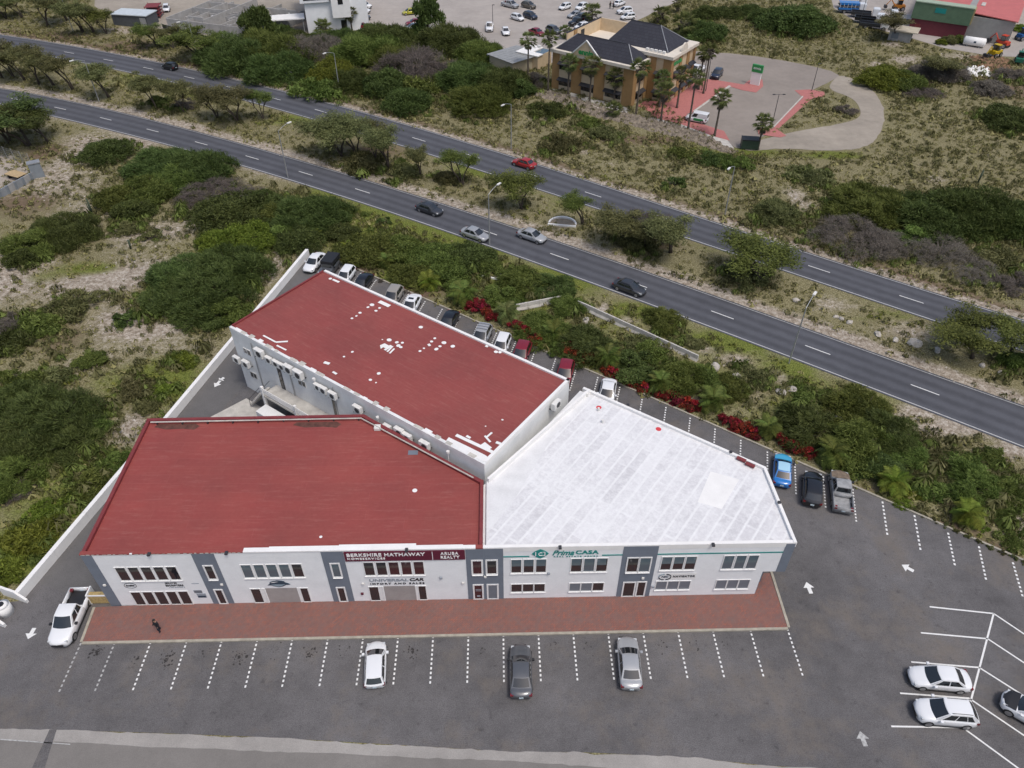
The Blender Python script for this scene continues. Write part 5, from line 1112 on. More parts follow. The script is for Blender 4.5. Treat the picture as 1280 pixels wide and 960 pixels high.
    for f in (.2, .5, .8): mb.box(lerp(r0, r1, f)-.04, lerp(r0, r1, f)+.04, -w1, w1, zr+.09, zr+.13)
    ex['roof_bar'] = mb.mesh('roof_bar', M['rim'])
    ex['bed_floor'] = MB().box(-hl+.09, br-.14, -W+.11, W-.11, .622, .635).mesh('bed_floor', M['trim'])
    ex['soft_top'] = MB().box(r0-.06, r1+.1, -w0-.05, w0+.05, zs+.42, zr+.09).mesh('soft_top', M['trim'])
    ex['logo_panel'] = MB().box(-1.5, .4, -W-.012, -W+.02, .45, .95).box(-1.5, .4, W-.02, W+.012, .45, .95).mesh('logo_panel', M['greensign'])
    CARM[kind] = (P, tym, rimm, wh_, rw, ex); return CARM[kind]
PAINT = {}
def paint(name):
    c = dict(white=(.76, .77, .78), silver=(.40, .41, .42), grey=(.105, .11, .12), dark=(.045, .048, .056), black=(.010, .010, .012), red=(.20, .010, .022), bright=(.33, .018, .015), blue=(.015, .17, .50), navy=(.014, .022, .045), green=(.03, .05, .04), yellow=(.42, .40, .02), brown=(.11, .095, .075), oldgrey=(.30, .305, .31), gold=(.30, .28, .25))[name]
    if name not in PAINT:
        PAINT[name] = pm('paint_'+name, c, .28 if name != 'oldgrey' else .6, 0 if name != 'oldgrey' else .25, 3, metal=.25 if name in ('silver', 'grey', 'dark') else 0, coat=.7 if name != 'oldgrey' else .0)
    return PAINT[name]
def vehicle(kind, col, p, rz, label, group, extra=(), cat='car', name='parked_car'):
    P, tym, rimm, wh_, rw, ex = car_parts(kind); o = empty(name, (p[0], p[1], .012), rz, label, cat, group)
    for nm, me, mt in P:
        inst(nm, me, o, mat=paint(col) if mt == 'paint' else (paint(col) if mt == 'mirror' and col in ('white', 'silver') and 'pickup' not in kind else None))
    for x, y in wh_:
        t = inst('wheel', tym, o, (x, y, rw)); inst('rim', rimm, t)
    for nm, mt in extra: inst(nm, ex[nm], o, mat=mt)
    return o
def vpx(kind, col, u, v, fu, fv, label, group, extra=(), cat='car', name='parked_car', z=.6):
    a, b = at(u, v, z), at(fu, fv, z); d = b-a; return vehicle(kind, col, a, math.atan2(d.y, d.x), label, group, extra, cat, name)
G1 = 'cars in the bays before the brick pavement'
vpx('hatch', 'white', 469.5, 830, 470.6, 800, 'small white hatchback in a bay before the shop entrance', G1)
vpx('sedan', 'grey', 651, 838, 650.4, 800, 'dark grey sedan parked facing the brick pavement', G1)
vpx('sedan', 'silver', 786.5, 828, 784.0, 800, 'silver sedan parked facing the brick pavement', G1)
vpx('pickup', 'white', 88, 772, 74, 803, 'white double-cab pickup parked beside the left end of the building', G1, [('bed_floor', None)], 'pickup truck', 'pickup_truck')
G2 = 'cars in the angled bays at right'
vpx('sedan', 'white', 1174, 848, 1140, 845, 'white sedan, the upper of two white cars in the line-marked bays', G2)
vpx('suv', 'white', 1181, 891, 1146, 888, 'white sport utility car with roof rails, below the white sedan', G2, [('roof_rail', None)])
vpx('suv', 'white', 1291, 893, 1256, 873, 'white car with a black bonnet at the right edge', G2, [('bonnet', None), ('roof_panel', None)])
G3 = 'cars parked at the right end of the rear kerb'
vpx('sedan', 'blue', 978, 587, 979, 566, 'bright blue car with pale roof beside the white-roofed building', G3, [('roof_panel', pm('pale_blue_paint', (.38, .62, .76), .25, 0, coat=1.)), ('bonnet', pm('cyan_paint', (.05, .36, .58), .25, 0, coat=1.))])
vpx('suv', 'black', 1015.5, 611, 1016, 590, 'black car between the blue car and the old pickup', G3)
vpx('pickup', 'oldgrey', 1051, 614, 1048, 588, 'faded grey pickup with rust-brown bonnet by the planting', G3, [('bonnet', pm('rust', (.19, .145, .105), .9, .35, 3)), ('bed_floor', paint('oldgrey'))], 'pickup truck', 'pickup_truck')
G4 = 'cars parked nose-in along the back of the red-roofed building'
def krow(kind, col, u, v, label, extra=(), off=2.65, cat='car', name='parked_car'):
    p = at(u, v, .9).xy; c = p+SD*(((p-KA).dot(GKY)+off)/-SD.dot(GKY)); return vehicle(kind, col, (c.x, c.y), R(-104.2)+rnd.uniform(-.03, .03), label, G4, extra, cat, name)
krow('sedan', 'white', 394, 324, 'white sedan at the far left end of the back row')
krow('jeep', 'grey', 413, 331, 'grey off-roader with black canvas top in the back row', [('soft_top', None), ('roof_panel', None)])
krow('hatch', 'white', 434, 340, 'white hatchback between the off-roader and the black car in the back row')
krow('sedan', 'black', 454, 350, 'black sedan behind the red roof, next to the white hatchback')
krow('suv', 'gold', 493, 366, 'grey-gold people carrier in the back row')
krow('sedan', 'white', 515, 377, 'white sedan with dark sunroof in the back row', [('sunroof', None)])
krow('sedan', 'black', 562, 397, 'black sedan alone by the palm in the back row')
krow('suv', 'silver', 604, 414, 'silver estate with roof bars in the back row', [('roof_bar', None)])
krow('hatch', 'white', 628, 427, 'white hatchback between the silver estate and the red car')
krow('suv', 'red', 653, 437, 'dark red car beside the white hatchback in the back row')
krow('suv', 'red', 707, 462, 'dark red car standing alone near the end of the red roof')
krow('sedan', 'white', 760, 486, 'white sedan at the corner of the white roof in the back row')
G5 = 'cars driving on the highway'
def hcar(kind, col, u, v, sg, label):
    c = at(u, v, .6); L_ = HW1S if sg > 0 else HW2S; j = int(np.argmin(np.hypot(L_[:, 0]-c.x, L_[:, 1]-c.y))); d = L_[min(j+2, len(L_)-1)]-L_[max(j-2, 0)]
    return vehicle(kind, col, c, math.atan2(d[1]*sg, d[0]*sg), label, G5, (), 'car', 'driving_car')
hcar('sedan', 'dark', 537, 261, 1, 'dark sedan following two silver cars on the near carriageway')
hcar('sedan', 'silver', 594, 292.5, 1, 'silver sedan in the lane next to the grass verge'); hcar('sedan', 'silver', 665, 294.5, 1, 'silver sedan in the lane next to the median')
hcar('sedan', 'dark', 787, 359, 1, 'dark grey sedan alone in the middle of the near carriageway')
hcar('sedan', 'bright', 655, 204, -1, 'red car on the far carriageway'); hcar('hatch', 'black', 212, 83, -1, 'black hatchback on the far carriageway at left')
G6 = 'cars in the far car park'
for kind, col, u, v, du, dv, lb in [
 ('suv', 'white', 455, 7, 5, .6, 'white car at the back of the row by the white building'), ('suv', 'white', 453, 13, 5, .6, 'white car second from the back by the white building'), ('suv', 'grey', 453, 21, 5, .6, 'grey car in the row by the white building'), ('suv', 'red', 455, 33, 5, .6, 'dark red car behind the hedge by the white building'),
 ('hatch', 'yellow', 512, 15, -5, .5, 'yellow-green car left of the dense round tree'), ('sedan', 'red', 518, 28, -5, .4, 'dark red car beside the dense round tree'), ('suv', 'silver', 516, 35, -5, .4, 'silver car at the hedge beside the dense round tree'),
 ('pickup', 'white', 612, 34, -.5, 5, 'white pickup parked by the curved kerb of the far car park'), ('sedan', 'white', 632, 39, 1.6, 5, 'white sedan beside the white pickup in the far car park'), ('pickup', 'silver', 638, 6, 5, 1.2, 'silver pickup at the top of the far car park'), ('suv', 'brown', 661, 7, 5, 1.2, 'brown car next to the silver pickup'),
 ('hatch', 'white', 647, 22, 5, 1.5, 'white hatchback beside the navy car'), ('suv', 'navy', 663, 20, 5, 1.6, 'navy blue car in the middle of the far car park'), ('sedan', 'red', 671, 40, 5, 1.6, 'crimson sedan in the front row of the far car park'), ('suv', 'grey', 692, 38, 5, 1.6, 'grey car beside the crimson sedan'),
 ('hatch', 'white', 706, 8.5, -4, 1.2, 'white car standing apart at the top of the far car park'), ('suv', 'white', 727, 9, -4, 1.5, 'white car left of the young palm'), ('sedan', 'silver', 719, 18.5, -4, .8, 'silver sedan in the row left of the young palm'), ('suv', 'grey', 726, 22.5, -4, .8, 'grey car in the row left of the young palm'), ('pickup', 'black', 722, 28, -4, .8, 'black pickup in the row left of the young palm'), ('hatch', 'white', 727, 33, -4, .8, 'white car half hidden by the cream court wall'),
 ('sedan', 'white', 774, 4, 4, -1.5, 'white car next to the two standing people'), ('suv', 'white', 781, 14, -4, .4, 'white car behind the dark hipped roof'), ('hatch', 'white', 785, 21, -4, .4, 'white car partly hidden behind the dark hipped roof'),
 ('hatch', 'white', 208, 10.5, -.6, 4, 'white car on the building site'), ('pickup', 'white', 870, 88, -4, 2.0, 'white pickup beside the ochre office'), ('suv', 'navy', 896, 93, -3.5, 4, 'dark blue people carrier on the forecourt')]:
    vpx(kind, col, u, v, u+du, v+dv, lb, G6, cat='pickup truck' if kind == 'pickup' else 'car', name='pickup_truck' if kind == 'pickup' else 'parked_car')
vpx('van', 'white', 871, 148, 866, 147, 'white van with green side panels on the pink pavement', G6, [('logo_panel', None)], 'van', 'delivery_van')
# works vehicles at the top right
G7 = 'trucks and machines in the works yard'
def truck(u, v, rz, body, label, bus=False):
    o = empty('truck', tuple(at(u, v)), rz, label, 'truck', G7)
    MB().box(-3.4, 1.6, -1.15, 1.15, .7, .95).build('chassis', M['trim'], o); MB().box(1.7, 3.4, -1.1, 1.1, .6, 2.5).build('cab', paint('white'), o, bevel=.12); MB().box(3.38, 3.42, -.95, .95, 1.5, 2.3).build('windscreen', M['carglass'], o)
    if bus:
        for k in range(5): MB().box(-3.2+k*.95, -3.1+k*.95, -1.1, -1.0, .95, 2.5).build('stanchion', paint('white'), o)
        MB().box(-3.4, 1.6, -1.2, 1.2, 2.5, 2.62).build('canopy', paint(body), o); MB().box(-3.4, 1.6, -1.15, -1.05, .95, 1.4).build('side_panel', paint(body), o)
    else:
        MB().box(-3.4, 1.5, -1.15, -1.05, .952, 1.5).box(-3.4, 1.5, 1.05, 1.15, .952, 1.5).box(-3.5, -3.4, -1.15, 1.15, .952, 1.5).build('cargo_bed', paint(body), o)
    tym, rimm = CARM['pickup'][1], CARM['pickup'][2]
    for x in (2.4, -1.8):
        for y in (-1.0, 1.0): t = inst('wheel', tym, o, (x, y, .45), scale=(1.2, 1.2, 1.2)); inst('rim', rimm, t)
truck(1064, 10, R(-8), 'blue', 'blue open-sided truck at the back of the works yard', True); truck(1063, 16, R(-12), 'blue', 'blue open-sided truck nearest the tall pole', True)
truck(1080, 22, R(-20), 'dark', 'dark flatbed truck with white cab, rearmost of the row'); truck(1085, 29, R(-22), 'black', 'black flatbed truck with white cab in mid row'); truck(1091, 36, R(-22), 'dark', 'dark flatbed truck with white cab nearest the thorn tree'); truck(1128, 27, R(160), 'white', 'white truck beside the green wall')
def machine(u, v, rz, col, label):
    o = empty('digger', tuple(at(u, v)), rz, label, 'machine', G7); m = pm('mach_'+col, dict(orange=(.45, .17, .02), red=(.50, .05, .02), yellow=(.50, .34, .01), bluee=(.02, .10, .30), green=(.02, .14, .09))[col], .5, .15, 2)
    MB().box(-1.5, 1.3, -.8, .8, .7, 1.5).build('body', m, o, bevel=.08); MB().box(-.6, .5, -.65, .65, 1.5, 2.6).build('cab', M['carglass'], o, bevel=.06); MB().box(-.65, .55, -.7, .7, 2.6, 2.72).build('cab_roof', m, o)
    MB().tube([(1.2, 0, 1.3), (2.3, 0, 2.6), (3.3, 0, 1.2)], [.18, .15, .12], 6).build('boom', m, o); MB().box(3.0, 3.7, -.6, .6, .5, 1.2).build('bucket', M['darkmetal'], o, bevel=.05)
    tym, rimm = CARM['pickup'][1], CARM['pickup'][2]
    for x in (.9, -1.0):
        for y in (-.85, .85): t = inst('wheel', tym, o, (x, y, .55), scale=(1.45, 1.4, 1.45)); inst('rim', rimm, t)
machine(1122, 13, R(170), 'orange', 'orange loader left of the green wall'); machine(1251, 59, R(120), 'red', 'red machine in front of the warehouse doorway'); machine(1242, 71, R(-150), 'yellow', 'yellow digger among the scrap'); machine(1277, 50, R(20), 'bluee', 'blue machine at the right edge'); machine(1272, 80, R(60), 'green', 'green machine at the edge of the scrap heap')

# ------------------------------------------------------------------ people
def person(u, v, rz, top, legs, label, hair=(.012, .01, .009), stride=.18, sc=1.):
    o = empty('person', tuple(at(u, v, .12 if v > 700 else .01)), rz, label, 'person'); o.scale = (sc,)*3
    me = bpy.data.meshes.new('body')
    V = [(0, 0, .95), (0, 0, 1.15), (0, 0, 1.38), (0, 0, 1.52), (0, .02, 1.64), (0, .03, 1.74), (-.10, 0, .90), (-.11, stride*.6, .50), (-.11, stride*.2, .10), (-.12, stride*.2+.15, .05), (.10, 0, .90), (.11, -stride*.2, .50), (.11, -stride, .12), (.12, -stride+.15, .05),
         (-.19, 0, 1.42), (-.25, -.03, 1.16), (-.24, .12, .95), (-.24, .16, .86), (.19, 0, 1.42), (.25, .02, 1.16), (.23, .17, .98), (.23, .21, .90)]
    Eg = [(0, 1), (1, 2), (2, 3), (3, 4), (4, 5), (0, 6), (6, 7), (7, 8), (8, 9), (0, 10), (10, 11), (11, 12), (12, 13), (2, 14), (14, 15), (15, 16), (16, 17), (2, 18), (18, 19), (19, 20), (20, 21)]
    rad = [.15, .14, .16, .06, .10, .09, .10, .07, .05, .04, .10, .07, .05, .04, .07, .05, .04, .04, .07, .05, .04, .04]
    me.from_pydata(V, Eg, []); b = bpy.data.objects.new('body', me); link(b)
    b.modifiers.new('s', 'SKIN'); sv = me.skin_vertices[0].data
    for i, r_ in enumerate(rad): sv[i].radius = (r_*1.35, r_*1.2); sv[i].use_root = (i == 0)
    ss = b.modifiers.new('d', 'SUBSURF'); ss.levels = 2; ss.render_levels = 2
    dg = bpy.context.evaluated_depsgraph_get(); dg.update(); m2 = bpy.data.meshes.new_from_object(b.evaluated_get(dg)); bpy.data.objects.remove(b); m2.name = 'body'
    tm, lm, sk = pm('cloth_'+top[0], top[1], .9, .15, 6), pm('cloth_'+legs[0], legs[1], .9, .15, 6), pm('skin', (.28, .16, .11), .6, .05)
    m2.materials.clear(); [m2.materials.append(x) for x in (tm, lm, sk)]
    for p in m2.polygons:
        z = p.center.z; p.material_index = 2 if (z > 1.50 or (abs(p.center.x) > .2 and z < .98)) else (1 if z < .97 else 0); p.use_smooth = True
    link(bpy.data.objects.new('body', m2), o)
    h = MB(); 
    gridpatch(h, lambda a, b_: Vector((.105*math.sin(a*1.75)*math.cos(b_*2*math.pi), .01+.115*math.sin(a*1.75)*math.sin(b_*2*math.pi), 1.70+.125*math.cos(a*1.75))), 6, 14); h.build('hair', pm('hair', hair, .6, .1), o, True)
person(200, 789, R(150), ('black', (.010, .011, .016)), ('navy', (.014, .018, .030)), 'person in dark clothes walking on the brick pavement')
person(762.5, 11, R(20), ('dark', (.02, .02, .025)), ('black2', (.012, .012, .014)), 'left one of two people standing by a white car', sc=1.05); person(766.5, 11.5, R(-60), ('greyish', (.06, .06, .07)), ('black2', (.012, .012, .014)), 'right one of two people standing by a white car', sc=1.05)

# ------------------------------------------------------------------ vegetation
def quads(C, U, Vv, su, sv):
    """leaf blades: centre C, axes U (long) and Vv, half sizes"""
    n = len(C); a = U*su[:, None]; b = Vv*sv[:, None]
    V = np.stack([C-a, C+b*.9-a*.1, C+a, C-b*.9-a*.1], 1).reshape(-1, 3); F = np.arange(4*n).reshape(-1, 4); return V, F
def unit(v): return v/np.maximum(np.linalg.norm(v, axis=1), 1e-6)[:, None]
def frame(rng, Nn, spread):
    D = unit(Nn+rng.normal(0, spread, Nn.shape)); r = rng.normal(0, 1, Nn.shape); U = unit(np.cross(D, r)); return D, U, np.cross(D, U)
def lobed(rng, r, h, nl, flat=.75):
    """lobe centres and radii of an uneven crown, radius r, height h"""
    out = []
    for i in range(nl):
        a = rng.random()*2*math.pi; q = r*(.02+.84*math.sqrt(rng.random()))*rng.choice([1., 1., 1.12]); lr = r*rng.uniform(.14, .40)
        zc = h*rng.uniform(.22, 1.0)*(1-.5*(q/r)**2)-lr*.3; out.append((q*math.cos(a), q*math.sin(a), max(zc, lr*.3), lr, lr*flat*rng.uniform(.7, 1.1)))
    return out
def crown_mesh(name, seed, r, h, nl, count, leaf=(.20, .085), kind='round'):
    rng = np.random.default_rng(seed); L = lobed(rng, r, h, nl); A_ = np.array([l[3]**2 for l in L]); ch = rng.choice(len(L), count, p=A_/A_.sum())
    Lc = np.array(L)[ch]; d = unit(rng.normal(0, 1, (count, 3))); d[:, 2] = np.abs(d[:, 2])*1.0-.28*rng.random(count); d = unit(d)
    rad = rng.uniform(.62, 1.10, count); rad = np.where(rng.random(count) < .22, rad*rng.uniform(1.05, 1.35, count), rad)
    C = Lc[:, :3]+d*np.c_[Lc[:, 3], Lc[:, 3], Lc[:, 4]]*rad[:, None]
    # drop what lies deep inside another lobe
    keep = np.ones(count, bool)
    for l in L:
        q = ((C-np.array(l[:3]))/np.array([l[3], l[3], l[4]])); keep &= (np.linalg.norm(q, axis=1) > .58)
    keep &= C[:, 2] > .05
    hole = vnoise(C[:, 0]+C[:, 2]*.6+40, C[:, 1]+C[:, 2]*.5+40, .55, seed)*.6+vnoise(C[:, 0]+70, C[:, 1]-C[:, 2]+70, .28, seed+1)*.4
    keep &= (hole > .40) | (rng.random(count) < .18)
    C, d = C[keep], d[keep]; n = len(C)
    if kind == 'feather':
        U = unit(d*.7+np.array([-.35, 0, .25])+rng.normal(0, .45, d.shape)); Vv = unit(np.cross(U, rng.normal(0, 1, U.shape))); su = rng.uniform(.7, 1.4, n)*leaf[0]; sv = rng.uniform(.7, 1.2, n)*leaf[1]
    elif kind == 'twig':
        U = unit(d+rng.normal(0, .6, d.shape)); Vv = unit(np.cross(U, rng.normal(0, 1, U.shape))); su = rng.uniform(.5, 1.5, n)*leaf[0]; sv = np.full(n, leaf[1])
    else:
        U = unit(d*.45+np.array([0, 0, .25])+rng.normal(0, .6, d.shape)); Vv = unit(np.cross(U, rng.normal(0, 1, U.shape))); su = rng.uniform(.6, 1.4, n)*leaf[0]*1.25; sv = rng.uniform(.6, 1.3, n)*leaf[1]
    V, F = quads(C, U, Vv, su, sv)
    lobe_t = rng.normal(0, .22, len(L))[ch][keep]
    tone = np.clip(rng.normal(.40, .27, n)+lobe_t, 0, 1); tone = np.where(rng.random(n) < .05, 1., tone)
    me = npmesh(name, V, F, tone); me.materials.append(LEAF['mid']); return me
def stems_mesh(name, seed, r, h, n=7):
    rng = np.random.default_rng(seed); mb = MB()
    for i in range(n):
        a = rng.random()*6.28; q = r*rng.uniform(.3, .75); mb.tube([(rng.normal(0, .1), rng.normal(0, .1), -.1), (q*.45*math.cos(a), q*.45*math.sin(a), h*.35), (q*math.cos(a+.2), q*math.sin(a+.2), h*rng.uniform(.55, .8))], [.07, .05, .02], 5)
    return mb.mesh(name, M['bark'])
BUSH = {}
for k in range(4):
    BUSH['round', k] = (crown_mesh('foliage', 10+k, 2.6, 2.3, 26+3*k, 15000, (.16, .065)), stems_mesh('stem', 10+k, 2.6, 2.3))
    BUSH['feather', k] = (crown_mesh('foliage', 30+k, 3.2, 2.5, 30+3*k, 18000, (.34, .045), 'feather'), stems_mesh('stem', 30+k, 3.2, 2.5))
for k in range(2):
    BUSH['twig', k] = (crown_mesh('foliage', 50+k, 2.6, 2.2, 16, 7500, (.34, .018), 'twig'), stems_mesh('stem', 50+k, 2.6, 2.2, 14))
    BUSH['small', k] = (crown_mesh('foliage', 60+k, 1.2, 1.0, 9, 1500, (.14, .07)), stems_mesh('stem', 60+k, 1.2, 1.0, 5))
    BUSH['low', k] = (crown_mesh('foliage', 70+k, 2.6, 1.2, 24, 7500, (.19, .07)), stems_mesh('stem', 70+k, 2.6, .9, 6))
for k in range(2):
    BUSH['round_big', k] = (crown_mesh('foliage', 80+k, 4.6, 3.6, 64, 44000, (.17, .07)), stems_mesh('stem', 80+k, 4.6, 3.6, 10))
    BUSH['feather_big', k] = (crown_mesh('foliage', 90+k, 5.4, 3.8, 70, 48000, (.36, .05), 'feather'), stems_mesh('stem', 90+k, 5.4, 3.8, 10))
    BUSH['twig_big', k] = (crown_mesh('foliage', 95+k, 4.6, 3.4, 40, 22000, (.36, .019), 'twig'), stems_mesh('stem', 95+k, 4.6, 3.4, 22))
BR = {'round_big': 4.3, 'feather_big': 5.0, 'twig_big': 4.3, 'round': 2.45, 'feather': 3.0, 'twig': 2.45, 'small': 1.15, 'low': 2.5}
def bush(kind, leaf, u, v, wpx, label, group, hs=1., cat='shrub', name='shrub'):
    v2 = v+wpx*.16        # list gives the middle of the crown; roots are a little nearer
    p = at(u, v2); r = wpx/2/pxm(u, v2)
    if r/BR[kind] > 1.3 and (kind+'_big', 0) in BUSH: kind += '_big'
    sc = r/BR[kind]; nv = 4 if (kind, 3) in BUSH else 2; fo, stm = BUSH[kind, rnd.randrange(nv)]
    o = empty(name, (p.x, p.y, gz(p.x, p.y)), rnd.uniform(0, 6.28), label, cat, group); o.scale = (sc*rnd.uniform(.93, 1.07), sc*rnd.uniform(.93, 1.07), sc*hs*rnd.uniform(.9, 1.08))
    if leaf != 'red' and r > 1.0: BPOS.append((p.x, p.y, r))
    if 'feather' in kind: o.rotation_euler = (0, 0, rnd.uniform(-.7, .7))
    inst('foliage', fo, o, mat=LEAF[leaf]); inst('stem', stm, o, mat=M['twig'] if leaf == 'grey' else None); return o
BPOS = []
def bushes(lst, where, group, hk=1., wk=1.):
    wd = {'dark': 'dark green', 'mid': 'green', 'bright': 'bright green', 'olive': 'olive green', 'grey': 'dry grey-brown', 'red': 'red-flowered'}
    kn = {'round': 'dense bush', 'feather': 'feathery thorn bush', 'twig': 'twiggy bush', 'small': 'small bush', 'low': 'low spreading bush'}
    by = {}
    for t in lst: by.setdefault((t[0], t[1]), []).append(t)
    for (k, c), L in by.items():
        L.sort(key=lambda t: t[2])
        for i, t in enumerate(L):
            lb = f'{wd[c]} {kn[k]} {where}' + ('' if len(L) == 1 else f', {ORD[i]} such' + (' from the left' if i else ''))
            bush(k, c, t[2], t[3], t[4]*wk, lb, group, (t[5] if len(t) > 5 else 1.)*hk)
bushes([('feather', 'dark', 82, 284, 70), ('feather', 'mid', 48, 300, 62), ('round', 'dark', 30, 322, 40), ('round', 'mid', 148, 247, 52), ('round', 'mid', 185, 236, 60), ('round', 'dark', 170, 262, 44), ('low', 'olive', 160, 281, 38), ('feather', 'dark', 207, 200, 70), ('feather', 'dark', 250, 205, 76), ('feather', 'mid', 225, 222, 60), ('twig', 'grey', 262, 236, 70, .7), ('twig', 'grey', 300, 240, 50, .7),
 ('round', 'dark', 290, 262, 86), ('round', 'dark', 330, 255, 60), ('round', 'bright', 300, 296, 72), ('round', 'bright', 268, 302, 44), ('small', 'olive', 192, 293, 26), ('feather', 'dark', 238, 338, 84), ('feather', 'dark', 285, 332, 86), ('feather', 'dark', 258, 362, 92), ('feather', 'dark', 215, 366, 66), ('round', 'mid', 285, 385, 52), ('small', 'dark', 160, 396, 32), ('low', 'olive', 95, 376, 62), ('low', 'mid', 55, 396, 60),
 ('twig', 'grey', 18, 402, 46), ('low', 'dark', 12, 418, 60), ('round', 'mid', 115, 449, 36, .7), ('low', 'olive', 60, 470, 60), ('low', 'mid', 22, 476, 70), ('round', 'dark', 266, 398, 38), ('low', 'bright', 232, 446, 40), ('low', 'bright', 206, 482, 36), ('low', 'olive', 168, 480, 50), ('feather', 'dark', 60, 518, 104), ('feather', 'dark', 22, 545, 96), ('feather', 'dark', 85, 548, 70), ('feather', 'mid', 25, 585, 70), ('feather', 'dark', 22, 500, 70), ('low', 'mid', 110, 598, 62), ('low', 'mid', 140, 572, 40), ('low', 'bright', 66, 632, 50), ('low', 'bright', 35, 668, 70), ('low', 'bright', 10, 700, 60), ('low', 'mid', 112, 622, 30), ('twig', 'grey', 25, 608, 44, .6), ('low', 'olive', 180, 505, 36), ('feather', 'mid', 115, 530, 46),
 ('round', 'dark', 136, 187, 56), ('feather', 'mid', 345, 265, 50), ('feather', 'dark', 390, 262, 84), ('round', 'dark', 375, 297, 56), ('round', 'mid', 350, 292, 40)], 'in the sandy field', 'bushes of the sandy field', .8)
bushes([('round', 'mid', 462, 306, 76), ('round', 'dark', 428, 290, 50), ('round', 'mid', 505, 310, 60), ('round', 'mid', 545, 322, 80), ('round', 'dark', 585, 318, 66), ('round', 'mid', 520, 338, 64), ('round', 'mid', 565, 340, 56), ('small', 'dark', 481, 276, 20), ('round', 'mid', 610, 332, 40), ('feather', 'mid', 655, 350, 60), ('feather', 'dark', 690, 356, 56), ('round', 'mid', 630, 366, 50), ('feather', 'mid', 710, 378, 46), ('feather', 'mid', 680, 408, 66), ('feather', 'dark', 735, 428, 74), ('round', 'mid', 700, 432, 40), ('feather', 'mid', 830, 398, 50), ('low', 'olive', 866, 424, 34), ('round', 'dark', 790, 455, 60), ('feather', 'mid', 845, 468, 70), ('round', 'mid', 815, 440, 44), ('low', 'olive', 800, 430, 50), ('round', 'mid', 880, 470, 46), ('feather', 'mid', 915, 480, 50), ('low', 'olive', 940, 465, 50), ('low', 'mid', 1010, 492, 44),
 ('feather', 'mid', 1070, 505, 80), ('feather', 'dark', 1010, 530, 78), ('feather', 'mid', 1065, 545, 88), ('feather', 'dark', 1105, 535, 76), ('round', 'mid', 1060, 575, 60), ('round', 'dark', 1095, 580, 66), ('feather', 'mid', 1125, 560, 56), ('low', 'olive', 1170, 560, 66), ('low', 'mid', 1200, 575, 60), ('feather', 'mid', 1215, 602, 66), ('feather', 'mid', 1272, 610, 56), ('round', 'mid', 1240, 570, 34), ('low', 'mid', 1165, 605, 50), ('low', 'bright', 1140, 612, 36), ('low', 'olive', 1145, 590, 40), ('low', 'mid', 1245, 635, 44), ('small', 'bright', 1228, 657, 18), ('low', 'mid', 1262, 670, 40), ('twig', 'grey', 1125, 572, 34, .6), ('low', 'bright', 1130, 625, 30)], 'between car park and highway', 'bushes between car park and highway', .68, .92)
bushes([('small', 'olive', 1126+i*14, 630+i*6.6, 9) for i in range(12)]+[('small', 'grey', 445+i*16, 336+i*7.2, 8) for i in range(5)], 'in the kerbside bed', 'bedding plants along the kerb')
hl_ = []
for u0, v0, u1, v1 in ((588, 382, 622, 400), (642, 410, 678, 430), (703, 437, 738, 455), (758, 463, 812, 489), (822, 491, 868, 511), (905, 527, 945, 546), (975, 553, 1015, 571)):
    n_ = max(3, int((u1-u0)/6))
    for k in range(n_): f = (k+.5)/n_; hl_.append(('small', 'red', u0+(u1-u0)*f, v0+(v1-v0)*f-2.5, 20, 1.25))
bushes(hl_, 'of the rear kerb hedge', 'red hedge along the rear kerb')
bushes([('feather', 'dark', 300, 70, 80), ('feather', 'mid', 340, 62, 84), ('feather', 'dark', 350, 84, 70), ('twig', 'grey', 375, 64, 56), ('twig', 'grey', 405, 58, 50), ('round', 'bright', 415, 93, 54), ('feather', 'dark', 440, 102, 50), ('feather', 'mid', 460, 62, 70), ('feather', 'dark', 480, 48, 60), ('feather', 'mid', 495, 70, 60), ('twig', 'grey', 520, 82, 84), ('round', 'dark', 485, 106, 60), ('round', 'dark', 510, 126, 56), ('low', 'mid', 525, 105, 60), ('feather', 'dark', 562, 50, 66), ('feather', 'mid', 600, 66, 50), ('feather', 'dark', 585, 98, 66), ('feather', 'dark', 625, 102, 60), ('feather', 'mid', 600, 124, 64), ('low', 'bright', 510, 114, 22), ('round', 'dark', 650, 112, 34), ('twig', 'grey', 668, 100, 30), ('round', 'dark', 430, 46, 34), ('round', 'dark', 400, 50, 36), ('round', 'dark', 370, 48, 36), ('round', 'dark', 350, 40, 34), ('round', 'dark', 462, 42, 30), ('round', 'dark', 525, 41, 28), ('round', 'dark', 505, 43, 26), ('feather', 'dark', 285, 62, 46), ('low', 'mid', 395, 108, 60)], 'beyond the far carriageway', 'bushes beyond the far carriageway')
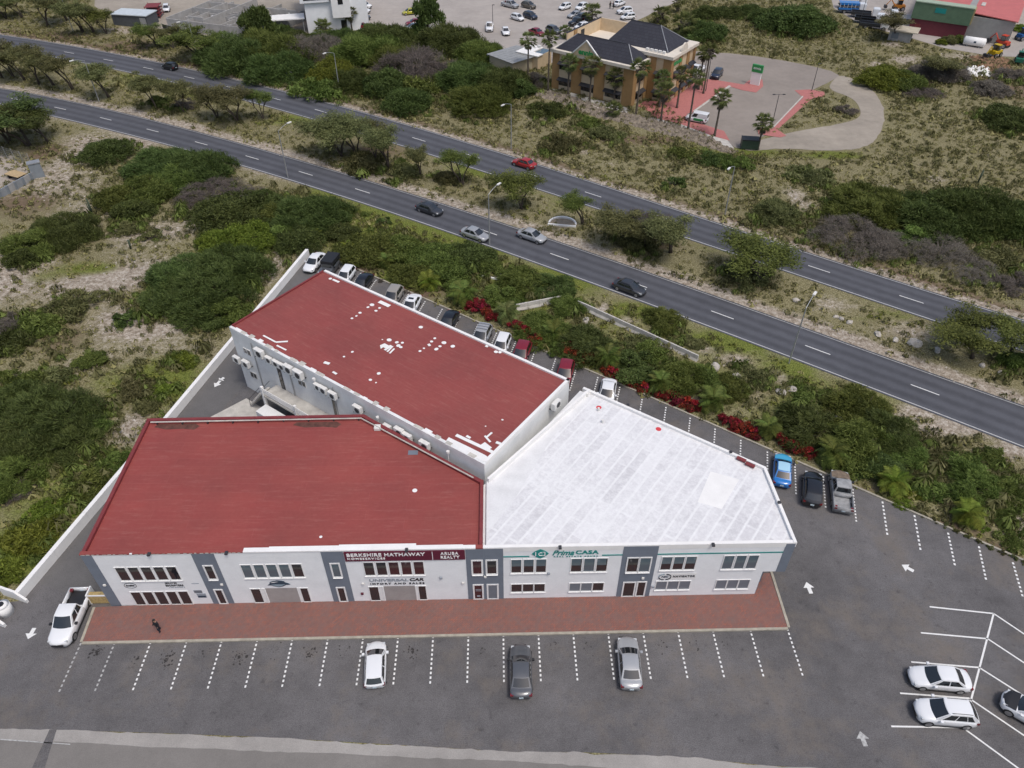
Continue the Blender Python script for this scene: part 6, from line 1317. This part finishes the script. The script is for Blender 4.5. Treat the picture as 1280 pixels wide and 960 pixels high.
bushes([('feather', 'mid', 1080, 252, 90), ('twig', 'grey', 1062, 290, 84), ('twig', 'grey', 1105, 300, 60), ('feather', 'dark', 1165, 262, 100), ('feather', 'dark', 1215, 258, 100), ('feather', 'dark', 1262, 270, 80), ('round', 'mid', 1138, 294, 46), ('twig', 'grey', 1172, 308, 66), ('round', 'bright', 1190, 290, 30), ('twig', 'grey', 1215, 330, 60, .7), ('low', 'olive', 1240, 318, 60), ('feather', 'olive', 972, 262, 52), ('twig', 'grey', 1270, 350, 46), ('round', 'dark', 992, 24, 74), ('round', 'dark', 955, 20, 40), ('round', 'bright', 1104, 96, 56), ('round', 'mid', 1130, 100, 46), ('twig', 'grey', 1150, 112, 40, .7), ('feather', 'grey', 1172, 86, 56), ('round', 'dark', 1262, 145, 60), ('twig', 'grey', 1056, 137, 24, .8), ('round', 'dark', 878, 38, 50), ('round', 'dark', 885, 16, 34), ('round', 'dark', 910, 14, 36), ('round', 'dark', 935, 14, 34), ('low', 'dark', 683, 135, 44), ('low', 'mid', 735, 150, 34), ('low', 'olive', 760, 165, 40), ('low', 'mid', 852, 189, 30), ('small', 'dark', 842, 228, 24), ('low', 'mid', 918, 200, 40), ('low', 'dark', 890, 195, 34), ('low', 'olive', 700, 175, 50), ('low', 'olive', 1010, 215, 50), ('round', 'mid', 1200, 50, 22), ('round', 'olive', 1186, 50, 20), ('round', 'bright', 1176, 52, 16), ('round', 'bright', 1278, 36, 20), ('feather', 'grey', 1240, 110, 40), ('twig', 'grey', 1262, 92, 34)], 'in the dry grassland', 'bushes of the dry grassland', .8)

# ---- median and roadside trees
def tree_mesh(seed, h=6.0, spread=4.2, lean=-.6):
    rng = np.random.default_rng(seed); tb_ = MB(); tips = []
    ns = rng.integers(2, 4)
    for s in range(ns):
        a = rng.random()*6.28; b0 = np.array([rng.normal(0, .15), rng.normal(0, .15), -.1]); m1 = b0+np.array([.5*math.cos(a)+lean*.25, .5*math.sin(a), h*.28]); m2 = m1+np.array([.8*math.cos(a)+lean*.4, .8*math.sin(a), h*.20])
        tb_.tube([tuple(b0), tuple((b0+m1)/2+rng.normal(0, .08, 3)), tuple(m1), tuple(m2)], [.20, .16, .13, .10], 7)
        for q in range(rng.integers(4, 6)):
            an = a+rng.normal(0, 1.2); rr_ = spread*rng.uniform(.35, .85); e = np.array([m2[0]+rr_*math.cos(an)+lean*.8, m2[1]+rr_*math.sin(an), h*rng.uniform(.66, .93)]); mid = (m2+e)/2+np.array([0, 0, .35])
            tb_.tube([tuple(m2), tuple(mid), tuple(e)], [.085, .05, .02], 5); tips.append(e); tips.append(mid+np.array([0, 0, .5]))
            for w_ in range(3):
                e2 = mid+rng.normal(0, .9, 3)*np.array([1, 1, .4])+np.array([0, 0, .5]); tb_.tube([tuple(mid), tuple(e2)], [.03, .012], 4); tips.append(e2)
    T = np.array(tips); n = 9000; ch = rng.integers(0, len(T), n); d = unit(rng.normal(0, 1, (n, 3))); rad = rng.random(n)**.5
    sz = rng.uniform(.6, 1.15, len(T))[ch]
    C = T[ch]+d*rad[:, None]*np.c_[sz*1.5, sz*1.5, sz*.5]; C[:, 2] += .12
    U = unit(rng.normal(0, 1, (n, 3))*np.array([1, 1, .35])+np.array([lean*.4, 0, .1])); Vv = unit(np.cross(U, rng.normal(0, 1, (n, 3))*.5+np.array([0, 0, 1])))
    V, F = quads(C, U, Vv, rng.uniform(.11, .25, n), rng.uniform(.04, .085, n)); tone = np.clip(rng.normal(.4, .2, n)+rng.normal(0, .18, len(T))[ch]+.3*d[:, 2]*.5, 0, 1)
    me = npmesh('crown', V, F, tone); me.materials.append(LEAF['olive']); return me, tb_.mesh('trunk', M['bark'], True)
TREES = [tree_mesh(100+k, 5.6+.3*k, 3.4+.25*k) for k in range(5)]
def tree(u, v, wpx, leaf, label, group, hpx=None, k=None):
    p = at(u, v); w_m = wpx/pxm(u, v); k = rnd.randrange(5) if k is None else k; cr, tr = TREES[k]; s = 1.12*w_m/(2*(3.4+.25*k)+2.2)
    h = s*1.0 if hpx is None else (hpx/(pxm(u, v)*.93))/(5.6+.3*k)
    o = empty('thorn_tree', (p.x, p.y, gz(p.x, p.y)), rnd.uniform(-.6, .6), label, 'tree', group); o.scale = (s, s, max(h, .45))
    inst('crown', cr, o, mat=LEAF[leaf]); inst('trunk', tr, o)
ml = [(3, 97, 40, 'olive', 36), (17, 96, 44, 'olive', 38), (31, 100, 44, 'olive', 36), (49, 106, 46, 'olive', 42), (68, 107, 46, 'olive', 40), (91, 112, 54, 'olive', 42), (137, 121, 56, 'olive', 40), (197, 137, 46, 'olive', 40), (230, 141, 40, 'olive', 36), (272, 149, 44, 'olive', 36), (297, 153, 56, 'olive', 40), (329, 151, 38, 'mid', 34), (427, 195, 74, 'olive', 42), (446, 197, 62, 'olive', 46), (470, 205, 56, 'olive', 46), (486, 211, 70, 'olive', 56), (526, 221, 44, 'olive', 40), (577, 232, 52, 'mid', 40), (652, 262, 62, 'mid', 42), (728, 281, 54, 'mid', 40), (780, 302, 84, 'olive', 46), (838, 316, 88, 'olive', 52), (806, 309, 60, 'olive', 40), (950, 353, 96, 'mid', 46), (1216, 446, 92, 'mid', 46), (1262, 440, 88, 'mid', 50)]
for i, (u, v, wd, lf, hp) in enumerate(ml): tree(u, v, wd, lf, 'thorn tree in the highway median, '+nth(i), 'trees in the highway median', hp)
bushes([('round', 'dark', 198, 128, 24), ('low', 'olive', 460, 200, 60), ('low', 'olive', 510, 212, 40), ('round', 'olive', 800, 296, 50), ('twig', 'grey', 810, 282, 60), ('round', 'olive', 560, 222, 30), ('low', 'olive', 930, 340, 50), ('low', 'mid', 1270, 450, 44), ('twig', 'grey', 232, 130, 26)], 'under the median trees', 'undergrowth of the highway median')
fl = [(8, 24, 40, 'dark', 24), (28, 22, 40, 'olive', 24), (60, 33, 54, 'olive', 34), (84, 26, 40, 'olive', 26), (104, 41, 50, 'olive', 36), (118, 42, 44, 'olive', 34), (133, 42, 36, 'mid', 26), (196, 57, 52, 'mid', 26), (217, 62, 36, 'olive', 24), (250, 75, 60, 'mid', 34), (280, 76, 50, 'mid', 30)]
for i, (u, v, wd, lf, hp) in enumerate(fl): tree(u, v, wd, lf, 'thorn tree on the verge beyond the far carriageway, '+nth(i), 'trees on the far verge', hp)
for u, v, wd, hp, lb in [(36, 182, 96, 46, 'large spreading tree above the fenced concrete yard'), (12, 180, 60, 44, 'spreading tree at the left edge above the fenced yard'), (62, 178, 66, 40, 'spreading tree on the road side of the fenced yard')]: tree(u, v, wd, 'dark', lb, 'trees by the fenced yard', hp)
tree(1118, 50, 46, 'olive', 'thin thorn tree beside the parked trucks', 'trees in the works yard', 28); tree(1176, 98, 54, 'olive', 'bare-branched thorn tree in front of the warehouse', 'trees in the works yard', 26)
rt = BUSH['round', 1]
for u, v, wd, lb, hs in [(535, 41, 40, 'dense round dark tree in the far car park', 2.0), (325, 52, 48, 'dense dark tree in front of the white modern block', 1.5)]:
    p = at(u, v); r = wd/2/pxm(u, v)/2.45; o = empty('round_tree', (p.x, p.y, 0), 1., lb, 'tree'); o.scale = (r, r, r*hs); inst('crown', rt[0], o, (0, 0, .4), mat=LEAF['dark']); MB().tube([(0, 0, -.1), (0, 0, 1.8)], [.22, .14], 7).build('trunk', M['bark'], o)
# ---- palms
def frond_mesh(seed, L=2.3):
    rng = np.random.default_rng(seed); V = []; F = []; tone = []
    def P_(f): return np.array([L*(f-.16*f*f), 0, L*(.62*f-.85*f*f)])
    for k in range(17):
        f = .12+.88*k/16; p = P_(f); ln = L*.30*math.sin(math.pi*min(1, .18+.80*f))+.08
        for sg in (1, -1):
            tip = p+np.array([ln*.45, sg*ln, -ln*.42+rng.normal(0, .04)]); b0 = p+np.array([-.075, 0, 0]); b1 = p+np.array([.085, 0, 0]); n = len(V); V += [b0, b1, tip]; F.append((n, n+1, n+2)); tone.append(np.clip(rng.normal(.5, .2), 0, 1))
    for k in range(8):
        a, b = P_(k/8), P_((k+1)/8); n = len(V); V += [a+np.array([0, .03, 0]), a-np.array([0, .03, 0]), b]; F.append((n, n+1, n+2)); tone.append(.7)
    me = npmesh('frond', np.array(V), np.array(F), tone); me.materials.append(LEAF['palm']); return me
FR = [frond_mesh(200+k) for k in range(3)]
def garden_palm(u, v, wpx, label, leaf='palm'):
    p = at(u, v+wpx*.22); s = (wpx/pxm(u, v))/rnd.uniform(3.8, 4.3); o = empty('garden_palm', (p.x, p.y, gz(p.x, p.y)), rnd.uniform(0, 6), label, 'palm', 'small palms beside the car park'); o.scale = (s, s, s)
    MB().tube([(0, 0, -.1), (.04, 0, .6), (0, .03, 1.25)], [.16, .12, .10], 8).build('trunk', M['palmtrunk'], o, True)
    for k in range(28):
        ti = rnd.uniform(-.55, .75) if k > 5 else rnd.uniform(-1.0, -.5)
        f = inst('frond', FR[k % 3], o, (0, 0, 1.2+rnd.uniform(-.1, .15)), (rnd.uniform(-.3, .3), ti, k*2.4+rnd.uniform(-.2, .2)), (rnd.uniform(.8, 1.05),)*3, LEAF[leaf])
gpl = [(397, 294, 20, 'bright'), (436, 310, 24, 'bright'), (483, 327, 26, 'palm'), (537, 352, 32, 'bright'), (580, 368, 40, 'palm'), (633, 392, 38, 'fan'), (692, 418, 38, 'palm'), (759, 446, 40, 'palm'), (825, 480, 38, 'palm'), (889, 500, 44, 'palm'), (958, 534, 40, 'palm'), (1036, 566, 50, 'palm'), (1114, 602, 44, 'bright'), (1206, 641, 42, 'bright')]
for i, (u, v, wd, lf) in enumerate(gpl): garden_palm(u, v, wd, 'small feathery palm in the planting behind the car park, '+nth(i), lf)
def fan_crown(seed):
    rng = np.random.default_rng(seed); V = []; F = []; tone = []
    for k in range(34):
        el = rng.uniform(-.9, 1.3); az = k*2.4+rng.normal(0, .2); d = np.array([math.cos(az)*math.cos(el), math.sin(az)*math.cos(el), math.sin(el)]); st_ = .75; c = d*st_; side_ = np.cross(d, [0, 0, 1]); side_ /= max(np.linalg.norm(side_), .1); up = np.cross(side_, d); tn = rng.uniform(.2, .9)*(1 if el > -.3 else .4)
        n = len(V); V += [np.zeros(3), c+side_*.03, c-side_*.03]; F.append((n, n+1, n+2)); tone.append(tn)
        for b in range(9):
            a = (b-4)/4*1.25; dr = d*math.cos(a)+side_*math.sin(a); tip = c+dr*.78*(1-.25*abs(a)/1.25)+np.array([0, 0, -.16]); w_ = np.cross(dr, up)*.085; n = len(V); V += [c-w_*.4, c+w_*.4+dr*.3, tip]; F.append((n, n+1, n+2)); tone.append(np.clip(tn+rng.normal(0, .12), 0, 1)); n = len(V); V += [c+w_*.4, c-w_*.4+dr*.3, tip]; F.append((n, n+1, n+2)); tone.append(tn)
    me = npmesh('crown', np.array(V), np.array(F), tone); me.materials.append(LEAF['fan']); return me
FC = [fan_crown(300+k) for k in range(3)]
def fan_palm(u, v, tu, tv, label, wpx=22):
    p = at(u, v); d = math.hypot(p.x, p.y); ang = math.atan((480-tv)/FPX); hgt = CAMH-p.y*math.tan(TILT-ang); s = (wpx/pxm(u, v))/2.35
    o = empty('fan_palm', (p.x, p.y, 0), rnd.uniform(0, 6), label, 'palm', 'tall fan palms round the ochre office'); hgt = max(hgt, 1.6)
    MB().tube([(0, 0, -.1), (0, 0, .5), (.06, 0, hgt*.5), (0, 0, hgt)], [.30, .21, .17, .14], 8).build('trunk', M['palmtrunk'], o, True); inst('crown', FC[rnd.randrange(3)], o, (0, 0, hgt), (0, 0, rnd.random()*6), (s, s, s)); 
    sk = inst('dead_fronds', FC[rnd.randrange(3)], o, (0, 0, hgt-.5*s), (math.pi, 0, 0), (s*.5, s*.5, s*.9), LEAF['grey'])
for u, v, tu, tv, lb, wp in [(660, 96, 657, 50, 'fan palm standing by the white-roofed annex', 20), (685, 113, 686, 47, 'tall fan palm at the left corner of the ochre office', 20), (710, 120, 712, 78, 'fan palm before the left windows of the ochre office', 22), (737, 128, 739, 81, 'fan palm before the middle windows of the ochre office', 24), (767, 130, 768, 96, 'fan palm before the right windows of the ochre office', 24), (795, 143, 801, 84, 'fan palm at the front corner of the ochre office', 24), (824, 134, 829, 98, 'fan palm by the entrance of the ochre office, left one', 22), (826, 151, 828, 113, 'fan palm on the front path before the planted bed', 24), (846, 135, 852, 92, 'fan palm by the entrance of the ochre office, right one', 20), (860, 161, 873, 97, 'tall fan palm beside the white van', 22), (879, 117, 884, 63, 'fan palm on the round bed, right one', 20), (873, 112, 875, 66, 'fan palm on the round bed, left one', 18), (893, 170, 905, 122, 'fan palm at the right end of the front path', 24), (947, 187, 954, 153, 'fan palm beside the waste container', 24), (766, 146, 766, 136, 'stubby fan palm on the stony slope', 20), (740, 28, 740, 14, 'young fan palm in the far car park', 22), (825, 30, 825, 17, 'short fan palm right of the dark hipped roof', 22), (853, 45, 854, 30, 'bushy fan palm among the dark bushes', 30), (846, 16, 848, 3, 'withered fan palm at the top', 14), (706, 48, 706, 42, 'low palm behind the ochre office roof', 16), (440, 38, 438, 16, 'palm beside the parked cars at the white block', 18), (405, 44, 405, 34, 'low palm in front of the white modern block', 22)]: fan_palm(u, v, tu, tv, lb, wp)
# ---- cacti
def cactus(u, v, hpx, label):
    p = at(u, v); h = hpx/(pxm(u, v)*.8); o = empty('column_cactus', (p.x, p.y, gz(p.x, p.y)), rnd.random()*6, label, 'cactus', 'column cacti'); MB().tube([(0, 0, -.1), (0, .03, h*.5), (0, 0, h)], [.13, .13, .08], 8).build('stem', M['cactus'], o, True)
    for k in range(2): a = k*2.6; MB().tube([(0, 0, h*.3), (.35*math.cos(a), .35*math.sin(a), h*.42), (.4*math.cos(a), .4*math.sin(a), h*(.75+.1*k))], [.1, .1, .06], 7).build('arm', M['cactus'], o, True)
for u, v, hp, lb in [(117, 271, 20, 'column cactus above the thorn bush in the sandy field'), (164, 312, 10, 'small column cactus in the middle of the sandy field'), (36, 302, 12, 'column cactus at the edge of the left thorn bush'), (1222, 229, 16, 'column cactus in the dry grassland')]: cactus(u, v, hp, lb)
# ---- boulders
def boulder(u, v, wpx, label):
    p = at(u, v); r = wpx/2/pxm(u, v); bm = bmesh.new(); bmesh.ops.create_icosphere(bm, subdivisions=2, radius=1)
    for q in bm.verts: q.co *= 1+rnd.uniform(-.16, .16); q.co.z *= .62
    me = bpy.data.meshes.new('boulder'); bm.to_mesh(me); bm.free(); me.materials.append(M['rock'])
    tag(inst('boulder', me, None, (p.x, p.y, gz(p.x, p.y)+r*.2), (rnd.uniform(-.2, .2), 0, rnd.random()*6), (r, r*rnd.uniform(.6, .9), r)), label, 'rock', 'boulders')
bl_ = [(893, 460, 16), (920, 472, 14), (1018, 515, 13), (1048, 525, 18), (976, 492, 14), (990, 489, 14), (732, 402, 14), (1097, 418, 11), (1119, 425, 11), (1143, 430, 18), (1171, 438, 13), (1228, 456, 9), (1252, 467, 11), (1062, 403, 10), (995, 376, 10), (1045, 396, 8), (1052, 398, 8), (1068, 600, 8), (1273, 456, 8)]
for i, (u, v, wd) in enumerate(sorted(bl_)): boulder(u, v, wd, 'pale limestone boulder beside the highway, '+nth(i))

# ------------------------------------------------------------------ stuff nobody could count: grass, scrub, stones
def scatter(n, box, wfn, seed):
    rng = np.random.default_rng(seed); X = rng.uniform(box[0], box[1], n); Y = rng.uniform(box[2], box[3], n); I = gi(X, Y); wv = wfn(I, X, Y); k = (rng.random(n) < wv) & ~pz1[I]
    vis = np.abs(X) < (Y*math.cos(TILT)+CAMH*math.sin(TILT))*.74+6; k &= vis; return X[k], Y[k], ZZ[I][k], rng
def tufts(name, n, wfn, seed, size, blades, leaf, label, cat, box=(-150, 175, 28, 250), hk=.8, wk=1.):
    X, Y, Z, rng = scatter(n, box, wfn, seed); m = len(X); s = rng.gamma(6, 1/6., m)*size; B = np.stack([X, Y, Z], 1); V = []; tn = np.clip(rng.normal(.5, .2, m), 0, 1); T = []
    for b in range(blades):
        a = 2*math.pi*b/blades*1.6+rng.normal(0, .35, m); el = rng.uniform(.15, 1.35, m); d = np.stack([np.cos(a)*np.cos(el), np.sin(a)*np.cos(el), np.sin(el)*hk], 1); c = B+d*(s*rng.uniform(.40, .85, m))[:, None]
        w_ = np.stack([-np.sin(a), np.cos(a), np.zeros(m)], 1)*(wk*s*rng.uniform(.16, .34, m))[:, None]; up = np.stack([-np.cos(a)*np.sin(el), -np.sin(a)*np.sin(el), np.cos(el)*hk], 1)*(s*(.35+.65*wk)*rng.uniform(.25, .55, m))[:, None]
        V.append(np.stack([c-w_-up, c+w_-up*.9, c+up*1.2+d*(s*.2)[:, None]], 1)); T.append(np.clip(tn+rng.normal(0, .15, m)+.25*(el-.7), 0, 1))
    V = np.stack(V, 1).reshape(-1, 3); F = np.arange(len(V)).reshape(-1, 3); me = npmesh(name, V, F, np.stack(T, 1).ravel()); me.materials.append(LEAF[leaf]); return tag(link(bpy.data.objects.new(name, me)), label, cat, kind='stuff')
sand_, green_ = A['sand'], A['green']
pat = lambda X, Y, sc, sd, th: (vnoise(X, Y, sc, sd) > th)*1.
tufts('dry_grass', 230000, lambda I, X, Y: np.clip(1.15-sand_[I]*1.3, .10, 1)*np.where(far[I], .8, .45)*(.35+.65*pat(X, Y, 4, 31, .42)), 1, .36, 9, 'straw', 'straw-coloured grass tussocks over the open ground', 'grass')
tufts('green_grass', 90000, lambda I, X, Y: np.clip(green_[I]*1.7-.35, 0, 1)*(.3+.7*pat(X, Y, 3, 32, .4)), 2, .34, 9, 'grass', 'fresh green grass in the damp patches and verges', 'grass')
tufts('low_scrub', 110000, lambda I, X, Y: np.clip(1.15-sand_[I]*1.1, .12, 1)*np.where(far[I], .5, .5)*(.2+.8*pat(X, Y, 8, 21, .42))*(.25+.75*pat(X, Y, 2.5, 33, .5)), 3, .50, 26, 'olive', 'ankle-high olive scrub dotted over the open ground', 'scrub', hk=.9, wk=.55)
tufts('dark_scrub', 40000, lambda I, X, Y: np.where(far[I], .26, .34)*pat(X, Y, 6, 22, .5)*np.clip(1.1-sand_[I], .12, 1), 4, .52, 34, 'olive', 'dark low scrub between the grass tussocks', 'scrub', hk=.9, wk=.5)
def brush(name, per, leaf, seed, size, blades, label, rr0, rr1):
    rng = np.random.default_rng(seed); Pn = []
    for x, y, r in BPOS:
        n = int(per*r*r/6)+6; a = rng.uniform(0, 6.28, n); q = r*rng.uniform(rr0, rr1, n)*(1+.3*np.sin(a*3+x)); Pn.append(np.stack([x+q*np.cos(a), y+q*np.sin(a)], 1))
    Q = np.vstack(Pn); I = gi(Q[:, 0], Q[:, 1]); dk = (Q[:, 0]-KA.x)*GKY.x+(Q[:, 1]-KA.y)*GKY.y; k = ~pz1[I] & ~((dk > -.5) & (dk < 2.3) & (Q[:, 0] > -30)) & ((vnoise(Q[:, 0], Q[:, 1], 3.2, 51) > .45) | (rng.random(len(Q)) < .15)); Q = Q[k]
    global scatter; old = scatter
    scatter = lambda n, box, wfn, sd: (Q[:, 0], Q[:, 1], ZZ[gi(Q[:, 0], Q[:, 1])], np.random.default_rng(sd))
    o = tufts(name, 0, None, seed, size, blades, leaf, label, 'scrub', hk=.95, wk=.34); scatter = old; return o
brush('green_brush', 22, 'mid', 41, .70, 64, 'loose green brush round the feet of the bushes', .7, 1.35)
brush('olive_brush', 24, 'olive', 42, .60, 52, 'thin olive brush fading out from the bushes', .85, 1.7)
def stones(name, n, wfn, seed, size, mat, label, box=(-150, 175, 28, 250)):
    X, Y, Z, rng = scatter(n, box, wfn, seed); m = len(X); s = np.minimum(rng.gamma(2., .5, m), 2.2)*size; O = np.array([[1, 0, 0], [-.5, .8, 0], [-.5, -.8, 0], [.1, 0, .7]]); a = rng.uniform(0, 6.28, m); c, s_ = np.cos(a), np.sin(a)
    P_ = O[None]*(s[:, None, None])*rng.uniform(.6, 1.3, (m, 4, 1)); V = np.stack([P_[..., 0]*c[:, None]-P_[..., 1]*s_[:, None]+X[:, None], P_[..., 0]*s_[:, None]+P_[..., 1]*c[:, None]+Y[:, None], P_[..., 2]+Z[:, None]-.01], -1).reshape(-1, 3)
    b = np.arange(m)[:, None]*4; F = np.stack([b+np.array([0, 1, 3]), b+np.array([1, 2, 3]), b+np.array([2, 0, 3])], 1).reshape(-1, 3); me = npmesh(name, V, F); me.materials.append(mat); return tag(link(bpy.data.objects.new(name, me)), label, 'stones', kind='stuff')
stones('loose_stones', 200000, lambda I, X, Y: np.clip(sand_[I]*1.5-.55, 0, .8), 5, .13, M['rubble'], 'pale loose stones on the bare sandy ground')
RIP = xy((660, 112), (700, 118), (790, 145), (850, 158), (900, 178), (925, 188), (912, 192), (870, 178), (800, 160), (740, 143), (690, 126), (655, 118))
rpn = inside(RIP, XX, YY)
def riprap(I, X, Y): return inside(RIP, X, Y)*1.0
stones('stone_slope', 60000, riprap, 6, .36, M['riprap'], 'bank of tumbled stones in front of the ochre office', (5, 60, 125, 165))
stones('scrap_heap', 30000, lambda I, X, Y: inside(xy((1205, 84), (1235, 84), (1240, 94), (1215, 96), (1200, 92)), X, Y)*.9, 7, .35, M['white'], 'heap of white scrap and bags in the works yard', (85, 130, 155, 190))
stones('rubbish_heap', 30000, lambda I, X, Y: inside(xy((1215, 72), (1240, 68), (1262, 76), (1262, 92), (1225, 86)), X, Y)*.7, 8, .4, pm('scrap', (.22, .13, .075), .9, .6, 1.2), 'heap of brown scrap beside the diggers', (85, 135, 155, 200))
